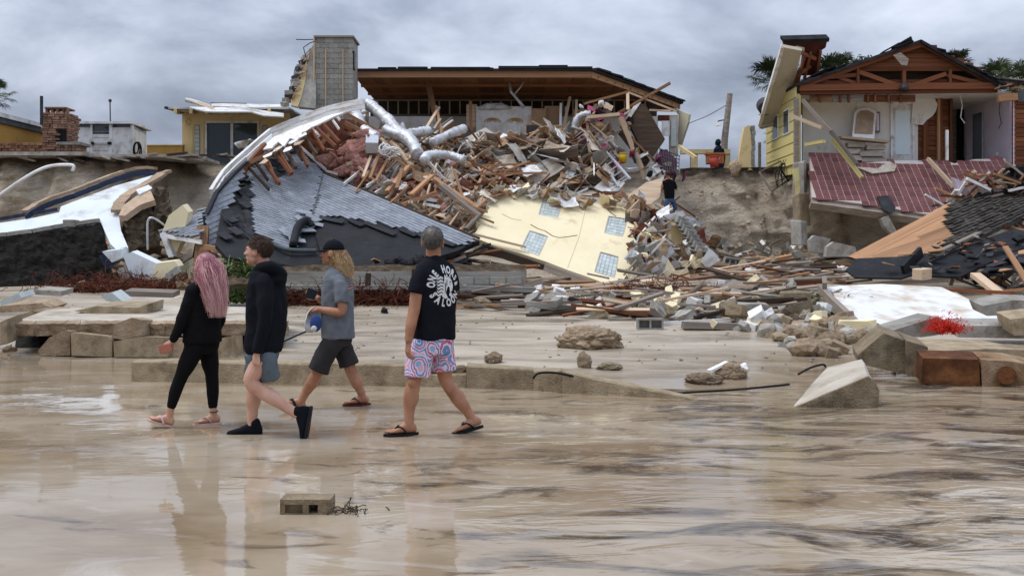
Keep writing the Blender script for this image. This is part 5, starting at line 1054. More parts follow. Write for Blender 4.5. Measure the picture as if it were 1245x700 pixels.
def bucket(c, r0, h, m, label):
    t = thing('bucket', label, 'bucket', c); c = Vector(c)
    MB().tube([c, c+Vector((0, 0, h))], [r0*.82, r0], 14).build('pail', m, t, True)
    MB().tube([c+Vector((r0*1.03*math.cos(a), r0*1.03*math.sin(a), h)) for a in np.linspace(0, 6.283, 17)], r0*.07, 5).build('rim', m, t, True)
    MB().tube([c+Vector((r0*1.05*math.cos(a), -.02-r0*.4*math.sin(a), h*.95-r0*.9*math.sin(a))) for a in np.linspace(0, 3.14, 9)], r0*.03, 4).build('handle', M_metal, t)
bucket(P(757, 197.5, 39.2), .17, .34, M_ylw, 'yellow bucket on the ledge beside the ladder')
bucket(P(868.5, 203.5, 40.2), .2, .42, M_redpl, 'red bucket at the cliff edge under the hooded person')
t = thing('planter_box', 'terracotta planter box behind the red bucket', 'planter', P(870, 195, 40.9)); pxbox('box', 860, 880.5, 187, 199, 40.6, 41, M_orgpl, t, .05); pxbox('rim', 859, 881.5, 185.5, 187.5, 40.55, 41.05, M_orgpl, t)
t = thing('wire_crate', 'dark wire crate full of cloth below the black board', 'crate', P(815, 205, 38.9)); wp = Plane((803, 186, 39.2), (828, 190, 39.3), (812, 212, 38.6))
for k in range(8): plank(wp.at(802+k*3.4, 180+k*1.4), wp.at(807+k*2.6, 207+k*.8), .03, .03, M_dmetal, t, 'wire', var=0)
for k in range(6): plank(wp.at(802+k*1, 181+k*5), wp.at(827-k*.4, 190+k*4.4), .03, .03, M_dmetal, t, 'wire', var=0)
slab('contents', wp.poly([(800, 184), (812, 176), (826, 190), (825, 210), (808, 206)], -.25), .3, M_cloth[2], t)
rg = random.Random(31)
for i in range(70):
    x, y = rand_in([(705, 130), (740, 118), (762, 122), (770, 150), (760, 172), (800, 192), (832, 196), (832, 216), (800, 222), (775, 214), (740, 200), (715, 190)], rg)
    m = rg.choice((M_white, M_drywall, M_card, M_cloth[0], M_cloth[1], M_cloth[2], M_cloth[3], M_conc, M_woodpale, M_redpanel)); put('household_scrap', unit_sheet(m, rg.randrange(6)) if i % 3 else unit_rock(m, rg.randrange(6), 'rock'), P(x, y, 40.4-(y-130)/90*1.6+rg.uniform(-.3, .4)), (rg.uniform(.2, .6), rg.uniform(.2, .45), rg.uniform(.06, .3)), rot_rand(rg, 1.2), None, m.name.replace('cloth_', '').replace('_', ' ').replace('paint', 'painted')+' household scrap '+('above the slatted crate' if y < 150 else 'left of the leaning post' if x < 765 else 'beside the wire crate'), 'scrap', 'household scraps around the black board')
# cliff top between the houses
t = thing('yellow_parapet', 'broken yellow parapet wall on the cliff behind the buckets', 'wall', P(862, 207, 44.8))
pxbox('rail', 828, 888, 181.5, 187, 44.8, 45.1, M_yellow2, t); pxbox('pier', 840, 848.5, 187.2, 206, 44.85, 45.08, M_yellow2, t); pxbox('pier', 874, 888, 187.2, 210, 44.85, 45.08, M_yellow2, t)
t = thing('yellow_wall_stub', 'tall narrow yellow wall stub left of the torn house', 'wall', P(910, 208, 40))
MB().prism([P(x, y, 40.4) for x, y in ((897, 207), (899, 188), (903, 165), (905, 155), (911, 152), (914, 170), (915, 207))], (0, .3, 0)).build('face', M_yellow2, t)
for k in range(9): pbox('block', P(914.8+.35*k*0+random.uniform(-.5, 1), 204-k*6, 40.5), (.16, .24, .19), M_block, t, bev=.05)
put('boulder', unit_rock(M_coping, 2, 'lump'), P(893, 206, 40.2), (.5, .5, .7), None, None, 'tan boulder at the foot of the yellow wall stub', 'boulder')
tag(pxbox('grey_post', 922.5, 925.5, 173, 206, 40.3, 40.42, M_woodgrey, None, .05), 'short grey post between wall stub and torn house', 'post')
t = thing('utility_pole', 'weathered wooden utility pole with hanging lamp behind the cliff', 'utility pole', P(880, 200, 46))
MB().tube([P(879, 215, 46), P(881, 170, 46), P(887.5, 114, 46)], [.17, .16, .13], 10).build('pole', M_woodgrey, t)
MB().tube([P(881, 146, 46), P(874, 147, 45.9), P(872.5, 149.5, 45.9)], .03, 5).build('lamp_arm', M_dmetal, t); MB().tube([P(872.5, 149, 45.9), P(873.5, 153, 45.9)], [.07, .14], 10).build('lamp', M_pvc, t)
tag(MB().tube(curve([P(883, 128, 46), P(860, 141, 46), P(836, 150.5, 46)]), .02, 4).build('power_line', M_black), 'slack power line running left from the utility pole', 'cable')
t = thing('bent_metal_frame', 'bent dark metal frame hanging over the cliff edge', 'frame', P(940, 230, 39.4))
for a, b in (((923, 209), (938, 233)), ((938, 233), (962, 216)), ((962, 216), (956, 194)), ((923, 209), (950, 196)), ((956, 194), (972, 204))): plank(P(*a, 39.4), P(*b, 39.3), .07, .07, M_woodgrey, t, 'bar', var=0)
mb = MB()
for k in range(9): mb.tube(curve([P(950+rg.uniform(-4, 16), 196+rg.uniform(-3, 6), 39.5), P(950+rg.uniform(-6, 14), 206+rg.uniform(-3, 6), 39.2), P(948+rg.uniform(-6, 18), 222+rg.uniform(-6, 9), 39.3)]), .02, 4)
tag(mb.build('hanging_cables', M_black), 'tangle of black cables hanging below the lemon yellow side wall', 'cables')
for k, (x, y, w_, h_, Y) in enumerate(((972, 222, 20, 46, 37.6), (973, 256, 22, 34, 37.2), (971, 284, 22, 26, 36.8))):
    put('footing_block', unit_rock((M_conc, M_concsand, M_conc)[k], k+1, 'shard'), P(x, y, Y), (w_/F*Y*1.1, .6, h_/F*Y*1.1), Matrix.Rotation(random.uniform(-.06, .06), 3, 'Y'), None, ('upper concrete footing block left of the red tiles', 'middle tall concrete footing block left of the sagging tile floor', 'lowest concrete footing block on the sand below the red tiles')[k], 'footing')
o = tag(MB().prism([P(x, y, 37.4) for x, y in ((966, 205), (975, 203), (977, 234), (968, 238))], (0, .3, 0)).build('yellow_wall_scrap', M_yellow3), 'strip of lemon yellow wall hanging beside the tile floor', 'wall scrap')
for k, (pts, Y) in enumerate(((((985, 292), (990, 286), (1010, 290), (1002, 308), (985, 306)), 35.6), (((1006, 300), (1014, 294), (1040, 300), (1042, 312), (1004, 312)), 35.2), (((965, 306), (972, 304), (988, 326), (982, 329), (972, 318)), 33.5), (((1072, 266), (1080, 262), (1090, 280), (1086, 286), (1076, 276)), 35.8))):
    tag(MB().prism([P(x, y, Y) for x, y in pts], (0, .35, 0)).build('concrete_chunk', M_conc), ('concrete chunk on the sand right of the footing blocks', 'low wide concrete chunk beside the plank deck tip', 'slim concrete chunk leaning on the sand below the footing blocks', 'concrete chunk hanging under the tile floor edge')[k], 'concrete')
slab('hanging_felt', tp.poly([(1066, 241), (1080, 240), (1088, 255), (1082, 262), (1072, 257)], .1), .05, M_dshingle, None, label='grey felt scrap hanging over the tile floor edge', cat='felt')
for a, b, m, lb in (((1128, 193), (1160, 228), M_woodpale, 'pale stick leaning on the red tiles'), ((1150, 242), (1186, 208), M_woodpale, 'forked pale board at the right end of the tiles'), ((1084, 264), (1132, 246), M_woodpale, 'pale straight board under the red tile edge'), ((1012, 170), (1048, 216), M_yellow3, 'yellow edged board sliding down onto the tiles'), ((976, 122), (1010, 160), M_woodgrey, 'broken grey beam fallen against the room wall'), ((1002, 150), (1042, 200), M_woodgrey, 'long grey beam sliding from room to tiles'), ((960, 140), (1000, 156), M_woodpale, 'pale lath sticking out of the wall corner'), ((980, 176), (1002, 172), M_yellow3, 'yellow box beam end in the room corner')):
    plank(P(*a, 37.4), P(*b, 36.6), .16, .12, m, None, 'fallen_beam', label=lb, cat='beam')
# ------------------------------------------------------------------ broken swimming pool, left
t = thing('broken_pool', 'broken swimming pool shell with white interior, blue tiles and tan coping', 'swimming pool', P(90, 345, 30))
PW = Plane((0, 282, 30.4), (188, 212, 34.6), (122, 272, 31.0))
inner = [(-14, 273), (40, 265), (72, 258), (74, 251), (100, 241), (140, 226), (186, 213), (180, 224), (168, 230), (152, 243), (144, 257), (147, 280), (156, 301), (142, 304), (134, 296), (123, 271), (80, 280), (40, 286), (-14, 292)]
slab('shell', PW.poly(inner), .25, M_poolwhite, t)
top = [(-20, 274), (10, 268), (31, 261), (45, 252), (60, 245), (75, 240), (90, 235), (105, 229), (120, 223), (135, 217), (150, 212), (165, 208), (180, 207), (190, 208)]
for a, b in zip(top[2:], top[3:]):
    plank(PW.at(*a, .1), PW.at(*b, .1), .24, .1, M_coping, t, 'coping_stone', var=1)
    plank(PW.at(a[0]+.5, a[1]+5.2, .05), PW.at(b[0]+.5, b[1]+5.2, .05), .04, .17, M_poolblue, t, 'blue_tile_band', up=(0, 0, 1), var=0)
for i in range(18):
    x = -14+i*4.8; y = 270.5-i*.82; pbox('waterline_tile', PW.at(x, y, .05), (.13, .04, .11), M_poolblue, t, frame(PW.at(x+5, y-.8)-PW.at(x, y)), .05)
near = [(-20, 290), (10, 287), (40, 283), (62, 279), (80, 276), (100, 273), (122, 270)]
for a, b in zip(near, near[1:]): plank(PW.at(*a, .06), PW.at(*b, .06), .3, .12, M_conc if a[0] % 3 else M_coping, t, 'broken_coping', var=2)
pxbox('skimmer_box', 76, 90, 267, 276, 30.6, 31, M_conc, t, .05)
q4 = [PW.at(-30, 296, .1), PW.at(124, 274, .08), P(142, 352, 29.8), P(-30, 356, 28.6)]
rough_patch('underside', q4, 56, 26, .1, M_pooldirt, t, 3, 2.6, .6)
ring = [(143, 262), (146, 253), (154, 244), (165, 236), (178, 229), (190, 222), (198, 216), (206, 213)]
for a, b in zip(ring, ring[1:]): plank(PW.at(*a, .15), PW.at(*b, .15), .36, .1, M_coping, t, 'spa_coping', var=1)
slab('spa_ledge', Plane((144, 262, 30.6), (188, 242, 31.4), (175, 232, 32.4)).poly([(144, 262), (150, 250), (166, 238), (183, 231), (188, 243), (170, 249), (152, 262)]), .18, M_coping, t)
slab('white_scrap', PW.poly([(168, 246), (183, 240), (188, 244), (172, 252)], .45), .08, M_poolwhite, t)
rough_patch('soil_core', [P(183, 232, 32.2), P(204, 226, 32.6), P(210, 262, 31.8), P(190, 268, 31.2)], 10, 14, .25, M_dirt, t, 8, 2.2, .8)
rough_patch('soil_core', [P(150, 262, 31.2), P(186, 246, 31.8), P(196, 300, 31.2), P(156, 306, 30.6)], 14, 16, .22, M_dirt, t, 5, 2.2, .5)
MB().tube(curve([P(179.5, 304, 30.2), P(179.2, 285, 30.2), P(179.5, 270, 30.2), P(183, 265, 30.2), P(190, 267, 30.3), P(200, 274, 30.5)]), .035, 8).build('hand_rail', M_metal, t, True)
tag(MB().tube(curve([P(-8, 243, 33), P(20, 223, 33), P(45, 208, 33.2), P(64, 201.5, 33.4), P(88, 201, 33.4), P(88, 208, 33.4)]), .055, 8).build('plastic_pipe', M_pvc, None, True), 'bent white plastic pipe sticking out of the left bluff', 'pipe')
rg = random.Random(41)
deckp = pxbox('patio_slab', -20, 105, 184.5, 189, 35.1, 37.4, M_conc); tag(deckp, 'broken concrete patio slab at the bluff edge below the fireplace', 'slab')
tag(pxbox('patio_slab', 105, 240, 187.5, 191, 35.3, 38, M_conc), 'thin concrete patio slab below the white cabana', 'slab')
for i in range(34):
    x = rg.uniform(-5, 330); y = 190+rg.uniform(-2, 3); plank(P(x, y, 35.3), P(x+rg.uniform(8, 30), y+rg.uniform(-3, 5), 35.2), .1, .06, (m := rg.choice((M_woodgrey, M_wooddark, M_conc))), None, 'edge_timber', label=' '.join((ADJ.get(m.name, 'broken'), 'board along the bluff edge', 'below the fireplace' if x < 90 else 'below the cabana' if x < 180 else 'below the ochre garden wall' if x < 225 else 'below the sliding door')), cat='timber', group='boards along left bluff edge')
for k, (pts, Y, m, lb) in enumerate((([(120, 311), (130, 307), (147, 302), (149, 307), (138, 322), (128, 327)], 28.8, M_poolblue, 'broken pool chunk with blue tiles and white top'), ([(124, 306), (148, 303), (149, 313), (136, 319)], 28.6, M_poolwhite, 'white pool shell chunk lying on the blue tile chunk'), ([(150, 312), (160, 306), (190, 320), (184, 341), (163, 338), (156, 328)], 28.4, M_poolwhite, 'large white pool shell slab behind the pink haired person'),
                              ([(184, 340), (190, 320), (212, 317), (217, 324), (206, 338)], 28.2, M_yellow, 'pale yellow wall chunk with hollow block beside the white slab'), ([(143, 327), (150, 325), (158, 338), (152, 342)], 28.4, M_conc, 'grey wedge chunk left of the white pool slab'), ([(205, 262), (222, 249), (229, 258), (222, 290), (212, 312), (203, 310), (196, 285)], 30.2, M_yellow, 'yellow wall fragment standing behind the loose shingle piece'), ([(194, 284), (199, 283), (211, 312), (205, 313)], 30.0, M_white, 'white corner trim leaning on the yellow wall fragment'))):
    tag(MB().prism([P(x, y, Y) for x, y in pts], (.05, .3, .05)).build('wall_chunk', m), lb, 'chunk')
put('hollow_block', unit_box(M_block, .05), P(211, 332, 28), (.4, .2, .2), Matrix.Rotation(R(-35), 3, 'Y'), None, 'grey hollow block at the end of the yellow chunk', 'block')
scatter([(120, 290), (230, 290), (235, 335), (140, 340)], 46, (M_woodgrey, M_wooddark, M_wood, M_dirt, M_woodpale), 'splintered board', 'splinters behind pool fragments', (.3, 1.1), (.04, .12), (.03, .06), (0, .6), seed=43)
scatter([(60, 335), (240, 335), (300, 352), (60, 356)], 30, (M_conc, M_concsand, M_rock), 'rubble stone', 'rubble below broken pool', (.15, .45), lift=(0, .1), kind='rock', name='rubble_stone', cat='stone', seed=44)

# ------------------------------------------------------------------ grey block wall and ledge behind the walkers
t = thing('low_block_wall', 'low grey concrete block wall under the collapsed roof', 'wall', P(470, 372, 25))
for r_ in range(4):
    for i in range(16):
        x0 = -5.75+i*.4-(r_ % 2)*.2; 
        if r_ == 3 and i < 9: continue
        if r_ == 3 and i % 7 == 2: continue
        pbox('concrete_block', (x0, 25.0+random.uniform(-.012, .012), .42+r_*.2), (.385, .2, .188), M_block, t, bev=.03)
pbox('mortar_core', (-2.75, 25.05, .8), (6.2, .15, .9), M_conc, t, bev=.005)
plank((-6.2, 24.6, .86), (-1.6, 24.5, .88), .5, .1, M_conc, t, 'ledge', var=1); plank((-1.5, 24.55, .86), (.6, 24.6, .8), .35, .12, M_conc, t, 'ledge', var=2)
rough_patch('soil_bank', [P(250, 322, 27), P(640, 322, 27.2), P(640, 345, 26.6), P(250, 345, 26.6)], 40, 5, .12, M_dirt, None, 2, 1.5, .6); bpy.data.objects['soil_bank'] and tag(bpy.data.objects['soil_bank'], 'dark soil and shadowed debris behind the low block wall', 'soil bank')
scatter([(270, 318), (620, 318), (640, 345), (270, 342)], 110, (M_wood, M_woodred, M_woodgrey, M_wooddark, M_woodpale), 'splintered plank above the block wall', 'planks above low block wall', (.5, 2.2), (.05, .15), (.03, .07), (.0, .3), seed=51, pitch=.2, yaw=(0, .5))
for x, y, h, lb in ((503, 345, 26, 'dark stake standing behind the low block wall'), (447, 350, 26, 'dark bent pipe stub in front of the block wall')):
    plank(P(x, y+15, 24.4), P(x+1, y-18, 24.4), .12, .12, M_wooddark, None, 'stake', label=lb, cat='stake')
G_R = 'red brown root masses'
for k, (x, y, Y, sx_, n, lb) in enumerate(((105, 353, 24.5, 1.7, 260, 'red brown root mass at the foot of the broken pool'), (185, 350, 24.5, 2.2, 320, 'wide red brown root mass left of the pink haired person'), (365, 368, 23.6, 1.3, 240, 'red brown root mass between black hoodie and grey shirt walkers'), (455, 368, 23.8, 2.2, 420, 'red brown root mass along the low block wall'), (795, 364, 24, 1.9, 340, 'red brown root mass below the yellow wall panel'), (960, 372, 22.5, .9, 150, 'small red brown root mass left of the white slab'))):
    p = hit(x, y+2); strand_mass('root_mass', lb, 'roots', (p.x, p.y, p.z), (sx_, .5, .3), int(n*2.4), .009, M_seaweed, 60+k, G_R, .35)
for k, (x, y, w_, n, lb) in enumerate(((284, 340, 2.2, 220, 'dry green palm fronds behind the black hoodie walker'), (286, 372, 2.1, 300, 'fresh green fronds behind the black hoodie walker'), (150, 352, .6, 40, 'yellow green weeds beside the root mass'), (838, 326, 1.5, 90, 'green leaves sticking out below the hollow blocks'), (985, 378, 1.9, 220, 'green fronds at the left edge of the white slab'), (870, 345, .8, 50, 'yellow green grass beside the ridged panel'))):
    p = hit(x, y) if k else P(284, 340, 24.2)
    frond_clump('frond_clump', lb, (p.x, p.y-.2, p.z+.05), (w_, .8, .7), n, M_frond, 70+k)

# ------------------------------------------------------------------ rubble right of the yellow panel, long debris line
t = thing('stepped_block_wall', 'broken stepped stack of hollow grey blocks below the standing man', 'wall', P(840, 312, 33))
for k in range(9):
    x, y = lin(828, 854, k/8), lin(268, 308, k/8); pbox('hollow_block', P(x, y, 33.4-k*.08), (.42, .3, .24), M_block, t, Matrix.Rotation(R(18), 3, 'Y') @ Matrix.Rotation(R(20), 3, 'Z'), .03)
    pbox('block_core', P(x+2.6, y+1, 33.22-k*.08), (.14, .05, .12), M_dmetal, t, Matrix.Rotation(R(18), 3, 'Y'), .05)
for pts, Y, m, lb in (([(806, 262), (830, 256), (834, 262), (814, 268)], 33.4, M_white, 'white slab on top of the stepped block stack'), ([(808, 300), (812, 276), (828, 272), (830, 296)], 33.6, M_yellow2, 'yellow inner face behind the hollow blocks'), ([(770, 300), (778, 282), (794, 280), (786, 298)], 32.4, M_redpanel, 'dark red cabinet door in the rubble'), ([(776, 308), (796, 290), (812, 270), (818, 274), (800, 300), (784, 314)], 31.8, M_conc, 'long grey concrete slab standing in the rubble'),
                      ([(764, 316), (790, 308), (794, 316), (770, 324)], 31, M_dmetal, 'dark metal tray in the rubble'), ([(796, 330), (806, 310), (812, 314), (802, 334)], 30.4, M_white, 'white board standing in the rubble'), ([(804, 340), (812, 314), (822, 330), (818, 346)], 30, M_yellow, 'yellow wall shard leaning in the rubble'), ([(818, 330), (836, 326), (840, 338), (822, 344)], 29.8, M_yellow, 'second yellow wall shard beside the green leaves'), ([(852, 318), (862, 302), (868, 306), (876, 316), (860, 326)], 30.5, M_white, 'crumpled white plastic sheet right of the blocks'), ([(806, 308), (816, 298), (820, 306), (812, 314)], 31, M_metal, 'grey metal can in the rubble')):
    tag(MB().prism([P(x, y, Y) for x, y in pts], (.02, .14, -.04)).build('rubble_board', m), lb, 'board')
scatter([(765, 262), (830, 262), (858, 312), (862, 345), (770, 350), (758, 340), (772, 300)], 130, (M_conc, M_block, M_woodgrey, M_white, M_wood, M_redpanel, M_woodpale, M_metal, M_yellow), 'broken shard', 'shards right of yellow panel', (.25, .9), (.05, .14), (.03, .1), (.05, .6), kind='shard', name='rubble_shard', cat='shard', seed=81, pitch=.9, sheets=True)
scatter([(765, 262), (830, 262), (858, 312), (862, 345), (770, 350), (758, 340), (772, 300)], 60, (M_woodpale, M_wood, M_woodgrey, M_white, M_woodred), 'splintered lath in the rubble', 'laths right of the yellow wall', (.5, 1.5), (.03, .08), (.02, .05), (.1, .7), name='splintered_lath', seed=83, pitch=.8)
t = thing('hollow_block_row', 'row of fallen hollow blocks lying at the cliff foot', 'blocks', P(918, 325, 33.5))
for k in range(11):
    x, y = lin(884, 955, k/10), lin(316.5, 328, k/10); pbox('hollow_block', P(x, y, 33.4), (.2, .38, .19), M_block, t, Matrix.Rotation(R(10), 3, 'Y'), .03); pbox('block_core', P(x, y+.5, 33.2), (.12, .03, .1), M_dmetal, t, Matrix.Rotation(R(10), 3, 'Y'), .05)
plank(P(882, 312.5, 33.3), P(956, 324.5, 33.3), .3, .05, M_conc, t, 'top_plate', var=0)
t = thing('ridged_sheet', 'ridged grey roofing sheet lying below the hollow block row', 'sheet', P(880, 350, 27)); rpn = Plane((835, 345, 26.6), (925, 345, 27), (912, 352, 26))
for k in range(18):
    f_ = k/17; plank(rpn.at(lin(848, 925, f_), lin(338, 344.5, f_)), rpn.at(lin(834, 910, f_), lin(345.5, 352.5, f_)), .1, .05, M_woodgrey, t, 'ridge', up=rpn.n, var=0)
slab('sheet', rpn.poly([(848, 338), (925, 344.5), (910, 352.5), (834, 345.5)], -.05), .03, M_conc, t)
G_L = 'driftwood boards in the long debris line'; L_L = 'board in the beach debris line'
scatter([(560, 352), (760, 352), (880, 335), (1010, 330), (1010, 380), (900, 398), (760, 390), (560, 376)], 210, (M_woodpale, M_woodpale, M_wood, M_woodgrey, M_woodgrey, M_woodgrey, M_woodred, M_wooddark), L_L, G_L, (.4, 2.4), (.05, .16), (.03, .07), (0, .4), seed=91, pitch=.2, yaw=(0, .65), name='driftwood_board')
scatter([(640, 362), (770, 358), (900, 350), (1000, 360), (1000, 400), (880, 405), (760, 392), (640, 384)], 130, (M_conc, M_block, M_concsand, M_white, M_yellow), 'masonry lump', 'masonry lumps in the long debris line', (.18, .6), thk=(.08, .22), lift=(0, .3), kind='shard', name='masonry_lump', cat='masonry', seed=92, pitch=.5)
for a, b, w, h, m, lb in (((585, 371), (660, 347), .34, .3, M_woodgrey, 'thick weathered beam resting on the block wall end'), ((640, 372), (790, 388), .3, .14, M_conc, 'long grey kerb beam in the debris line'), ((601, 332), (625, 358), .3, .2, M_yellow, 'yellow painted block leaning at the wall end'), ((730, 366), (762, 386), .14, .08, M_woodpale, 'pale plank leaning over the kerb beam'), ((775, 375), (830, 400), .3, .12, M_woodgrey, 'weathered grey plank sloping right of the kerb beam'), ((772, 398), (890, 392), .08, .08, M_white, 'long thin white board lying on blocks'), ((830, 398), (985, 402), .25, .12, M_woodgrey, 'long low weathered timber in front of the rubble'), ((900, 330), (1018, 324), .12, .1, M_woodpale, 'long pale timber under the plank deck tip'), ((870, 322), (1000, 336), .14, .08, M_woodpale, 'pale joist sloping under the black felt'), ((918, 374), (980, 358), .1, .08, M_woodgrey, 'grey stick beside the green fronds'), ((850, 352), (1000, 345), .3, .2, M_woodred, 'dark red beam below the pale timbers'), ((560, 362), (640, 368), .2, .1, M_redpanel, 'dark red board at the wall end')):
    pa, pb = hit(a[0], a[1], 14), hit(b[0], b[1], 14); Y = (pa.y+pb.y)/2; plank(P(*a, Y)+Vector((0, 0, .05)), P(*b, Y)+Vector((0, 0, .05)), w, h, m, None, 'long_timber', label=lb, cat='timber')
scatter([(855, 316), (1030, 314), (1035, 346), (860, 348)], 80, (M_woodpale, M_wood, M_woodgrey, M_woodred, M_wooddark), 'plank at the cliff foot', 'planks at the cliff foot', (.5, 2.6), (.05, .16), (.03, .07), (0, .35), seed=95, pitch=.2, yaw=(0, .5), name='cliff_foot_plank')
scatter([(840, 300), (1000, 296), (1030, 345), (850, 345)], 60, (M_conc, M_block, M_concsand, M_white, M_card), 'chunk at the cliff foot', 'chunks at the cliff foot', (.2, .6), thk=(.06, .2), lift=(0, .25), kind='shard', name='cliff_foot_chunk', cat='chunk', seed=96, pitch=.7, sheets=True)
scatter([(832, 214), (960, 214), (975, 312), (845, 312)], 30, (M_clod,), 'sand clod on the cliff face', 'sand clods on the cliff face', (.06, .26), lift=(-.06, .0), kind='rock', name='sand_clod', cat='clod', seed=97, pitch=.6)
def cmu(name, c, rot, label, size=(.4, .2, .2), m=None, par=None):
    """hollow concrete block with two cores"""
    L_, W_, H_ = size; mb = MB(); w = .035
    mb.box((0, -W_/2+w/2, 0), (L_, w, H_)); mb.box((0, W_/2-w/2, 0), (L_, w, H_))
    for x in (-L_/2+w/2, 0, L_/2-w/2): mb.box((x, 0, 0), (w, W_-2*w-.002, H_-.002))
    mb.box((0, 0, -H_*.3), (L_-2*w, W_-2*w-.004, H_*.1))
    me, _ = mb.mesh(name, (0, 0, 0)); me.materials.append(m or M_block); o = bpy.data.objects.new(name, me); o.matrix_basis = Matrix.Translation(Vector(c)) @ rot.to_4x4(); return tag(link(o, par), label, 'block' if label else None)
p = hit(822, 374, 14); cmu('hollow_block', p+Vector((0, 0, .15)), Matrix.Rotation(R(70), 3, 'X') @ Matrix.Rotation(R(-25), 3, 'Y'), 'tilted hollow block in the middle of the debris line', (.5, .25, .24))
p = hit(790, 400, 14); cmu('hollow_block', p+Vector((0, 0, .1)), Matrix.Rotation(R(90), 3, 'X'), 'hollow block carrying the thin white board', (.5, .22, .2))
p = hit(843, 378, 14); put('white_block', unit_rock(M_white, 3, 'shard'), p+Vector((0, 0, .15)), (.45, .35, .3), rot_rand(random, .4), None, 'white broken block right of the tilted hollow block', 'block')
# ------------------------------------------------------------------ right: fallen plank deck, felt, white slab
t = thing('fallen_plank_deck', 'fallen roof deck of bare brown planks and torn shingles on the right', 'roof piece', P(1110, 325, 30))
DP = Plane((1036, 320, 29.4), (1155, 258, 33.6), (1160, 312, 29.8))
for k in range(9):
    f_ = k/8; plank(DP.at(lin(1038, 1080, f_), lin(316, 317, f_), .06), DP.at(lin(1160, 1168, f_**.8), lin(250, 300, f_), .06), .34, .05, M_wood, t, 'plank', up=DP.n)
shp = [(1152, 254), (1180, 240), (1225, 230), (1262, 226), (1262, 262), (1220, 278), (1190, 293), (1168, 300), (1150, 312), (1146, 296), (1156, 290), (1148, 275)]
slab('shingle_base', DP.poly(shp, .08), .08, M_dshingle, t); shingle_field('torn_shingles', DP, shp, (1160, 300), (1250, 258), t, .15, .32, .1, M_woodshingle if 'M_woodshingle' in globals() else M_dshingle2, .06)
t2 = thing('black_felt_sheets', 'black roofing felt sheets sprawled below the fallen plank deck', 'felt', P(1150, 345, 27))
FP = Plane((1030, 325, 28.6), (1240, 285, 29.6), (1150, 345, 26.4))
for pts, l_ in (([(1028, 328), (1042, 314), (1090, 312), (1130, 308), (1140, 318), (1122, 330), (1095, 338), (1040, 337)], 0), ([(1128, 324), (1180, 302), (1225, 285), (1262, 276), (1262, 298), (1220, 316), (1180, 335), (1165, 342), (1130, 340)], .12), ([(1192, 340), (1215, 322), (1262, 306), (1262, 328), (1220, 345)], .22)):
    slab('sheet', FP.poly(pts, l_), .05, M_felt, t2)
plank(FP.at(1130, 322, .25), FP.at(1190, 295, .3), .2, .06, M_woodgrey, t2, 'batten'); plank(FP.at(1098, 333, .1), FP.at(1120, 318, .3), .1, .3, M_felt, t2, 'fold')
rg = random.Random(101)
for i in range(110):
    x, y = rand_in([(1150, 335), (1180, 300), (1215, 290), (1250, 235), (1262, 380), (1215, 378), (1190, 350)], rg) if i < 70 else rand_in([(1130, 255), (1180, 215), (1250, 205), (1250, 235), (1180, 245), (1140, 262)], rg)
    an = rg.choice((.65, -.5, -.75, .2))+rg.gauss(0, .25); l_ = rg.uniform(7, 26); Y = (29.5 if y > 285 else 35)-(y-285)/60*1.5*(y > 285)
    plank(P(x-l_*math.cos(an), y-l_*math.sin(an), Y+rg.uniform(-.4, .4)), P(x+l_*math.cos(an), y+l_*math.sin(an), Y-rg.uniform(-.2, .4)), rg.uniform(.06, .18), rg.uniform(.04, .1), (m := rg.choice((M_wood, M_woodpale, M_woodred, M_woodgrey, M_wooddark, M_white))), None, 'splintered_plank', label=' '.join((size_word(l_/13), ADJ.get(m.name, 'broken'), 'splintered plank', ('beside' if x > 1200 else 'on')+' the black felt sheets' if y > 285 else 'between the red tiles and the fallen plank deck')), cat='timber', group='splintered planks at right edge')
for a, b, w, m, lb in (((1186, 334), (1240, 376), .26, M_woodpale, 'long pale plank leaning down to the white slab'), ((1150, 352), (1215, 388), .16, M_woodpale, 'pale board lying along the white slab end'), ((1080, 350), (1230, 356), .2, M_woodred, 'dark red beam along the back of the white slab'), ((1205, 356), (1245, 352), .2, M_wood, 'short brown beam at the right edge'), ((1222, 300), (1250, 345), .14, M_wood, 'steep brown plank at the right edge')):
    plank(P(*a, 26), P(*b, 23.5), w, w*.4, m, None, 'leaning_plank', label=lb, cat='timber')
for i in range(70):
    x, y = rand_in([(1060, 325), (1130, 312), (1250, 280), (1250, 372), (1190, 345), (1100, 342)], rg); m = rg.choice((M_dshingle, M_dshingle, M_woodgrey, M_wood, M_felt, M_woodred)); s_ = rg.uniform(.15, .6)
    put('roof_scrap', unit_rock(m, rg.randrange(6), 'shard'), FP.at(x, y, .22+rg.uniform(0, .15)), (s_, s_*.7, .03), rot_rand(rg, .5), None, ' '.join(('small' if s_ < .35 else 'larger', ADJ.get(m.name, 'torn felt'), 'roof scrap lying on the black felt sheets')), 'scrap', 'roof scraps on the black felt')
put('brick_chunk', unit_box(M_woodpale, .05), P(1121, 333, 26.6), (.5, .3, .3), rot_rand(random, .2), None, 'squared pale wood block on the black felt', 'block')
for k, (pts, lb) in enumerate((([(1160, 216), (1178, 225), (1220, 226), (1218, 238), (1180, 240), (1165, 232)], 'lilac wallboard sheet fallen beyond the plank deck'), ([(1222, 205), (1262, 200), (1262, 235), (1232, 232)], 'black box cabinet at the right edge of the tiles'))):
    tag(MB().prism([P(x, y, 35.2) for x, y in pts], (0, .3, .05)).build('fallen_sheet', (M_lilac, M_black)[k]), lb, 'sheet')
t = thing('white_slab', 'large white wall slab lying flat on rubble at right', 'wall slab', P(1110, 395, 21))
WP = Plane((1000, 352, 23.4), (1225, 398, 20.6), (1022, 396, 19.8))
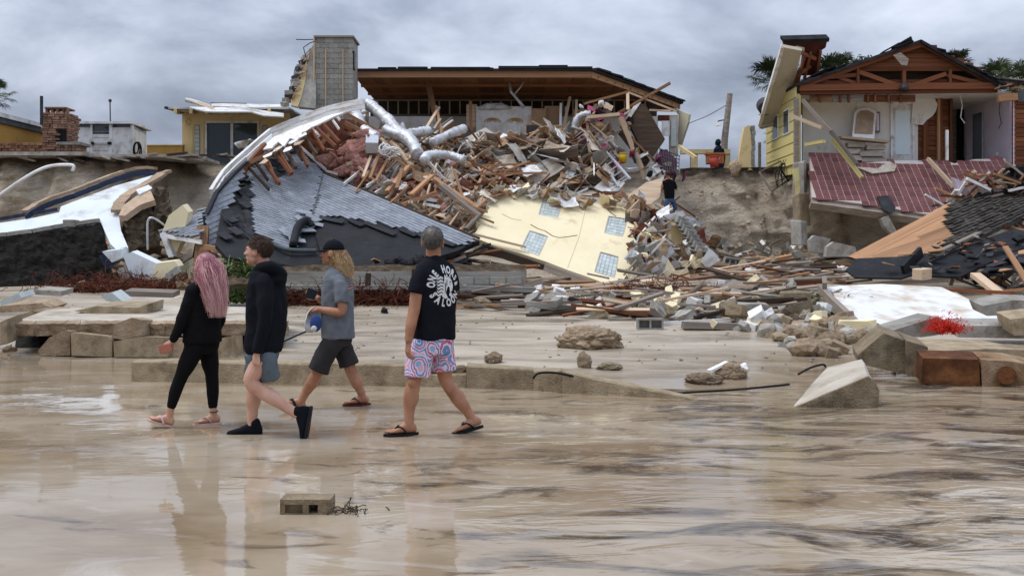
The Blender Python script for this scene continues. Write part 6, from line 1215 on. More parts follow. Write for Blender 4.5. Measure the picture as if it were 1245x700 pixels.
slab('face', WP.poly([(1000, 350), (1020, 347), (1072, 345), (1145, 349), (1164, 358), (1195, 372), (1228, 392), (1200, 397), (1165, 402), (1120, 400), (1046, 399), (1030, 388)]), .2, M_whitedirty, t)
plank(WP.at(997, 352, .0), WP.at(1046, 402, .0), .12, .26, M_woodgrey, t, 'edge_stud'); plank(WP.at(1002, 349, .12), WP.at(1002, 358, .12), .1, .3, M_woodgrey, t, 'edge_block')
p = hit(1045, 404, 14); put('yellow_chunk', unit_rock(M_yellow, 1, 'shard'), p+Vector((0, .2, .1)), (1.0, .5, .25), None, None, 'pale yellow stucco chunk at the front of the white slab', 'chunk')
strand_mass('red_net', 'bundle of red plastic netting beside the white slab', 'net', P(1150, 403, 16.2), (.36, .2, .2), 900, .005, M_rednet, 5, None, .8, 16)
def chunk(name, pts, Y, depth, m, label, cat='concrete', dz=0):
    """concrete piece from its front outline, tapering back"""
    f = [P(x, y, Y) for x, y in pts]; return tag(MB().prism(f, (0, depth, dz)).build(name, m), label, cat)
p = P(1048, 0, 18); chunk('concrete_wedge', [(1070, 406), (1140, 385), (1147, 388), (1147, 406), (1120, 410)], 16.4, .8, M_conc, 'grey concrete wedge in front of the red net', dz=.02)
chunk('concrete_beam', [(1165, 396), (1245, 396), (1262, 398), (1262, 412), (1165, 410)], 17, .5, M_conc, 'grey concrete beam right of the red net', dz=.1)
chunk('concrete_lump', [(1195, 372), (1230, 365), (1262, 366), (1262, 382), (1200, 384)], 19.5, .6, M_conc, 'grey slab end on the white slab at right edge', dz=.1)
chunk('concrete_lump', [(1228, 388), (1262, 384), (1262, 406), (1234, 408)], 16.6, .5, M_concsand, 'square sandy concrete lump at the right edge', dz=.1)
t = thing('fallen_seawall', 'tilted sandy concrete seawall blocks before the white slab', 'seawall', P(1085, 455, 13))
MB().prism([P(x, y, 13.0) for x, y in ((1043, 432), (1052, 424), (1074, 405), (1100, 414), (1101, 455), (1070, 448), (1044, 442))], (.1, .5, .08)).build('block', M_concwetshade, t)
MB().prism([P(x, y, 12.9) for x, y in ((1102.5, 414), (1128, 422), (1129, 434), (1122, 436), (1122, 460), (1102.5, 456))], (.1, .6, .08)).build('block', M_concwetshade, t)
t = thing('rusty_cap_beam', 'rusty steel faced cap beam lying in the water at right edge', 'beam', P(1190, 470, 11.8))
MB().prism([P(x, y, 12.0) for x, y in ((1122, 435), (1190, 437), (1192, 470), (1120, 466))], (.1, .45, .06)).build('steel_plate', M_rust, t)
MB().prism([P(x, y, 12.02) for x, y in ((1192.5, 437), (1230, 439), (1270, 447), (1270, 476), (1194, 470.5))], (.1, .45, .06)).build('concrete_end', M_rustconc, t)
MB().tube([P(1224, 456, 12.03), P(1224, 456, 11.9)], .11, 14).build('bolt_hole', M_rust, t)
chunk('slab_sheet', [(1128, 427), (1200, 424), (1262, 426), (1262, 446), (1225, 446), (1132, 444)], 13.2, 1.6, M_concsand, 'flat sandy slab behind the rusty cap beam', dz=.01)
t = thing('tilted_slab', 'thick tilted concrete slab lying in the shallow water at right', 'slab', P(1015, 495, 10.3))
sl = [P(962, 496, 10.3), P(1066, 498, 10.3), P(1068, 474, 10.3), P(1062, 463, 10.3), P(1055, 457, 10.3)]
bk = [P(1006, 446, 12.3), P(1047, 436, 12.5)]; bm = bmesh.new()
for p in sl+bk+[q+Vector((.05, 0, -.4)) for q in bk]+[sl[0]+Vector((0, .02, -.1)), sl[1]+Vector((0, .02, -.1))]: bm.verts.new(p-sl[0])
bmesh.ops.convex_hull(bm, input=list(bm.verts)); bmesh.ops.subdivide_edges(bm, edges=list(bm.edges), cuts=3, use_grid_fill=True)
for v in bm.verts: v.co += Vector((mnoise.noise(v.co*4), .6*mnoise.noise(v.co*4+Vector((5, 0, 0))), mnoise.noise(v.co*4+Vector((0, 5, 0)))))*.02
me = bpy.data.meshes.new('slab'); bm.to_mesh(me); bm.free(); me.materials.append(M_slabtop); o = bpy.data.objects.new('slab', me); o.location = sl[0]; link(o, t)
MB().prism([p+Vector((0, -.03, 0)) for p in sl], (0, .05, 0)).build('wet_shade_face', M_concwetshade, t)  # front coloured darker than the top: painted shade along with wet stain
rg = random.Random(111)
for i in range(85):
    x, y = rand_in([(905, 392), (960, 386), (1005, 382), (1050, 402), (1055, 428), (1020, 440), (985, 438), (940, 420), (905, 408)], rg); p = hit(x, y, 11); s_ = rg.uniform(.14, .5)
    put('rubble_stone', unit_rock(rg.choice((M_rock, M_concsand, M_conc, M_rock)), rg.randrange(6), rg.choice(('rock', 'shard', 'rock'))), p+Vector((0, 0, s_*.15)), (s_, s_*rg.uniform(.6, 1), s_*rg.uniform(.5, .85)), rot_rand(rg, .5), None, ' '.join(('small' if s_ < .25 else 'large' if s_ > .4 else 'fist-shaped', 'tan stone at the', 'left end' if x < 950 else 'seawall end' if x > 1010 else 'middle', 'top' if y < 405 else 'foot', 'of the rubble pile')), 'stone', 'tan stones in rubble pile')
put('squared_stone', unit_box(M_concsand, .06), hit(967, 384, 14)+Vector((0, 0, .25)), (.9*17/20*.8, .4, .6), None, None, 'upright squared stone block at the back of the rubble pile', 'stone')
put('grey_boulder', unit_rock(M_conc, 4, 'shard'), hit(912, 392, 14)+Vector((0, 0, .15)), (1.1, .6, .5), None, None, 'wide grey concrete boulder left of the rubble pile', 'boulder')
# ------------------------------------------------------------------ beach: kerb, slabs, lumps, block in water, cables
t = thing('concrete_kerb', 'low broken concrete kerb running across the wet sand behind the walkers', 'kerb', P(400, 462, 12))
def kerb(pa, pb, Ya, Yb, ha, hb, nm='kerb_section', d=.34):
    a, b = P(pa, 0, Ya), P(pb, 0, Yb); mb = MB(); n = max(2, int((b-a).length/.18)); vs = []; rg = random.Random(int(pa))
    for i in range(n+1):
        f_ = i/n; x, y = lin(a.x, b.x, f_), lin(Ya, Yb, f_); h = lin(ha, hb, f_)
        for dy_, z in ((0, -.15), (0, h-.015), (.015, h), (d-.02, h+.0), (d, h-.03), (d, -.15)): vs.append((x, y+dy_+mnoise.noise(Vector((x*3, z*5, 1)))*.02, z+(mnoise.noise(Vector((x*2.5, dy_*6, 4)))*.022 if z > 0 else 0)))
    fs = [tuple(range(5, -1, -1)), tuple(n*6+i for i in range(6))]
    for i in range(n):
        for k in range(6): fs.append((i*6+k, i*6+(k+1) % 6, (i+1)*6+(k+1) % 6, (i+1)*6+k))
    return mb.add(vs, fs).build(nm, M_concsand, t)
kerb(160, 500, 12.5, 11.9, .25, .27); kerb(500.5, 566.5, 11.95, 11.8, .14, .17); kerb(567, 648, 11.79, 11.6, .27, .25); kerb(648.4, 683, 11.57, 11.35, .235, .25); kerb(683.3, 875, 11.34, 10.7, .25, -.03)
for k in range(5): put('rubble_bit', unit_rock(M_rock, k, 'rock'), P(508+k*13, 447+random.uniform(-2, 3), 12.0), (.22, .18, .13), rot_rand(random, .3), t)
t = thing('undermined_slab', 'long undermined concrete slab resting on blocks at the left', 'slab', P(180, 420, 16))
fr = [(8, 401), (40, 399), (80, 397), (96, 391), (140, 388), (165, 386), (200, 388), (240, 388), (275, 391), (310, 392), (345, 394)]
ft = [P(x, y, 15.9+mnoise.noise(Vector((x*.05, 1, 1)))*.35) for x, y in fr]; bt = [P(350, 378, 19.6), P(170, 374, 20.5), P(60, 382, 19)]
zt = .5
MB().prism([Vector((p.x, p.y+.05, zt-.02*(i % 2))) for i, p in enumerate(ft)]+[Vector((p.x, p.y, zt+.1)) for p in bt], (0, 0, -.12)).build('slab_top', M_slabtop, t)
for i in range(len(fr)-1):
    a_, b_2 = Vector((ft[i].x, ft[i].y, zt+.005)), Vector((ft[i+1].x, ft[i+1].y, zt+.005)); dn = Vector((0, .04, -.19))
    rough_patch('crumbling_edge', [a_, b_2, b_2+dn, a_+dn], 10, 5, .035, M_rock, t, i, 6, .2)
for i, (pts, Y) in enumerate((([(46, 426), (60, 410), (80, 401), (85, 403), (85, 432), (50, 433)], 15.7), ([(86, 404), (132, 409), (136, 413), (136, 434), (87, 432)], 15.6), ([(136, 411), (139, 394), (160, 386), (172, 389), (173, 408), (150, 413)], 15.65), ([(138, 415), (172, 409), (202, 410), (204, 434), (139, 434)], 15.5), ([(205, 411), (232, 412), (236, 436), (206, 436)], 15.6), ([(262, 412), (284, 408), (286, 438), (263, 438)], 15.5), ([(300, 404), (318, 402), (322, 436), (302, 437)], 15.9))):
    MB().prism([P(x, y, Y) for x, y in pts], (.03, .4, -.02)).build('support_block', M_concsand if i % 2 else M_rock, t)
mb = MB()
for i in range(9): x = 208+i*5.5; mb.tube(curve([P(x, 398, 16.05), P(x+2.4, 394, 16.0), P(x+4.8, 399, 16.05), P(x+3.6, 412, 16.1)]), .009, 4)
mb.build('rebar_mesh', M_rust, t)
rough_patch('shaded_soil', [P(20, 396, 17.4), P(345, 392, 17.4), P(345, 434, 16.4), P(20, 436, 16.4)], 34, 6, .08, M_pooldirt, t, 4, 2)  # near-black sheet painting the shade of the void under the slab
for i, (pts, Y, d_, m, lb) in enumerate((([(0, 392), (8, 388), (9, 418), (0, 420)], 15.6, .5, M_concsand, 'upright concrete piece at the left edge'), ([(18, 384), (40, 378), (62, 380), (60, 386), (20, 390)], 18.5, .8, M_concsand, 'flat sandy slab piece left of the undermined slab'), ([(90, 378), (118, 372), (168, 374), (178, 370), (177, 382), (120, 384)], 18, .9, M_concsand, 'thin raised slab edge behind the undermined slab'), ([(0, 366), (22, 356), (26, 362), (2, 374)], 20, .6, M_gblock, 'pale blue tiled coping piece at the left edge'), ([(122, 360), (136, 356), (150, 367), (142, 368), (130, 366)], 21, .5, M_gblock, 'small pale blue coping piece below the root mass'), ([(42, 352), (75, 354), (74, 360), (40, 358)], 22, .6, M_conc, 'low grey slab below the pool shell'), ([(0, 372), (50, 368), (62, 374), (58, 378), (0, 380)], 19, .7, M_rock, 'flat crumbling rock at the left edge'), ([(150, 354), (210, 356), (210, 362), (150, 360)], 22.5, .5, M_woodgrey, 'weathered beam under the root mass'))):
    tag(MB().prism([P(x, y, Y) for x, y in pts], (0, d_, .06)).build('slab_piece', m), lb, 'slab')
for i, (x, y, w_, h_, m, lb) in enumerate(((717, 412, 74, 30, M_rock, 'large crumbling sand lump on the beach'), (600, 436, 27, 15, M_rock, 'small round sand lump behind the kerb'), (711, 440, 18, 22, M_concsand, 'pointed stone left of the water puddle'), (741, 446, 30, 10, M_concsand, 'low stone lying in the puddle behind the kerb'), (857, 461, 46, 14, M_rock, 'flat sand lump left of the white stick'), (888, 453, 42, 20, M_rock, 'sandy boulder beside the white stick'), (322, 410, 40, 40, M_rock, 'crumbling sand lump behind the black hoodie walker'), (467, 378, 9, 9, M_black, 'small dark ball lying on the sand'), (580, 369, 32, 14, M_rock, 'grey rock at the end of the block wall'), (670, 374, 40, 18, M_rock, 'crumbling rock on the sand below the yellow panel'), (10, 425, 16, 8, M_rock, 'small rock at the left water edge'), (905, 447, 14, 10, M_white, 'white scrap beside the sandy boulder'))):
    p = hit(x, y+h_*.35, 10.5); k = p.y/F; put('sand_lump', unit_rock(m, i % 6, 'lump'), p+Vector((0, .05, h_*k*.28)), (w_*k, w_*k*.7, h_*k*1.15), Matrix.Rotation(i*1.3, 3, 'Z') if w_ < 30 else None, None, lb, 'lump')
for k, (pts, lb) in enumerate((([(648, 460), (655, 453.5), (675, 453), (705, 459), (735, 466)], 'black cable arching over the kerb'), ([(820, 478), (850, 476), (900, 473), (960, 467)], 'black cable lying on the sand right of the kerb'), ([(345, 415), (360, 408), (372, 403)], 'short black cable behind the grey shirt walker'), ([(970, 455), (985, 447), (1000, 443), (1004, 446)], 'thin black wire on the tilted slab'))):
    tag(MB().tube(curve([P(x, y, 11.2 if k != 2 else 14.5) if k != 0 else P(x, y, 11.3) for x, y in pts]), .014, 6).build('cable', M_black, None, True), lb, 'cable')
plank(P(862, 451, 12.4), P(884, 440, 12.6), .07, .03, M_white, None, 'white_stick', label='thin white stick leaning on the sandy boulder', cat='stick')
# hollow block lying in the water in front
bt_ = thing('water_block', 'hollow concrete block lying in the shallow water in the foreground', 'block', P(372, 627, 5.87))
mb = MB(); L_, D_, H_ = .30, .16, .112; w = .04
o_ = P(371, 618.5, 5.9)
def bb(x0, x1, y0, y1, z0, z1): mb.span(o_.x+x0, o_.x+x1, o_.y+y0, o_.y+y1, o_.z+z0, o_.z+z1)
hz = H_/2
bb(-L_/2, L_/2, 0, D_, hz-.03, hz); bb(-L_/2, L_/2, 0, D_, -hz, -hz+.03)
for x0, x1 in ((-L_/2, -L_/2+.03), (-.015, .02), (L_/2-.075, L_/2)): bb(x0, x1, .001, D_-.001, -hz+.03, hz-.03)
bb(-L_/2+.03, -.015, .03, D_-.01, -hz+.03, hz-.031); bb(.02, L_/2-.075, .12, D_-.01, -hz+.03, hz-.031)
mb.build('block_shell', M_concwetshade, bt_)
strand_mass('weed_wisp', 'dark weed trailing in the water behind the foreground block', 'weed', P(414, 622, 5.95), (.22, .08, .03), 60, .004, M_dirt, 9)
# small shells and grit on the beach
rg = random.Random(121); mb = MB()
for i in range(500):
    x, y = rg.uniform(-12, 12), rg.uniform(13.2, 25); z = float(gbeach(x, y)); s_ = rg.uniform(.01, .035); mb.box((x, y, z+s_*.3), (s_*1.6, s_, s_*.7), rot_rand(rg, .5))
g_ = mb.build('beach_grit', M_woodgrey); tag(g_, 'scattered shell grit and splinters on the wet sand', kind='stuff')
# ------------------------------------------------------------------ palms
def palm(name, c, ztrunk, label, n=34, L_=1.6, seed=0, droop=.7):
    L_ *= .82
    rg = random.Random(seed); c = Vector(c); t = thing(name, label, 'palm tree', Vector((c.x, c.y, ztrunk)), 'palm trees behind the houses')
    MB().tube([Vector((c.x+.2, c.y, ztrunk)), Vector((c.x+.1, c.y, (ztrunk+c.z)/2)), c], [.24, .2, .17], 9).build('trunk', M_woodgrey, t, True)
    mb = MB()
    for i in range(n):
        a = rg.uniform(0, 6.28); el = rg.uniform(-.7, 1.45); d = Vector((math.cos(a)*math.cos(el), math.sin(a)*math.cos(el), math.sin(el))); st = rg.uniform(.45, .8)*L_; tip = c+d*st+Vector((0, 0, -.12*st))
        mb.tube([c, tip], [.025, .015], 4, False); side = d.cross(Vector((0, 0, 1))); side = side.normalized() if side.length > .1 else Vector((1, 0, 0)); nrm = side.cross(d)
        for k in range(22):                                # fan of narrow leaflets
            b = (k/21-.5)*3.6; dd = (d*math.cos(b)+side*math.sin(b)+nrm*rg.uniform(-.12, .12)).normalized(); l_ = L_*rg.uniform(.45, .62)*(1-.25*abs(b)/1.8); w = .022*L_
            s2 = dd.cross(nrm).normalized()*w; m_ = tip+dd*l_*.55; e = tip+dd*l_+Vector((0, 0, -droop*l_*.4))
            mb.add([tip, m_-s2, e, m_+s2], [(0, 1, 2, 3)])
    mb.build('crown', M_frondd, t); return t
palm('palm_tree', P(-6, 118, 58), 5, 'palm crown at the top left edge of the photo', 26, 1.5, 1)
palm('palm_tree', P(941, 100, 50), 5, 'tall palm half hidden behind the torn house overhang', 40, 1.8, 2)
palm('palm_tree', P(950, 172, 46), 5, 'low palm fronds beside the lemon yellow side wall', 20, 1.1, 3)
palm('palm_tree', P(1008, 92, 52), 5, 'palm crown left of the timber gable', 34, 1.5, 4); palm('palm_tree', P(1030, 90, 54), 5, 'palm crown touching the timber gable slope', 34, 1.6, 5)
palm('palm_tree', P(1164, 80, 52), 5, 'brownish palm crown right of the gable peak', 30, 1.2, 6); palm('palm_tree', P(1212, 100, 50), 5, 'palm crown above the lilac wall', 34, 1.6, 7); palm('palm_tree', P(1242, 102, 53), 5, 'palm crown at the right edge of the photo', 30, 1.5, 8)
mb = MB(); rg = random.Random(9)
for i in range(700):
    c = P(1052+rg.gauss(0, 9), 83+rg.gauss(0, 6), 51+rg.uniform(-1, 1)); d = rot_rand(rg, 1.5) @ Vector((1, 0, 0)); s_ = (d.cross(Vector((.3, .2, 1)))).normalized()*.05
    mb.add([c-d*.12, c+s_, c+d*.12, c-s_], [(0, 1, 2, 3)])
t = thing('leafy_tree', 'small leafy tree between palm crown and timber gable', 'tree', P(1052, 120, 51)); mb.build('crown', M_frondd, t); MB().tube([P(1052, 190, 51), P(1053, 110, 51), P(1052, 84, 51)], [.12, .1, .04], 7).build('trunk', M_woodgrey, t)
tag(MB().tube([P(930, 128, 40.9), P(931, 132, 40.5)], [.35, .3], 16).build('satellite_dish', M_dmetal), 'dark satellite dish under the torn overhang', 'dish')
# ------------------------------------------------------------------ people
TMP = bpy.data.scenes.new('tmp_scene')
def depsgraph():
    with bpy.context.temp_override(scene=TMP, view_layer=TMP.view_layers[0]):
        return bpy.context.evaluated_depsgraph_get()
def remesh(mb, voxel, smooth=4, name='body'):
    me, o = mb.mesh(name, (0, 0, 0)); ob = bpy.data.objects.new('tmp', me); TMP.collection.objects.link(ob)
    m = ob.modifiers.new('r', 'REMESH'); m.mode = 'VOXEL'; m.voxel_size = voxel
    if smooth: s_ = ob.modifiers.new('s', 'SMOOTH'); s_.factor = .5; s_.iterations = smooth
    dg = depsgraph(); out = bpy.data.meshes.new_from_object(ob.evaluated_get(dg)); bpy.data.objects.remove(ob); out.name = name; return out
def chain(mb, pts, rs, n=14, sub=5, end=True):
    pts = [Vector(p) for p in pts]; P2 = curve(pts, sub); R2 = []
    for i in range(len(pts)-1): R2 += [lin(rs[i], rs[i+1], (k/sub)*(k/sub)*(3-2*k/sub)) for k in range(sub)]
    R2.append(rs[-1]); mb.tube(P2, R2, n); mb.ball(P2[0], R2[0]*.99)
    if end: mb.ball(P2[-1], R2[-1]*.99)
def cuff(mb, pts, rs): chain(mb, pts, rs, 18, 5, False)
def loft(mb, st, n=24, e=2.3):
    """st: (centre, half-axis A, half-axis B) rings joined into a closed solid"""
    b = len(mb.v); K = len(st)
    for c, A_, B_ in st:
        for k in range(n):
            a = 2*math.pi*k/n; ca, sa = math.cos(a), math.sin(a); mb.v.append(tuple(c+A_*(abs(ca)**(2/e)*(1 if ca > 0 else -1))+B_*(abs(sa)**(2/e)*(1 if sa > 0 else -1))))
    for i in range(K-1):
        for k in range(n): k2 = (k+1) % n; mb.f.append((b+i*n+k, b+i*n+k2, b+(i+1)*n+k2, b+(i+1)*n+k))
    mb.f.append(tuple(b+k for k in range(n-1, -1, -1))); mb.f.append(tuple(b+(K-1)*n+k for k in range(n)))
def put_mesh(name, me, m, parent, wr=0, freq=9, stretch=(1, 1, .35), seed=0):
    me.materials.clear(); me.materials.append(m)
    if wr:
        n = len(me.vertices); co = np.empty(n*3); me.vertices.foreach_get('co', co); co = co.reshape(-1, 3); no = np.empty(n*3); me.vertex_normals.foreach_get('vector', no); no = no.reshape(-1, 3)
        d = np.array([mnoise.noise(Vector((p[0]*freq*stretch[0]+seed, p[1]*freq*stretch[1], p[2]*freq*stretch[2]+p[0]*3)))+.9*(.45-abs(mnoise.noise(Vector((p[0]*freq*1.1+p[2]*4, p[1]*freq*1.1, p[2]*freq*1.0-p[0]*5+seed)))))+.4*mnoise.noise(Vector((p[0]*freq*2.4+p[2]*5, p[1]*freq*2.4, p[2]*freq*1.4+seed))) for p in co]); co = co+no*(d*wr)[:, None]
        me.vertices.foreach_set('co', co.ravel()); me.update()
    me.shade_smooth(); o = bpy.data.objects.new(name, me); return link(o, parent)
def basis(f, up=(0, 0, 1)):
    x = Vector(f).normalized(); z = Vector(up); y = z.cross(x).normalized(); z = x.cross(y); return Matrix((x, y, z)).transposed()   # x forward, y left, z up
def head(mb, c, f, s=1.0, up=(0, 0, 1), fem=False):
    B = basis(f, up); c = Vector(c)
    def b_(p, r): mb.ball(c+B @ (Vector(p)*s), Vector(r)*s, B, 20, 14)
    b_((-.018, 0, .035), (.098, .077, .088)); b_((.028, 0, .0), (.068, .066, .085)); b_((.04, 0, -.05), (.052, .054, .058)); b_((.072, 0, -.088), (.024, .028, .022)); b_((.02, 0, -.065), (.06, .058, .04))
    b_((.085, 0, .028), (.016, .052, .014)); b_((.098, 0, .0), (.012, .011, .028)); b_((.108, 0, -.018), (.017, .015, .013)); b_((.1, .009, -.02), (.01, .009, .009)); b_((.1, -.009, -.02), (.01, .009, .009))
    b_((.091, 0, -.048), (.013, .024, .008)); b_((.089, 0, -.061), (.012, .021, .009)); b_((.07, .04, -.015), (.022, .018, .022)); b_((.07, -.04, -.015), (.022, .018, .022))
    for sd in (-1, 1): b_((-.005, sd*.079, -.005), (.026, .010, .034)); b_((-.018, sd*.084, .006), (.012, .008, .024))
def eyes(c, f, s, parent, up=(0, 0, 1)):
    B = basis(f, up)
    for sd in (-1, 1):
        e = MB().ball(Vector(c)+B @ (Vector((.076, sd*.033, .008))*s), .012*s, None, 12, 8).build('eye', M_eye, parent, True); MB().ball(Vector(c)+B @ (Vector((.0845, sd*.035, .008))*s), .0055*s, None, 8, 6).build('iris', M_black, e, True)
        MB().tube([Vector(c)+B @ (Vector(p)*s) for p in ((.095, sd*.015, .032), (.096, sd*.035, .037), (.083, sd*.054, .03))], .004*s, 5).build('eyebrow', M_hairb, parent)
def hand(mb, w, d, pn, side, curl=.5, s=1.0, thumb=.5):
    """w wrist, d direction of fingers, pn the way the palm faces, side +1 puts the thumb on +y"""
    x = Vector(d).normalized(); z = -(Vector(pn)-x*Vector(pn).dot(x)).normalized(); y = z.cross(x); B = Matrix((x, y, z)).transposed(); w = Vector(w); q = lambda p: w+B @ (Vector(p)*s)
    loft(mb, [(q((-.015, 0, 0)), y*.024*s, z*.019*s), (q((.02, 0, 0)), y*.032*s, z*.018*s), (q((.06, 0, -.002)), y*.042*s, z*.016*s), (q((.092, 0, -.004)), y*.041*s, z*.013*s)], 16)
    for i, (yy, l_) in enumerate(((.031, .068), (.0105, .077), (-.0105, .071), (-.031, .056))):
        yy *= side; p = Vector((.086, yy, -.004)); a = .12; pts = [q(p)]
        for k, fr in enumerate((.45, .32, .25)):
            a += curl*(.75 if k else .55)*(1+.08*i); p = p+Vector((math.cos(a), yy*.9*(.5 if curl < .6 else -.1), -math.sin(a)))*l_*fr*1.05; pts.append(q(p))
        chain(mb, pts, [.0094*s, .009*s, .0083*s, .0072*s], 9, 2)
    p0 = Vector((.012, side*.022, -.006)); p1 = Vector((.045, side*.05, -.014-.01*thumb)); p2 = Vector((.072, side*(.056-.016*thumb), -.02-.02*thumb)); p3 = Vector((.092, side*(.05-.03*thumb), -.024-.03*thumb))
    chain(mb, [q(p0), q(p1), q(p2), q(p3)], [.015*s, .0125*s, .0105*s, .0085*s], 9, 3)
def foot(mb, a, d, s=1.0, pitch=0, side=1):
    """bare foot, a ankle, d toe direction"""
    x = Vector(d).normalized(); y = Vector((0, 0, 1)).cross(x).normalized(); z = x.cross(y); B = Matrix((x, y, z)).transposed(); a = Vector(a); q = lambda p: a+B @ (Vector(p)*s)
    loft(mb, [(q((-.062, 0, -.05)), y*.02*s, z*.022*s), (q((-.045, 0, -.042)), y*.03*s, z*.036*s), (q((-.005, 0, -.028)), y*.034*s, z*.05*s), (q((.04, 0, -.036)), y*.037*s, z*.042*s), (q((.09, 0, -.052)), y*.043*s, z*.026*s), (q((.13, 0, -.06)), y*.045*s, z*.017*s), (q((.15, 0, -.063)), y*.04*s, z*.013*s)], 16)
    for i, (yy, l_, r_) in enumerate(((.031, .048, .0125), (.012, .046, .009), (-.004, .042, .0085), (-.019, .036, .008), (-.032, .028, .0078))):
        chain(mb, [q((.142-.008*i, side*yy, -.062)), q((.142-.008*i+l_*.6, side*yy*1.05, -.060)), q((.142-.008*i+l_, side*yy*1.05, -.067))], [r_*s, r_*s, r_*.85*s], 8, 2)
    return B
def sole_pts(q, w=1.0, L0=-.078, L1=.205, z=0):
    out = []
    for k in range(22):
        t_ = 2*math.pi*k/22; x = (L0+L1)/2+(L1-L0)/2*math.cos(t_); f_ = (x-L0)/(L1-L0); hw = (.034+.016*f_-.006*math.sin(f_*6.28))*w; out.append(q((x, hw*math.sin(t_)*(1.12 if abs(math.sin(t_)) < .9 else 1), z)))
    return out
def flipflop(a, d, s, m_sole, m_strap, parent, name='flip_flop'):
    x = Vector(d).normalized(); y = Vector((0, 0, 1)).cross(x).normalized(); z = x.cross(y); B = Matrix((x, y, z)).transposed(); a = Vector(a); q = lambda p: a+B @ (Vector(p)*s)
    o = MB().prism(sole_pts(q, 1.05, z=-.078), z*(-.02*s)).build(name, m_sole, parent)
    for sd in (-1, 1): MB().tube(curve([q((.118, .010, -.052)), q((.085, sd*.026, -.022)), q((.05, sd*.042, -.038)), q((.022, sd*.047, -.075))]), [(.012*s, .005*s)]*19, 6).build('strap', m_strap, o, True)
    MB().tube([q((.12, .010, -.05)), q((.124, .010, -.078))], .005*s, 6).build('toe_post', m_strap, o); return o
def shoe(a, d, s, m, m_s, parent):
    x = Vector(d).normalized(); up = Vector((0, 0, 1)) if abs(x.z) < .8 else Vector((-1, 0, .2)); y = up.cross(x).normalized(); z = x.cross(y); B = Matrix((x, y, z)).transposed(); a = Vector(a); q = lambda p: a+B @ (Vector(p)*s); mb = MB()
    loft(mb, [(q((-.085, 0, -.045)), y*.022*s, z*.03*s), (q((-.07, 0, -.03)), y*.036*s, z*.05*s), (q((-.02, 0, -.022)), y*.041*s, z*.06*s), (q((.04, 0, -.032)), y*.043*s, z*.05*s), (q((.10, 0, -.048)), y*.049*s, z*.034*s), (q((.16, 0, -.058)), y*.048*s, z*.026*s), (q((.20, 0, -.064)), y*.036*s, z*.02*s), (q((.212, 0, -.066)), y*.02*s, z*.014*s)], 20)
    chain(mb, [q((-.03, 0, .0)), q((-.025, 0, .025))], [.044*s, .046*s]); me = remesh(mb, .006, 3, 'shoe'); o = put_mesh('shoe', me, m, parent)
    MB().prism(sole_pts(q, 1.12, -.094, .222, -.074), z*(-.022*s)).build('sole', m_s, o)
    for k in range(4): MB().tube(curve([q((.02+k*.026, -.026, .004-k*.011)), q((.024+k*.026, 0, .016-k*.011)), q((.02+k*.026, .026, .004-k*.011))]), .004*s, 5).build('lace', m_s, o)
    return o
def hairmat(name, stops, rough=.45):
    m = bpy.data.materials.new(name); m.use_nodes = True; t = m.node_tree; b = t.nodes['Principled BSDF']; v = N(t, 'ShaderNodeVertexColor', layer_name='rnd'); r_ = ramp(t, stops); t.links.new(v.outputs[0], r_.inputs[0]); t.links.new(r_.outputs[0], b.inputs['Base Color']); b.inputs['Roughness'].default_value = rough; return m
def fabric(name, col, weave=220, rough=.9, mot=.12):
    return mat(name, [(.3, tuple(c*(1-mot) for c in col)), (.7, tuple(c*(1+mot) for c in col))], (14, 14, 14), rough=rough, bump=.12, bscale=(weave, weave, weave), rnd=0, spec=.1)
M_skin = mat('skin', [(.3, (.40, .19, .12)), (.5, (.50, .28, .19)), (.7, (.57, .34, .24))], (7, 7, 5), rough=.5, bump=.05, bscale=(120, 120, 120), rnd=.0, sub=.12)
M_skin2 = mat('tanned_skin', [(.3, (.29, .125, .07)), (.5, (.40, .20, .125)), (.7, (.47, .255, .165))], (7, 7, 5), rough=.5, bump=.05, bscale=(120, 120, 120), rnd=.0, sub=.12)
M_skin3 = mat('pale_skin', [(.3, (.44, .215, .15)), (.5, (.54, .315, .23)), (.7, (.61, .385, .295))], (7, 7, 5), rough=.5, bump=.05, bscale=(120, 120, 120), rnd=.0, sub=.12)
M_eye = mat('eye_white', (.6, .58, .55), rnd=0, bump=0, rough=.2); M_hairb = mat('brow', (.08, .045, .03), rnd=0, bump=0)
M_navy = fabric('navy_black_cotton', (.0085, .0095, .014)); M_blk = fabric('black_jersey', (.007, .007, .008)); M_hood = fabric('black_fleece', (.008, .009, .013))
M_heather = fabric('heather_grey', (.135, .15, .17), mot=.22); M_char = fabric('charcoal_cotton', (.035, .034, .036)); M_gshort = fabric('blue_grey_cotton', (.11, .14, .165), mot=.18); M_jean = fabric('denim', (.05, .09, .17), mot=.3)
M_print = mat('white_print', (.72, .72, .72), rnd=0, bump=0, rough=.8); M_coral = mat('coral_print', (.55, .22, .17), rnd=0, bump=0, rough=.8); M_ffb = mat('black_foam', (.012, .012, .013), rnd=0, bump=.1, rough=.6); M_ffp = mat('pale_pink_foam', (.62, .42, .38), rnd=0, bump=.05, rough=.6); M_ffr = mat('dark_red_foam', (.1, .02, .02), rnd=0, bump=.05); M_salmon = mat('salmon_leather', (.42, .16, .11), rnd=0, bump=.2); M_capblue = mat('royal_blue_cloth', (.03, .06, .2), rnd=0, bump=.3, rough=.8); M_capw = mat('white_cloth_cap', (.62, .62, .62), rnd=0, bump=.3, rough=.85); M_phone = mat('phone_glass', (.02, .025, .03), rnd=0, bump=0, rough=.15)
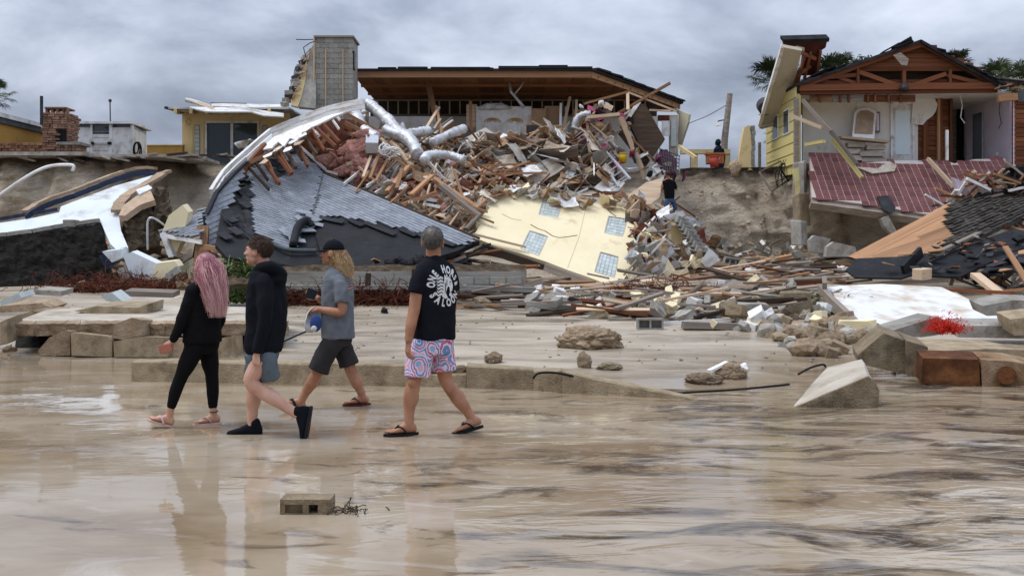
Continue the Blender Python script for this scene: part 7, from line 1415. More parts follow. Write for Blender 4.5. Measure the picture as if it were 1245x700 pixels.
def paisley():
    m = bpy.data.materials.new('paisley_print'); m.use_nodes = True; t = m.node_tree; l = t.links.new; b = t.nodes['Principled BSDF']; b.inputs['Roughness'].default_value = .85; c = N(t, 'ShaderNodeTexCoord')
    nz = N(t, 'ShaderNodeTexNoise', i_Scale=9.0, i_Detail=2.0); l(c.outputs['Object'], nz.inputs['Vector']); mxv = N(t, 'ShaderNodeMix', data_type='RGBA', i_0=.05); l(c.outputs['Object'], mxv.inputs[6]); l(nz.outputs['Color'], mxv.inputs[7])
    vo = N(t, 'ShaderNodeTexVoronoi', i_Scale=7.0); l(mxv.outputs[2], vo.inputs['Vector'])
    W_ = (.70, .62, .74); Rd = (.50, .09, .19); Bl = (.13, .26, .52); Pk = (.72, .36, .46); Or = (.72, .42, .32)
    r1 = ramp(t, [(0, Or), (.10, Rd), (.17, W_), (.23, Rd), (.29, Pk), (.36, W_), (.42, Bl), (.50, W_), (.56, Rd), (.62, W_), (.70, Bl), (.78, W_)]); r1.color_ramp.interpolation = 'CONSTANT'; l(vo.outputs['Distance'], r1.inputs[0])
    r2 = ramp(t, [(0, Bl), (.12, W_), (.18, Bl), (.26, (.25, .4, .62)), (.34, W_), (.40, Rd), (.47, W_), (.54, Bl), (.62, W_), (.7, Pk)]); r2.color_ramp.interpolation = 'CONSTANT'; l(vo.outputs['Distance'], r2.inputs[0])
    sp = N(t, 'ShaderNodeSeparateColor'); l(vo.outputs['Color'], sp.inputs[0]); gt = N(t, 'ShaderNodeMath', operation='GREATER_THAN', i_1=.5); l(sp.outputs[0], gt.inputs[0]); mx = N(t, 'ShaderNodeMix', data_type='RGBA'); l(gt.outputs[0], mx.inputs[0]); l(r1.outputs[0], mx.inputs[6]); l(r2.outputs[0], mx.inputs[7])
    v2 = N(t, 'ShaderNodeTexVoronoi', i_Scale=55.0); l(c.outputs['Object'], v2.inputs['Vector']); g2 = N(t, 'ShaderNodeMath', operation='LESS_THAN', i_1=.22); l(v2.outputs['Distance'], g2.inputs[0]); m2 = N(t, 'ShaderNodeMix', data_type='RGBA'); l(g2.outputs[0], m2.inputs[0]); l(mx.outputs[2], m2.inputs[6]); m2.inputs[7].default_value = (.6, .3, .36, 1)
    l(m2.outputs[2], b.inputs['Base Color']); return m
M_paisley = paisley()
def strands(name, paths, r, m, parent, flat=.5, tint=None):
    mb = MB(); rn = []
    for i, pts in enumerate(paths):
        k = len(pts); rs = [(r*(1-.75*(j/(k-1))**2), r*flat*(1-.75*(j/(k-1))**2)) for j in range(k)]; mb.tube(pts, rs, 4, False); base = random.gauss(.5, .22)
        base += .22*mnoise.noise(Vector(pts[0])*38)
        rn += [min(1, max(0, base+(tint(j/(k-1)) if tint else 0))) for j in range(k) for q in range(4)]
    return mb.build(name, m, parent, True, rnd=rn)
def hair_out(p, zmin): return p.z < zmin-(.035 if p.x < -.05 else 0) or p.x > (p.z-.02)*1.35+.0 and p.x > -.02 or (p.x > -.045 and p.z < .0)
def short_hair(name, c, f, s, m, parent, n=1500, l_=.035, zmin=-.02, up=(0, 0, 1), lift=.5, seed=0, front=.05, solid=1.03):
    rg = random.Random(seed); B = basis(f, up); c = Vector(c); paths = []; mb = MB(); cc = Vector((-.018, 0, .035)); rr = Vector((.098, .077, .088))
    while len(paths) < n:
        v = Vector((rg.gauss(0, 1), rg.gauss(0, 1), rg.gauss(0, 1))).normalized(); p = cc+Vector((v.x*rr.x, v.y*rr.y, v.z*rr.z))*1.0
        if hair_out(p+Vector((rg.gauss(0, .006), 0, rg.gauss(0, .007))), zmin): continue
        g = Vector((-.25+rg.gauss(0, .25), rg.gauss(0, .25), -.55+rg.gauss(0, .2))); d = (v*lift+g*(1-lift)).normalized(); e = p+d*l_*rg.uniform(.6, 1.2); md = p+(v*.7+d*.3)*l_*.5; paths.append([c+B @ (q*s) for q in (p*.98, md, e)])
    o = strands(name, paths, .0026*s, m, parent, 1.0)
    hb = MB(); 
    hb.ball(c+B @ (Vector((-.024, 0, .042))*s), Vector((.098, .079, .088))*s*solid, B, 24, 16); me, org = hb.mesh('scalp_hair'); keep = []
    for p_ in me.polygons:
        q = B.transposed() @ (Vector(org)+p_.center-c)/s
        if not hair_out(q-Vector((0, 0, .012)), zmin): keep.append(tuple(p_.vertices))
    vs_ = [tuple(Vector(org)+v.co) for v in me.vertices]; bpy.data.meshes.remove(me); mb2 = MB(); mb2.v = vs_; mb2.f = keep; mb2.build('scalp_hair', m, o, True, rnd=[.35]*len(vs_)); return o

# ---- man with the printed black T-shirt
def J(px, py, Y, d=0): return P(px, py, Y)+Vector((0, d, 0))*1.0
def JJ(Y): return lambda px, py, d=0: P(px*1.0, py, Y)+Vector(((px-CX)/F*d, d, 0))
Yq = 8.64; j = JJ(Yq); f = Vector((-.72, .69, 0)).normalized(); l_ = Vector((-f.y, f.x, 0)); fh = Vector((.02, 1, 0)).normalized()
t = thing('person', 'man in black printed T-shirt, patterned swim shorts and black flip-flops, seen from behind', 'person', Vector((j(526, 0).x, Yq, 0)), 'people walking along the beach')
mb = MB(); hc = j(526, 295.5); head(mb, hc, fh, 1.1); chain(mb, [j(527, 300), j(527, 309), j(528, 322)], [.064, .067, .09])
loft(mb, [(j(528, 322), l_*.15, f*.075), (j(529, 345), l_*.18, f*.10), (j(528, 385), l_*.165, f*.105), (j(527, 418), l_*.17, f*.11)])
chain(mb, [j(515, 334, -.11), j(507.5, 352, -.15), j(503.5, 376, -.17), j(500, 391, -.19), j(497, 412, -.21)], [.045, .056, .051, .049, .032]); hand(mb, j(496.8, 413, -.21), (-.10, -.12, -1), (.75, .5, 0), -1, .55, 1.0)
chain(mb, [j(543, 334, .11), j(550, 372, .2), j(540, 400, .34)], [.045, .045, .03]); hand(mb, j(540, 401, .34), (-.5, .2, -.6), (-.2, 1, 0), 1, .6)
chain(mb, [j(514, 416, -.06), j(507, 445, -.08), j(503.5, 462, -.09), j(499.5, 481, -.07), j(497.5, 500, -.06), j(497, 516, -.06)], [.088, .074, .062, .065, .047, .041])
chain(mb, [j(538, 416, .06), j(540, 448, .08), j(542.5, 464, .09), j(557, 487, .12), j(568, 502, .13), j(574.5, 513, .13)], [.086, .072, .06, .062, .046, .04])
mb.ball(j(502.5, 480, -.045), (.05, .045, .1)); mb.ball(j(559, 484, .15), (.045, .045, .085), Matrix.Rotation(R(-32), 3, 'Y')); mb.ball(j(502, 462, -.135), (.045, .04, .05)); mb.ball(j(505.5, 350, -.15), (.056, .055, .09))
fa, fb = j(497, 514, -.06)+Vector((0, 0, .012)), j(575, 513, .13)+Vector((0, 0, .022)); d1, d2 = Vector((-1, -.18, -.03)), Vector((-.93, -.35, -.22)); foot(mb, fa, d1, 1.06, side=-1); foot(mb, fb, d2, 1.02, side=1)
body = put_mesh('body', remesh(mb, .0045, 3), M_skin2, t); eyes(hc, fh, 1.1, body)
flipflop(fa, d1, 1.08, M_ffb, M_ffb, t); flipflop(fb+Vector((0, 0, -.006)), d2+Vector((0, 0, .03)), 1.06, M_ffb, M_ffb, t)
mb = MB(); loft(mb, [(j(527, 309.5), l_*.066, f*.066), (j(527.3, 313), l_*.08, f*.072), (j(527.8, 317.5), l_*.13, f*.085), (j(528.5, 323), l_*.185, f*.1), (j(529, 332), l_*.21, f*.118), (j(529.5, 348), l_*.205, f*.13), (j(529, 372), l_*.19, f*.135), (j(528, 395), l_*.187, f*.137), (j(527.5, 412), l_*.19, f*.14)], 32, 2.5)
cuff(mb, [j(515, 330, -.11), j(508.5, 341, -.145), j(505, 355.5, -.165)], [.068, .07, .069]); cuff(mb, [j(545, 330, .11), j(549, 342, .16), j(550, 354, .18)], [.066, .068, .067])
shirt = put_mesh('t_shirt', remesh(mb, .009, 4), M_navy, t, .011, 6.5)
mb = MB(); loft(mb, [(j(527.5, 406), l_*.182, f*.128), (j(527, 420), l_*.185, f*.135), (j(527, 430), l_*.175, f*.12)], 28)
cuff(mb, [j(515, 420, -.06), j(509, 440, -.08), j(507.5, 456, -.085)], [.105, .108, .112]); cuff(mb, [j(537, 420, .06), j(539, 438, .08), j(540.5, 452, .085)], [.1, .102, .104])
put_mesh('swim_shorts', remesh(mb, .009, 3), M_paisley, t, .01, 8)
M_hgrey = hairmat('grey_hair', [(.1, (.07, .06, .052)), (.5, (.17, .15, .135)), (.9, (.32, .3, .28))]); short_hair('hair', hc, fh, 1.1, M_hgrey, t, 2600, .014, -.045, lift=.75, solid=1.015)
# print on the back of the shirt
bvh = BVHTree.FromPolygons([v.co.copy() for v in shirt.data.vertices], [tuple(p.vertices) for p in shirt.data.polygons])
def on_shirt(a, b, c0, right, back, lift=.004):
    o = c0+right*a+Vector((0, 0, b))+back*.5; h_ = bvh.ray_cast(o, -back)
    return (h_[0]+back*lift) if h_[0] is not None else c0+right*a+Vector((0, 0, b))
back = -f; right = -l_; pc = P(537, 347, Yq); pc = Vector((j(529.3, 347).x, Yq, pc.z))
def glyph(ch, size):
    cu = bpy.data.curves.new('g', 'FONT'); cu.body = ch; cu.size = size; cu.align_x = 'CENTER'; cu.fill_mode = 'FRONT'; cu.resolution_u = 3; cu.offset = size*.05
    ob = bpy.data.objects.new('g', cu); TMP.collection.objects.link(ob); dg = depsgraph(); me = bpy.data.meshes.new_from_object(ob.evaluated_get(dg)); vs_ = [v.co.copy() for v in me.vertices]; fs = [tuple(p.vertices) for p in me.polygons]; bpy.data.meshes.remove(me); bpy.data.objects.remove(ob); return vs_, fs
prt = MB(); RAD = .150
def arc_text(txt, a0, a1, rad, size, top=True, sx_=.82):
    for k, ch in enumerate(txt):
        if ch == ' ': continue
        a = lin(a0, a1, k/(len(txt)-1)); vs_, fs = glyph(ch, size); rt = a-math.pi/2 if top else a+math.pi/2; ca, sa = math.cos(rt), math.sin(rt); out = []
        for v in vs_:
            x, y = v.x*sx_, v.y if top else v.y-size*.7
            out.append(on_shirt(rad*math.cos(a)+x*ca-y*sa, rad*math.sin(a)+x*sa+y*ca, pc, right, back))
        prt.add(out, fs)
arc_text('ONE HORSE', R(176), R(8), .114, .088, True, .66); arc_text('SALOON', R(212), R(328), .114, .088, False, .7)
def flat(poly, lift=.004): prt.add([on_shirt(x*.105, y*.105-.008, pc, right, back, lift) for x, y in poly], [tuple(range(len(poly)))])
flat([(-.1, 1.0), (.12, .78), (.4, .8), (.66, .55), (.78, .1), (.74, -.25), (.6, -.42), (.42, -.36), (.38, -.05), (.2, .05), (.06, -.2), (-.05, -.5), (.2, -.92), (-.1, -.98), (-.42, -.8), (-.28, -.3), (-.3, .1), (-.15, .5)])
flat([(.42, .82), (.5, 1.08), (.58, .74)]); flat([(.1, .82), (.1, 1.12), (.3, .84)])
for k in range(6):
    y0 = .75-k*.27; flat([(-.25, y0), (-.5, y0+.12), (-.78, y0-.05), (-.95, y0+.1), (-.8, y0-.2), (-.5, y0-.08), (-.25, y0-.14)])
for k in range(4): flat([(.45+.1*k, -.4-.1*k), (.55+.1*k, -.42-.08*k), (.42+.06*k, -.75-.05*k), (.34+.06*k, -.72)])
prt.build('back_print', M_print, shirt)
prt2 = MB()
def flatb(poly): prt2.add([on_shirt(x*.105, y*.105-.008, pc, right, back, .0055) for x, y in poly], [tuple(range(len(poly)))])
flatb([(.44, .42), (.56, .46), (.6, .36), (.48, .32)]); flatb([(.62, -.18), (.7, -.16), (.68, -.26)]); flatb([(.1, .55), (.18, .6), (.1, .1), (.02, .0)]); flatb([(-.1, .3), (-.02, .34), (-.06, -.4), (-.14, -.5)])
prt2.build('print_line', M_navy, shirt)

# ---- boy in black hoodie
Yq = 8.58; j = JJ(Yq); f = Vector((-.93, .37, 0)).normalized(); l_ = Vector((-f.y, f.x, 0)); fh = Vector((-.98, .12, .02)).normalized()
t = thing('person', 'boy in black hoodie, grey shorts and black shoes', 'person', Vector((j(315, 0).x, Yq, 0)), 'people walking along the beach')
mb = MB(); hc = j(313.5, 306); head(mb, hc, fh, 1.02); chain(mb, [j(318, 312), j(320, 320), j(322, 330)], [.058, .058, .08])
loft(mb, [(j(322, 335), l_*.14, f*.07), (j(323, 365), l_*.16, f*.1), (j(322, 420), l_*.15, f*.1), (j(319, 436), l_*.15, f*.1)])
chain(mb, [j(321, 345, -.14), j(321, 388, -.21), j(316, 415, -.2), j(312.5, 427, -.21)], [.05, .045, .033, .028]); hand(mb, j(312.3, 427, -.21), (-.12, .05, -1), (.4, .9, 0), -1, 1.25, .95, 1.0)
chain(mb, [j(319, 430, -.08), j(311, 448, -.1), j(305.5, 463, -.11), j(325, 478, -.1), j(347, 492, -.09), j(361, 501, -.09)], [.084, .074, .062, .06, .046, .04])
chain(mb, [j(317, 430, .08), j(311, 450, .08), j(309, 466, .08), j(308, 486, .09), j(307, 503, .09), j(306.5, 518, .09)], [.08, .068, .06, .061, .047, .04])
mb.ball(j(330, 477, -.07), (.085, .045, .045), Matrix.Rotation(R(32), 3, 'Y')); mb.ball(j(311, 486, .1), (.048, .045, .09)); mb.ball(j(303.5, 462.5, -.11), (.045, .045, .045))
body = put_mesh('body', remesh(mb, .0045, 3), M_skin3, t); eyes(hc, fh, 1.02, body)
shoe(j(306.5, 519.5, .09), (-1, .06, 0), 1.04, M_hood, M_ffb, t); shoe(j(364, 503, -.09), (-.16, -.05, -.98), 1.04, M_hood, M_ffb, t)
mb = MB(); loft(mb, [(j(321, 321), l_*.07, f*.068), (j(322, 326), l_*.10, f*.082), (j(323, 332), l_*.155, f*.1), (j(323.5, 345), l_*.195, f*.125), (j(324, 370), l_*.2, f*.14), (j(324, 400), l_*.19, f*.14), (j(322, 420), l_*.185, f*.135), (j(321.5, 428), l_*.17, f*.122)], 32, 2.4)
cuff(mb, [j(321, 342, -.14), j(322, 365, -.19), j(321, 388, -.21), j(317, 408, -.215), j(313.5, 426, -.21)], [.07, .07, .063, .055, .046]); chain(mb, [j(325, 342, .14), j(328, 388, .2), j(320, 422, .2)], [.07, .062, .045])
chain(mb, [j(308, 333, -.03), j(316, 326, -.1), j(330, 325, -.1), j(341, 334, 0), j(336, 340, .06), j(324, 328, .1), j(312, 328, .08)], [.03, .042, .055, .06, .055, .045, .03]); mb.ball(j(337, 340, .0), (.085, .11, .075))
put_mesh('hoodie', remesh(mb, .009, 3), M_hood, t, .014, 5.5)
mb = MB(); loft(mb, [(j(320, 420), l_*.16, f*.115), (j(319, 432), l_*.165, f*.125), (j(318, 440), l_*.15, f*.11)], 26)
cuff(mb, [j(316, 434, .08), j(311, 450, .085), j(309.5, 464, .085)], [.1, .1, .1]); cuff(mb, [j(322, 434, -.07), j(324.5, 444, -.06), j(328, 460, -.03)], [.098, .09, .085])
put_mesh('shorts', remesh(mb, .009, 3), M_gshort, t, .009, 8)
M_hbrown = hairmat('brown_hair', [(.1, (.018, .009, .006)), (.5, (.06, .028, .016)), (.9, (.13, .065, .036))]); short_hair('hair', hc, fh, 1.02, M_hbrown, t, 4600, .024, -.03, lift=.42, seed=3, solid=1.0)

# ---- man in grey T-shirt and cap
Yq = 10.25; j = JJ(Yq); f = Vector((-.95, .31, 0)).normalized(); l_ = Vector((-f.y, f.x, 0)); fh = Vector((-1, .06, -.03)).normalized()
t = thing('person', 'long haired man in grey T-shirt and black cap carrying a second cap', 'person', Vector((j(408, 0).x, Yq, 0)), 'people walking along the beach')
mb = MB(); hc = j(403.5, 308); head(mb, hc, fh, 1.05); chain(mb, [j(406, 314), j(408, 321), j(410, 331)], [.057, .057, .08])
loft(mb, [(j(411, 335), l_*.14, f*.07), (j(410, 360), l_*.17, f*.1), (j(410, 405), l_*.15, f*.1), (j(410, 416), l_*.15, f*.1)])
chain(mb, [j(412, 345, -.13), j(414.5, 360, -.2), j(415.5, 377, -.21), j(402, 377, -.19), j(388, 375, -.16)], [.04, .05, .046, .043, .03]); hand(mb, j(387, 374.8, -.16), (-1, .12, -.05), (-.1, .6, -.8), -1, .95, .98, .8)
chain(mb, [j(409, 345, .12), j(405, 358, .19), j(402, 372, .2), j(395, 368, .13), j(387, 363, .05)], [.04, .048, .044, .04, .03]); hand(mb, j(386.5, 362.5, .05), (-1, -.15, .12), (.1, -.7, .6), 1, .75, .98, .6)
chain(mb, [j(404, 410, -.09), j(393, 432, -.1), j(386.5, 450, -.1), j(378, 465, -.1), j(370, 478, -.1), j(365.5, 487, -.1)], [.085, .072, .06, .06, .045, .039])
chain(mb, [j(413, 410, .09), j(421, 432, .1), j(426, 450, .1), j(432, 464, .1), j(438, 476, .1), j(441, 485, .1)], [.085, .072, .06, .059, .044, .039])
fa, fb = j(366, 486, -.1)+Vector((0, 0, .012)), j(441, 484.5, .1)+Vector((0, 0, .02)); d1, d2 = Vector((-.95, 0, .34)), Vector((-1, -.05, -.04)); mb.ball(j(382, 464, -.08), (.046, .044, .085), Matrix.Rotation(R(30), 3, 'Y')); mb.ball(j(435, 463, .1), (.044, .044, .08), Matrix.Rotation(R(-28), 3, 'Y')); foot(mb, fa, d1, 1.0, side=-1); foot(mb, fb, d2, 1.0, side=1)
body = put_mesh('body', remesh(mb, .005, 3), M_skin2, t); eyes(hc, fh, 1.05, body)
flipflop(fa, d1, 1.02, M_ffb, M_ffb, t); flipflop(fb, d2, 1.04, M_ffr, M_ffb, t)
mb = MB(); loft(mb, [(j(408.5, 322.5), l_*.064, f*.064), (j(409, 326), l_*.085, f*.072), (j(410, 330.5), l_*.14, f*.085), (j(411, 340), l_*.19, f*.12), (j(410.5, 362), l_*.2, f*.142), (j(410, 385), l_*.19, f*.145), (j(410.5, 400), l_*.192, f*.15), (j(411, 411), l_*.195, f*.155)], 32, 2.4)
cuff(mb, [j(412.5, 342, -.14), j(415, 354, -.19), j(416, 367.5, -.21)], [.066, .072, .074]); cuff(mb, [j(409, 342, .13), j(406, 354, .185), j(404.5, 366, .2)], [.066, .072, .072])
sh2 = put_mesh('t_shirt', remesh(mb, .009, 3), M_heather, t, .015, 7.5)
bvh = BVHTree.FromPolygons([v.co.copy() for v in sh2.data.vertices], [tuple(p.vertices) for p in sh2.data.polygons]); back2 = -f; right2 = -l_; pc2 = j(411, 352)
prt = MB()
for k in range(7):
    y0 = .09-k*.028; wv = .10-.012*abs(k-3); prt.add([on_shirt(a, b, pc2, right2, back2) for a, b in ((-wv, y0), (wv, y0+.01), (wv, y0+.022), (-wv, y0+.012))], [(0, 1, 2, 3)])
prt.build('back_print', M_coral, sh2)
mb = MB(); loft(mb, [(j(410, 402), l_*.165, f*.125), (j(410, 414), l_*.172, f*.13), (j(410, 421), l_*.155, f*.115)], 26)
cuff(mb, [j(405, 415, -.09), j(394, 433, -.1), j(387, 449, -.1)], [.108, .106, .112]); cuff(mb, [j(412, 415, .09), j(420, 431, .1), j(425, 445, .1)], [.105, .1, .1])
sh = put_mesh('shorts', remesh(mb, .009, 3), M_char, t, .012, 7); 
# cap on the head
def cap(c, fdir, s, m_d, m_b, parent, name='cap', up=(0, 0, 1)):
    B = basis(fdir, up); c = Vector(c); mb = MB(); nu, nv = 24, 8; vs_ = []
    for jj in range(nv+1):
        a = math.pi/2*jj/nv
        for k in range(nu): b = 2*math.pi*k/nu; vs_.append(c+B @ (Vector((-.018+.108*math.sin(a)*math.cos(b), .088*math.sin(a)*math.sin(b), .035+.102*math.cos(a)))*s))
    fs = [(jj*nu+k, (jj+1)*nu+k, (jj+1)*nu+(k+1) % nu, jj*nu+(k+1) % nu) for jj in range(nv) for k in range(nu)]; o = mb.add(vs_, fs).build(name, m_d, parent, True)
    so = o.modifiers.new('s', 'SOLIDIFY'); so.thickness = .004
    br = []
    for k in range(13): b = -1.25+2.5*k/12; br.append((Vector((-.018+.105*math.cos(b), .088*math.sin(b), .038)), Vector((-.018+.105*math.cos(b)+.075*math.cos(b*.75), .088*math.sin(b)*1.02, .030-.02*abs(math.sin(b))))))
    mb = MB(); vs_ = [c+B @ (p*s) for pr in br for p in pr]; mb.add(vs_, [(2*k, 2*k+1, 2*k+3, 2*k+2) for k in range(12)]); q = mb.build('brim', m_b, o, True); so = q.modifiers.new('s', 'SOLIDIFY'); so.thickness = .005
    MB().ball(c+B @ (Vector((-.018, 0, .138))*s), .008*s, None, 8, 6).build('button', m_d, o, True); return o
cap(hc, fh+Vector((0, 0, .05)), 1.05, M_hood, M_hood, t)
M_hblond = hairmat('blond_hair', [(.05, (.10, .05, .02)), (.45, (.32, .18, .075)), (.75, (.52, .34, .16)), (.95, (.68, .5, .28))]); rg = random.Random(8); paths = []; B = basis(fh)
for i in range(1100):
    b = rg.uniform(.62, 2*math.pi-.62) if i % 3 else rg.uniform(1.5, 4.8); p0 = Vector((-.03+.085*math.cos(b), .075*math.sin(b), rg.uniform(-.02, .04))); p = hc+B @ p0; pts = [p]; ph = rg.uniform(0, 6); ln = rg.uniform(.14, .27)
    for k in range(1, 9):
        t_ = k/8; pts.append(p+Vector((.015+.085*t_+.016*math.sin(ph+t_*11)+rg.gauss(0, .004), (p.y-hc.y)*.25*t_+.016*math.cos(ph+t_*9), -ln*t_*1.0+.02*t_*(1-t_)+.008*math.sin(ph+t_*13))))
    paths.append(pts)
strands('hair', paths, .0028, M_hblond, t, .7, lambda u: -.1+.45*u)
tag(MB().prism([P(x, y, 10.15) for x, y in ((370, 361.5), (375, 349.5), (387, 354), (382, 364.5))], (0, .012, .004)).build('phone', M_phone), 'dark phone held by the man in the grey T-shirt', 'phone')
cp = cap(j(383, 386, -.2), (-.45, -.25, -1), .95, M_capw, M_capw, None, 'baseball_cap', (-.5, .85, 0)); tag(cp, 'white and blue baseball cap hanging from the hand of the grey shirted man', 'cap')
q_ = j(384, 391, -.27); MB().ball(q_, (.06, .035, .085), None, 16, 10).build('blue_panel', M_capblue, cp, True); MB().ball(q_+Vector((-.012, -.033, -.05)), (.03, .012, .03), None, 12, 8).build('front_badge', M_capw, cp, True)

# ---- woman with pink hair
Yq = 9.1; j = JJ(Yq); f = Vector((-.8, .6, 0)).normalized(); l_ = Vector((-f.y, f.x, 0)); fh = Vector((-.78, .62, 0)).normalized()
t = thing('person', 'woman with long pink hair in black top and leggings, leftmost walker', 'person', Vector((j(245, 0).x, Yq, 0)), 'people walking along the beach')
mb = MB(); hc = j(248, 324); head(mb, hc, fh, .98, fem=True); chain(mb, [j(249, 330), j(248, 338), j(247.5, 348)], [.048, .048, .07])
loft(mb, [(j(247, 349), l_*.12, f*.06), (j(247, 365), l_*.14, f*.09), (j(247, 388), l_*.12, f*.08), (j(246, 412), l_*.15, f*.1)])
chain(mb, [j(236, 354, -.12), j(221.5, 389, -.16), j(214, 406, -.14), j(209.5, 414, -.15)], [.04, .034, .027, .024]); hand(mb, j(209.5, 413.5, -.15), (-.75, -.1, -.62), (.2, .9, -.3), 1, .6, .92, .3)
chain(mb, [j(245, 412, -.06), j(229, 438, -.09), j(219, 458, -.1), j(212, 476, -.1), j(208, 492, -.1), j(206, 505, -.1)], [.08, .06, .045, .04, .034, .031]); chain(mb, [j(250, 412, .06), j(255, 440, .07), j(257.5, 458, .08), j(258.3, 478, .08), j(259, 497, .08), j(259.5, 508, .08)], [.08, .06, .045, .04, .034, .03])
fa, fb = j(206, 505, -.1)+Vector((0, 0, .01)), j(260, 508, .08)+Vector((0, 0, .02)); d1, d2 = Vector((-.9, -.1, .28)), Vector((-.97, -.25, -.03)); foot(mb, fa, d1, .9, side=-1); foot(mb, fb, d2, .9, side=1)
body = put_mesh('body', remesh(mb, .0045, 3), M_skin, t); eyes(hc, fh, .98, body)
flipflop(fa, d1, .92, M_ffp, M_ffp, t); flipflop(fb, d2, .92, M_ffp, M_ffp, t)
ank = fb+Vector((0, 0, .03)); MB().tube([ank+Vector((.036*math.cos(a), .036*math.sin(a), .004*math.sin(a))) for a in np.linspace(0, 6.283, 15)], .0045, 5).build('anklet', M_black, t)
mb = MB(); loft(mb, [(j(247.5, 341), l_*.065, f*.06), (j(247.3, 346), l_*.13, f*.075), (j(247, 354), l_*.165, f*.1), (j(247, 370), l_*.168, f*.125), (j(246.5, 392), l_*.165, f*.125), (j(246, 408), l_*.178, f*.135), (j(245.5, 416), l_*.18, f*.137)], 32, 2.3)
chain(mb, [j(234.5, 353, -.13), j(228, 372, -.15), j(221.5, 389, -.16), j(216, 401, -.155), j(211.5, 410, -.15)], [.062, .054, .048, .044, .038]); chain(mb, [j(260, 353, .13), j(267, 385, .16), j(262, 408, .22)], [.06, .048, .038])
put_mesh('black_top', remesh(mb, .009, 3), M_blk, t, .013, 6)
mb = MB(); loft(mb, [(j(246, 404), l_*.15, f*.115), (j(245.5, 418), l_*.165, f*.125), (j(245, 430), l_*.14, f*.11)], 26)
chain(mb, [j(238.5, 420, -.06), j(229, 438, -.09), j(220.5, 456, -.1), j(214, 472, -.1), j(208.8, 490.5, -.1)], [.098, .083, .06, .057, .043]); chain(mb, [j(251.5, 420, .06), j(255, 440, .07), j(257.5, 458, .08), j(258.5, 474, .08), j(259, 494, .08)], [.096, .08, .059, .056, .042])
put_mesh('leggings', remesh(mb, .008, 4), M_blk, t, .003, 9)
M_hpink = hairmat('pink_hair', [(.05, (.16, .045, .075)), (.3, (.42, .15, .19)), (.55, (.64, .30, .31)), (.8, (.78, .48, .46)), (1, (.84, .63, .58))]); rg = random.Random(4); paths = []; B = basis(fh)
zend = j(0, 382).z
for i in range(3000):
    while True:
        v = Vector((rg.gauss(0, 1), rg.gauss(0, 1), rg.gauss(0, 1))).normalized(); p0 = Vector((-.018+.098*v.x, .077*v.y, .035+.088*v.z))*.98
        if p0.z > -.02 and not (p0.x > .055 and p0.z < .09) : break
    p = hc+B @ (p0*1.02); out = B @ Vector((v.x, v.y, 0)); out.z = 0; out = out.normalized() if out.length > .05 else -fh
    if out.dot(fh) > .3: out = (out-fh*1.2).normalized()
    ph = rg.uniform(0, 6); ze = zend-.03+abs(rg.gauss(0, .1))+(.05 if abs(p0.y) > .04 else 0)+(.12 if i % 9 == 0 else 0); ze = min(ze, p.z-.15); pts = [p]; hc2 = hc+B @ Vector((-.02, 0, .03))
    rad = rg.uniform(.085, .125)*(1.25 if i % 14 == 0 else 1); shift = -fh*rg.uniform(.02, .09)+Vector((.045, 0, 0))
    for k in range(1, 11):
        u_ = k/10; z = lin(p.z, ze, u_); prog = min(1, u_*2.4); tgt = Vector((hc2.x, hc2.y, 0))+out*rad*(1-.45*max(0, u_-.35))+shift*min(1, u_*1.3)
        xy = Vector((p.x, p.y, 0)).lerp(tgt, prog*prog*(3-2*prog)); zz_ = z+(.03*math.sin(min(1, u_*3)*3.14) if p0.z > .06 else 0)
        pts.append(Vector((xy.x+.012*u_*math.sin(ph*.3+u_*7)+.004*math.sin(ph+u_*9), xy.y+.008*math.cos(ph+u_*8), zz_)))
    paths.append(pts)
hr = strands('hair', paths, .0026, M_hpink, t, .7, lambda u: -.12+.42*u)
mb = MB(); mb.ball(hc+B @ Vector((-.028, 0, .04)), Vector((.102, .083, .088)), B, 22, 14)
loft(mb, [(hc+B @ Vector((-.03, 0, .03)), l_*.085, f*.08), (hc+B @ Vector((-.05, 0, -.08))+Vector((.01, 0, 0)), l_*.095, f*.07), (hc+B @ Vector((-.08, 0, -.2))+Vector((.03, 0, 0)), l_*.095, f*.055), (hc+B @ Vector((-.085, 0, -.33))+Vector((.04, 0, 0)), l_*.07, f*.035), (hc+B @ Vector((-.09, 0, -.41))+Vector((.045, 0, 0)), l_*.03, f*.015)], 20)
me = remesh(mb, .009, 3, 'hair_volume'); a_ = me.color_attributes.new('rnd', 'FLOAT_COLOR', 'POINT'); zz_ = np.array([v.co.z for v in me.vertices]); q_ = np.clip(.62-(zz_-zend)/(zz_.max()-zend)*.5, .08, .6); rr = np.ones((len(zz_), 4)); rr[:, :3] = q_[:, None]; a_.data.foreach_set('color', rr.ravel()); put_mesh('hair_volume', me, M_hpink, hr)
o = put('wallet', unit_box(M_salmon, .08), j(201.5, 421, -.2), (.115, .03, .075), Matrix.Rotation(R(-12), 3, 'Y'), None, 'small salmon coloured wallet held by the pink haired woman', 'wallet')

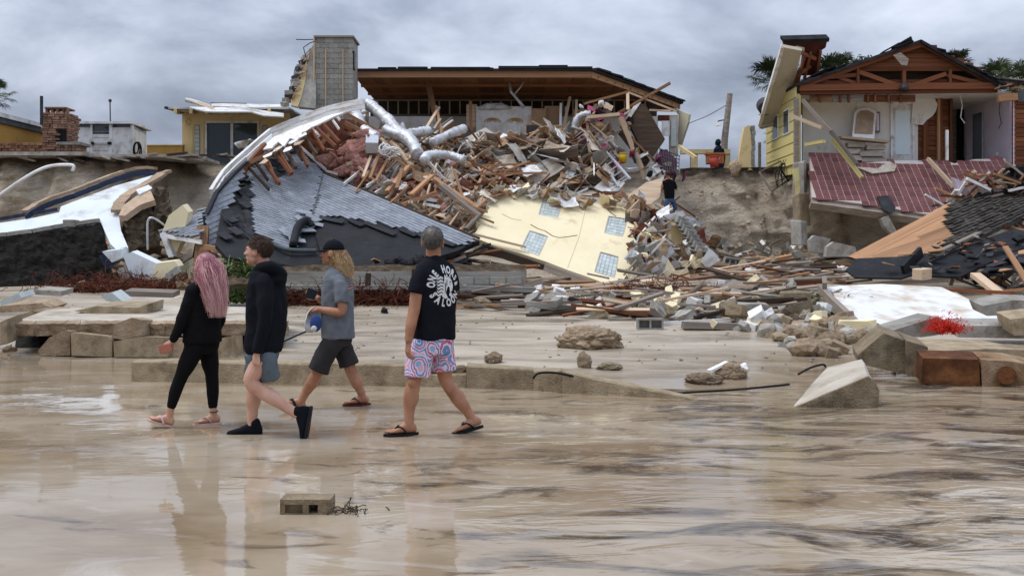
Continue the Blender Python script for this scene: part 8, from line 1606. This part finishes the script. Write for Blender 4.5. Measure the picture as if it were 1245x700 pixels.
# ---- two people up on the wreckage
Yq = 36.4; j = JJ(Yq); f = Vector((-.25, 1, 0)).normalized(); l_ = Vector((-f.y, f.x, 0))
t = thing('person', 'man in black top and jeans standing on the slope, hands raised to his face', 'person', P(815, 262, 36.4))
mb = MB(); head(mb, j(811.5, 212), f, 1.0); chain(mb, [j(812, 214), j(813, 219)], [.06, .07]); chain(mb, [j(807, 222, -.05), j(804.5, 231, .1), j(808.5, 219, .28)], [.055, .045, .035]); chain(mb, [j(819, 222, .05), j(822.5, 230, .12), j(817, 219, .3)], [.055, .045, .035]); mb.ball(j(810, 218, .3), .06); mb.ball(j(816, 218, .3), .06)
loft(mb, [(j(813, 221), l_*.15, f*.09), (j(814, 238), l_*.15, f*.1)]); body = put_mesh('body', remesh(mb, .011, 3), M_skin2, t)
mb = MB(); loft(mb, [(j(813, 218), l_*.1, f*.08), (j(813, 221), l_*.2, f*.12), (j(813.5, 230), l_*.2, f*.135), (j(814, 241.5), l_*.18, f*.135)]); chain(mb, [j(807.5, 222, -.04), j(805.5, 228, .05)], [.075, .07]); chain(mb, [j(819, 222, .05), j(821.5, 228, .1)], [.075, .07]); put_mesh('black_shirt', remesh(mb, .015, 2), M_blk, t, .01, 5)
mb = MB(); loft(mb, [(j(814, 240), l_*.16, f*.12), (j(814.5, 246), l_*.17, f*.12)]); chain(mb, [j(811, 245, -.05), j(810, 254, -.1), j(809.5, 268, -.1)], [.1, .075, .06]); chain(mb, [j(818, 245, .05), j(821, 253, .05), j(820, 268, .1)], [.1, .075, .06]); put_mesh('jeans', remesh(mb, .015, 2), M_jean, t, .01, 5)
short_hair('hair', j(811.5, 212), f, 1.05, M_hbrown, t, 300, .05, -.03, seed=5)
Yq = 44; j = JJ(Yq); f = Vector((-.85, .5, 0)).normalized(); l_ = Vector((-f.y, f.x, 0))
t = thing('person', 'person in dark blue hooded jacket standing on the cliff behind the buckets', 'person', P(874, 216, 44))
mb = MB(); head(mb, j(872, 174), f, .98); chain(mb, [j(872, 177), j(873, 181)], [.06, .07]); loft(mb, [(j(873, 182), l_*.14, f*.08), (j(874, 200), l_*.15, f*.1)]); chain(mb, [j(871, 200), j(871, 217)], [.08, .06]); chain(mb, [j(877, 200), j(877, 217)], [.08, .06]); put_mesh('body', remesh(mb, .012, 3), M_skin, t)
M_bluej = fabric('dark_blue_nylon', (.012, .02, .035)); mb = MB(); loft(mb, [(j(872.5, 178), l_*.1, f*.09), (j(873.5, 181), l_*.19, f*.12), (j(874, 190), l_*.21, f*.15), (j(875, 205), l_*.2, f*.15)]); chain(mb, [j(870, 182, -.1), j(868.5, 192, -.1), j(871, 199, -.2)], [.08, .07, .05]); chain(mb, [j(878, 182, .1), j(880, 192, .1), j(879, 202)], [.08, .07, .05])
mb.ball(j(873.2, 173.2, -.03), (.13, .14, .15)); mb.ball(j(874.5, 179, 0), (.11, .13, .08)); put_mesh('hooded_jacket', remesh(mb, .015, 3), M_bluej, t, .012, 5)
mb = MB(); chain(mb, [j(871.5, 203), j(871, 217)], [.1, .07]); chain(mb, [j(877, 203), j(877, 217)], [.1, .07]); put_mesh('trousers', remesh(mb, .02, 2), M_char, t)
bpy.data.scenes.remove(TMP)
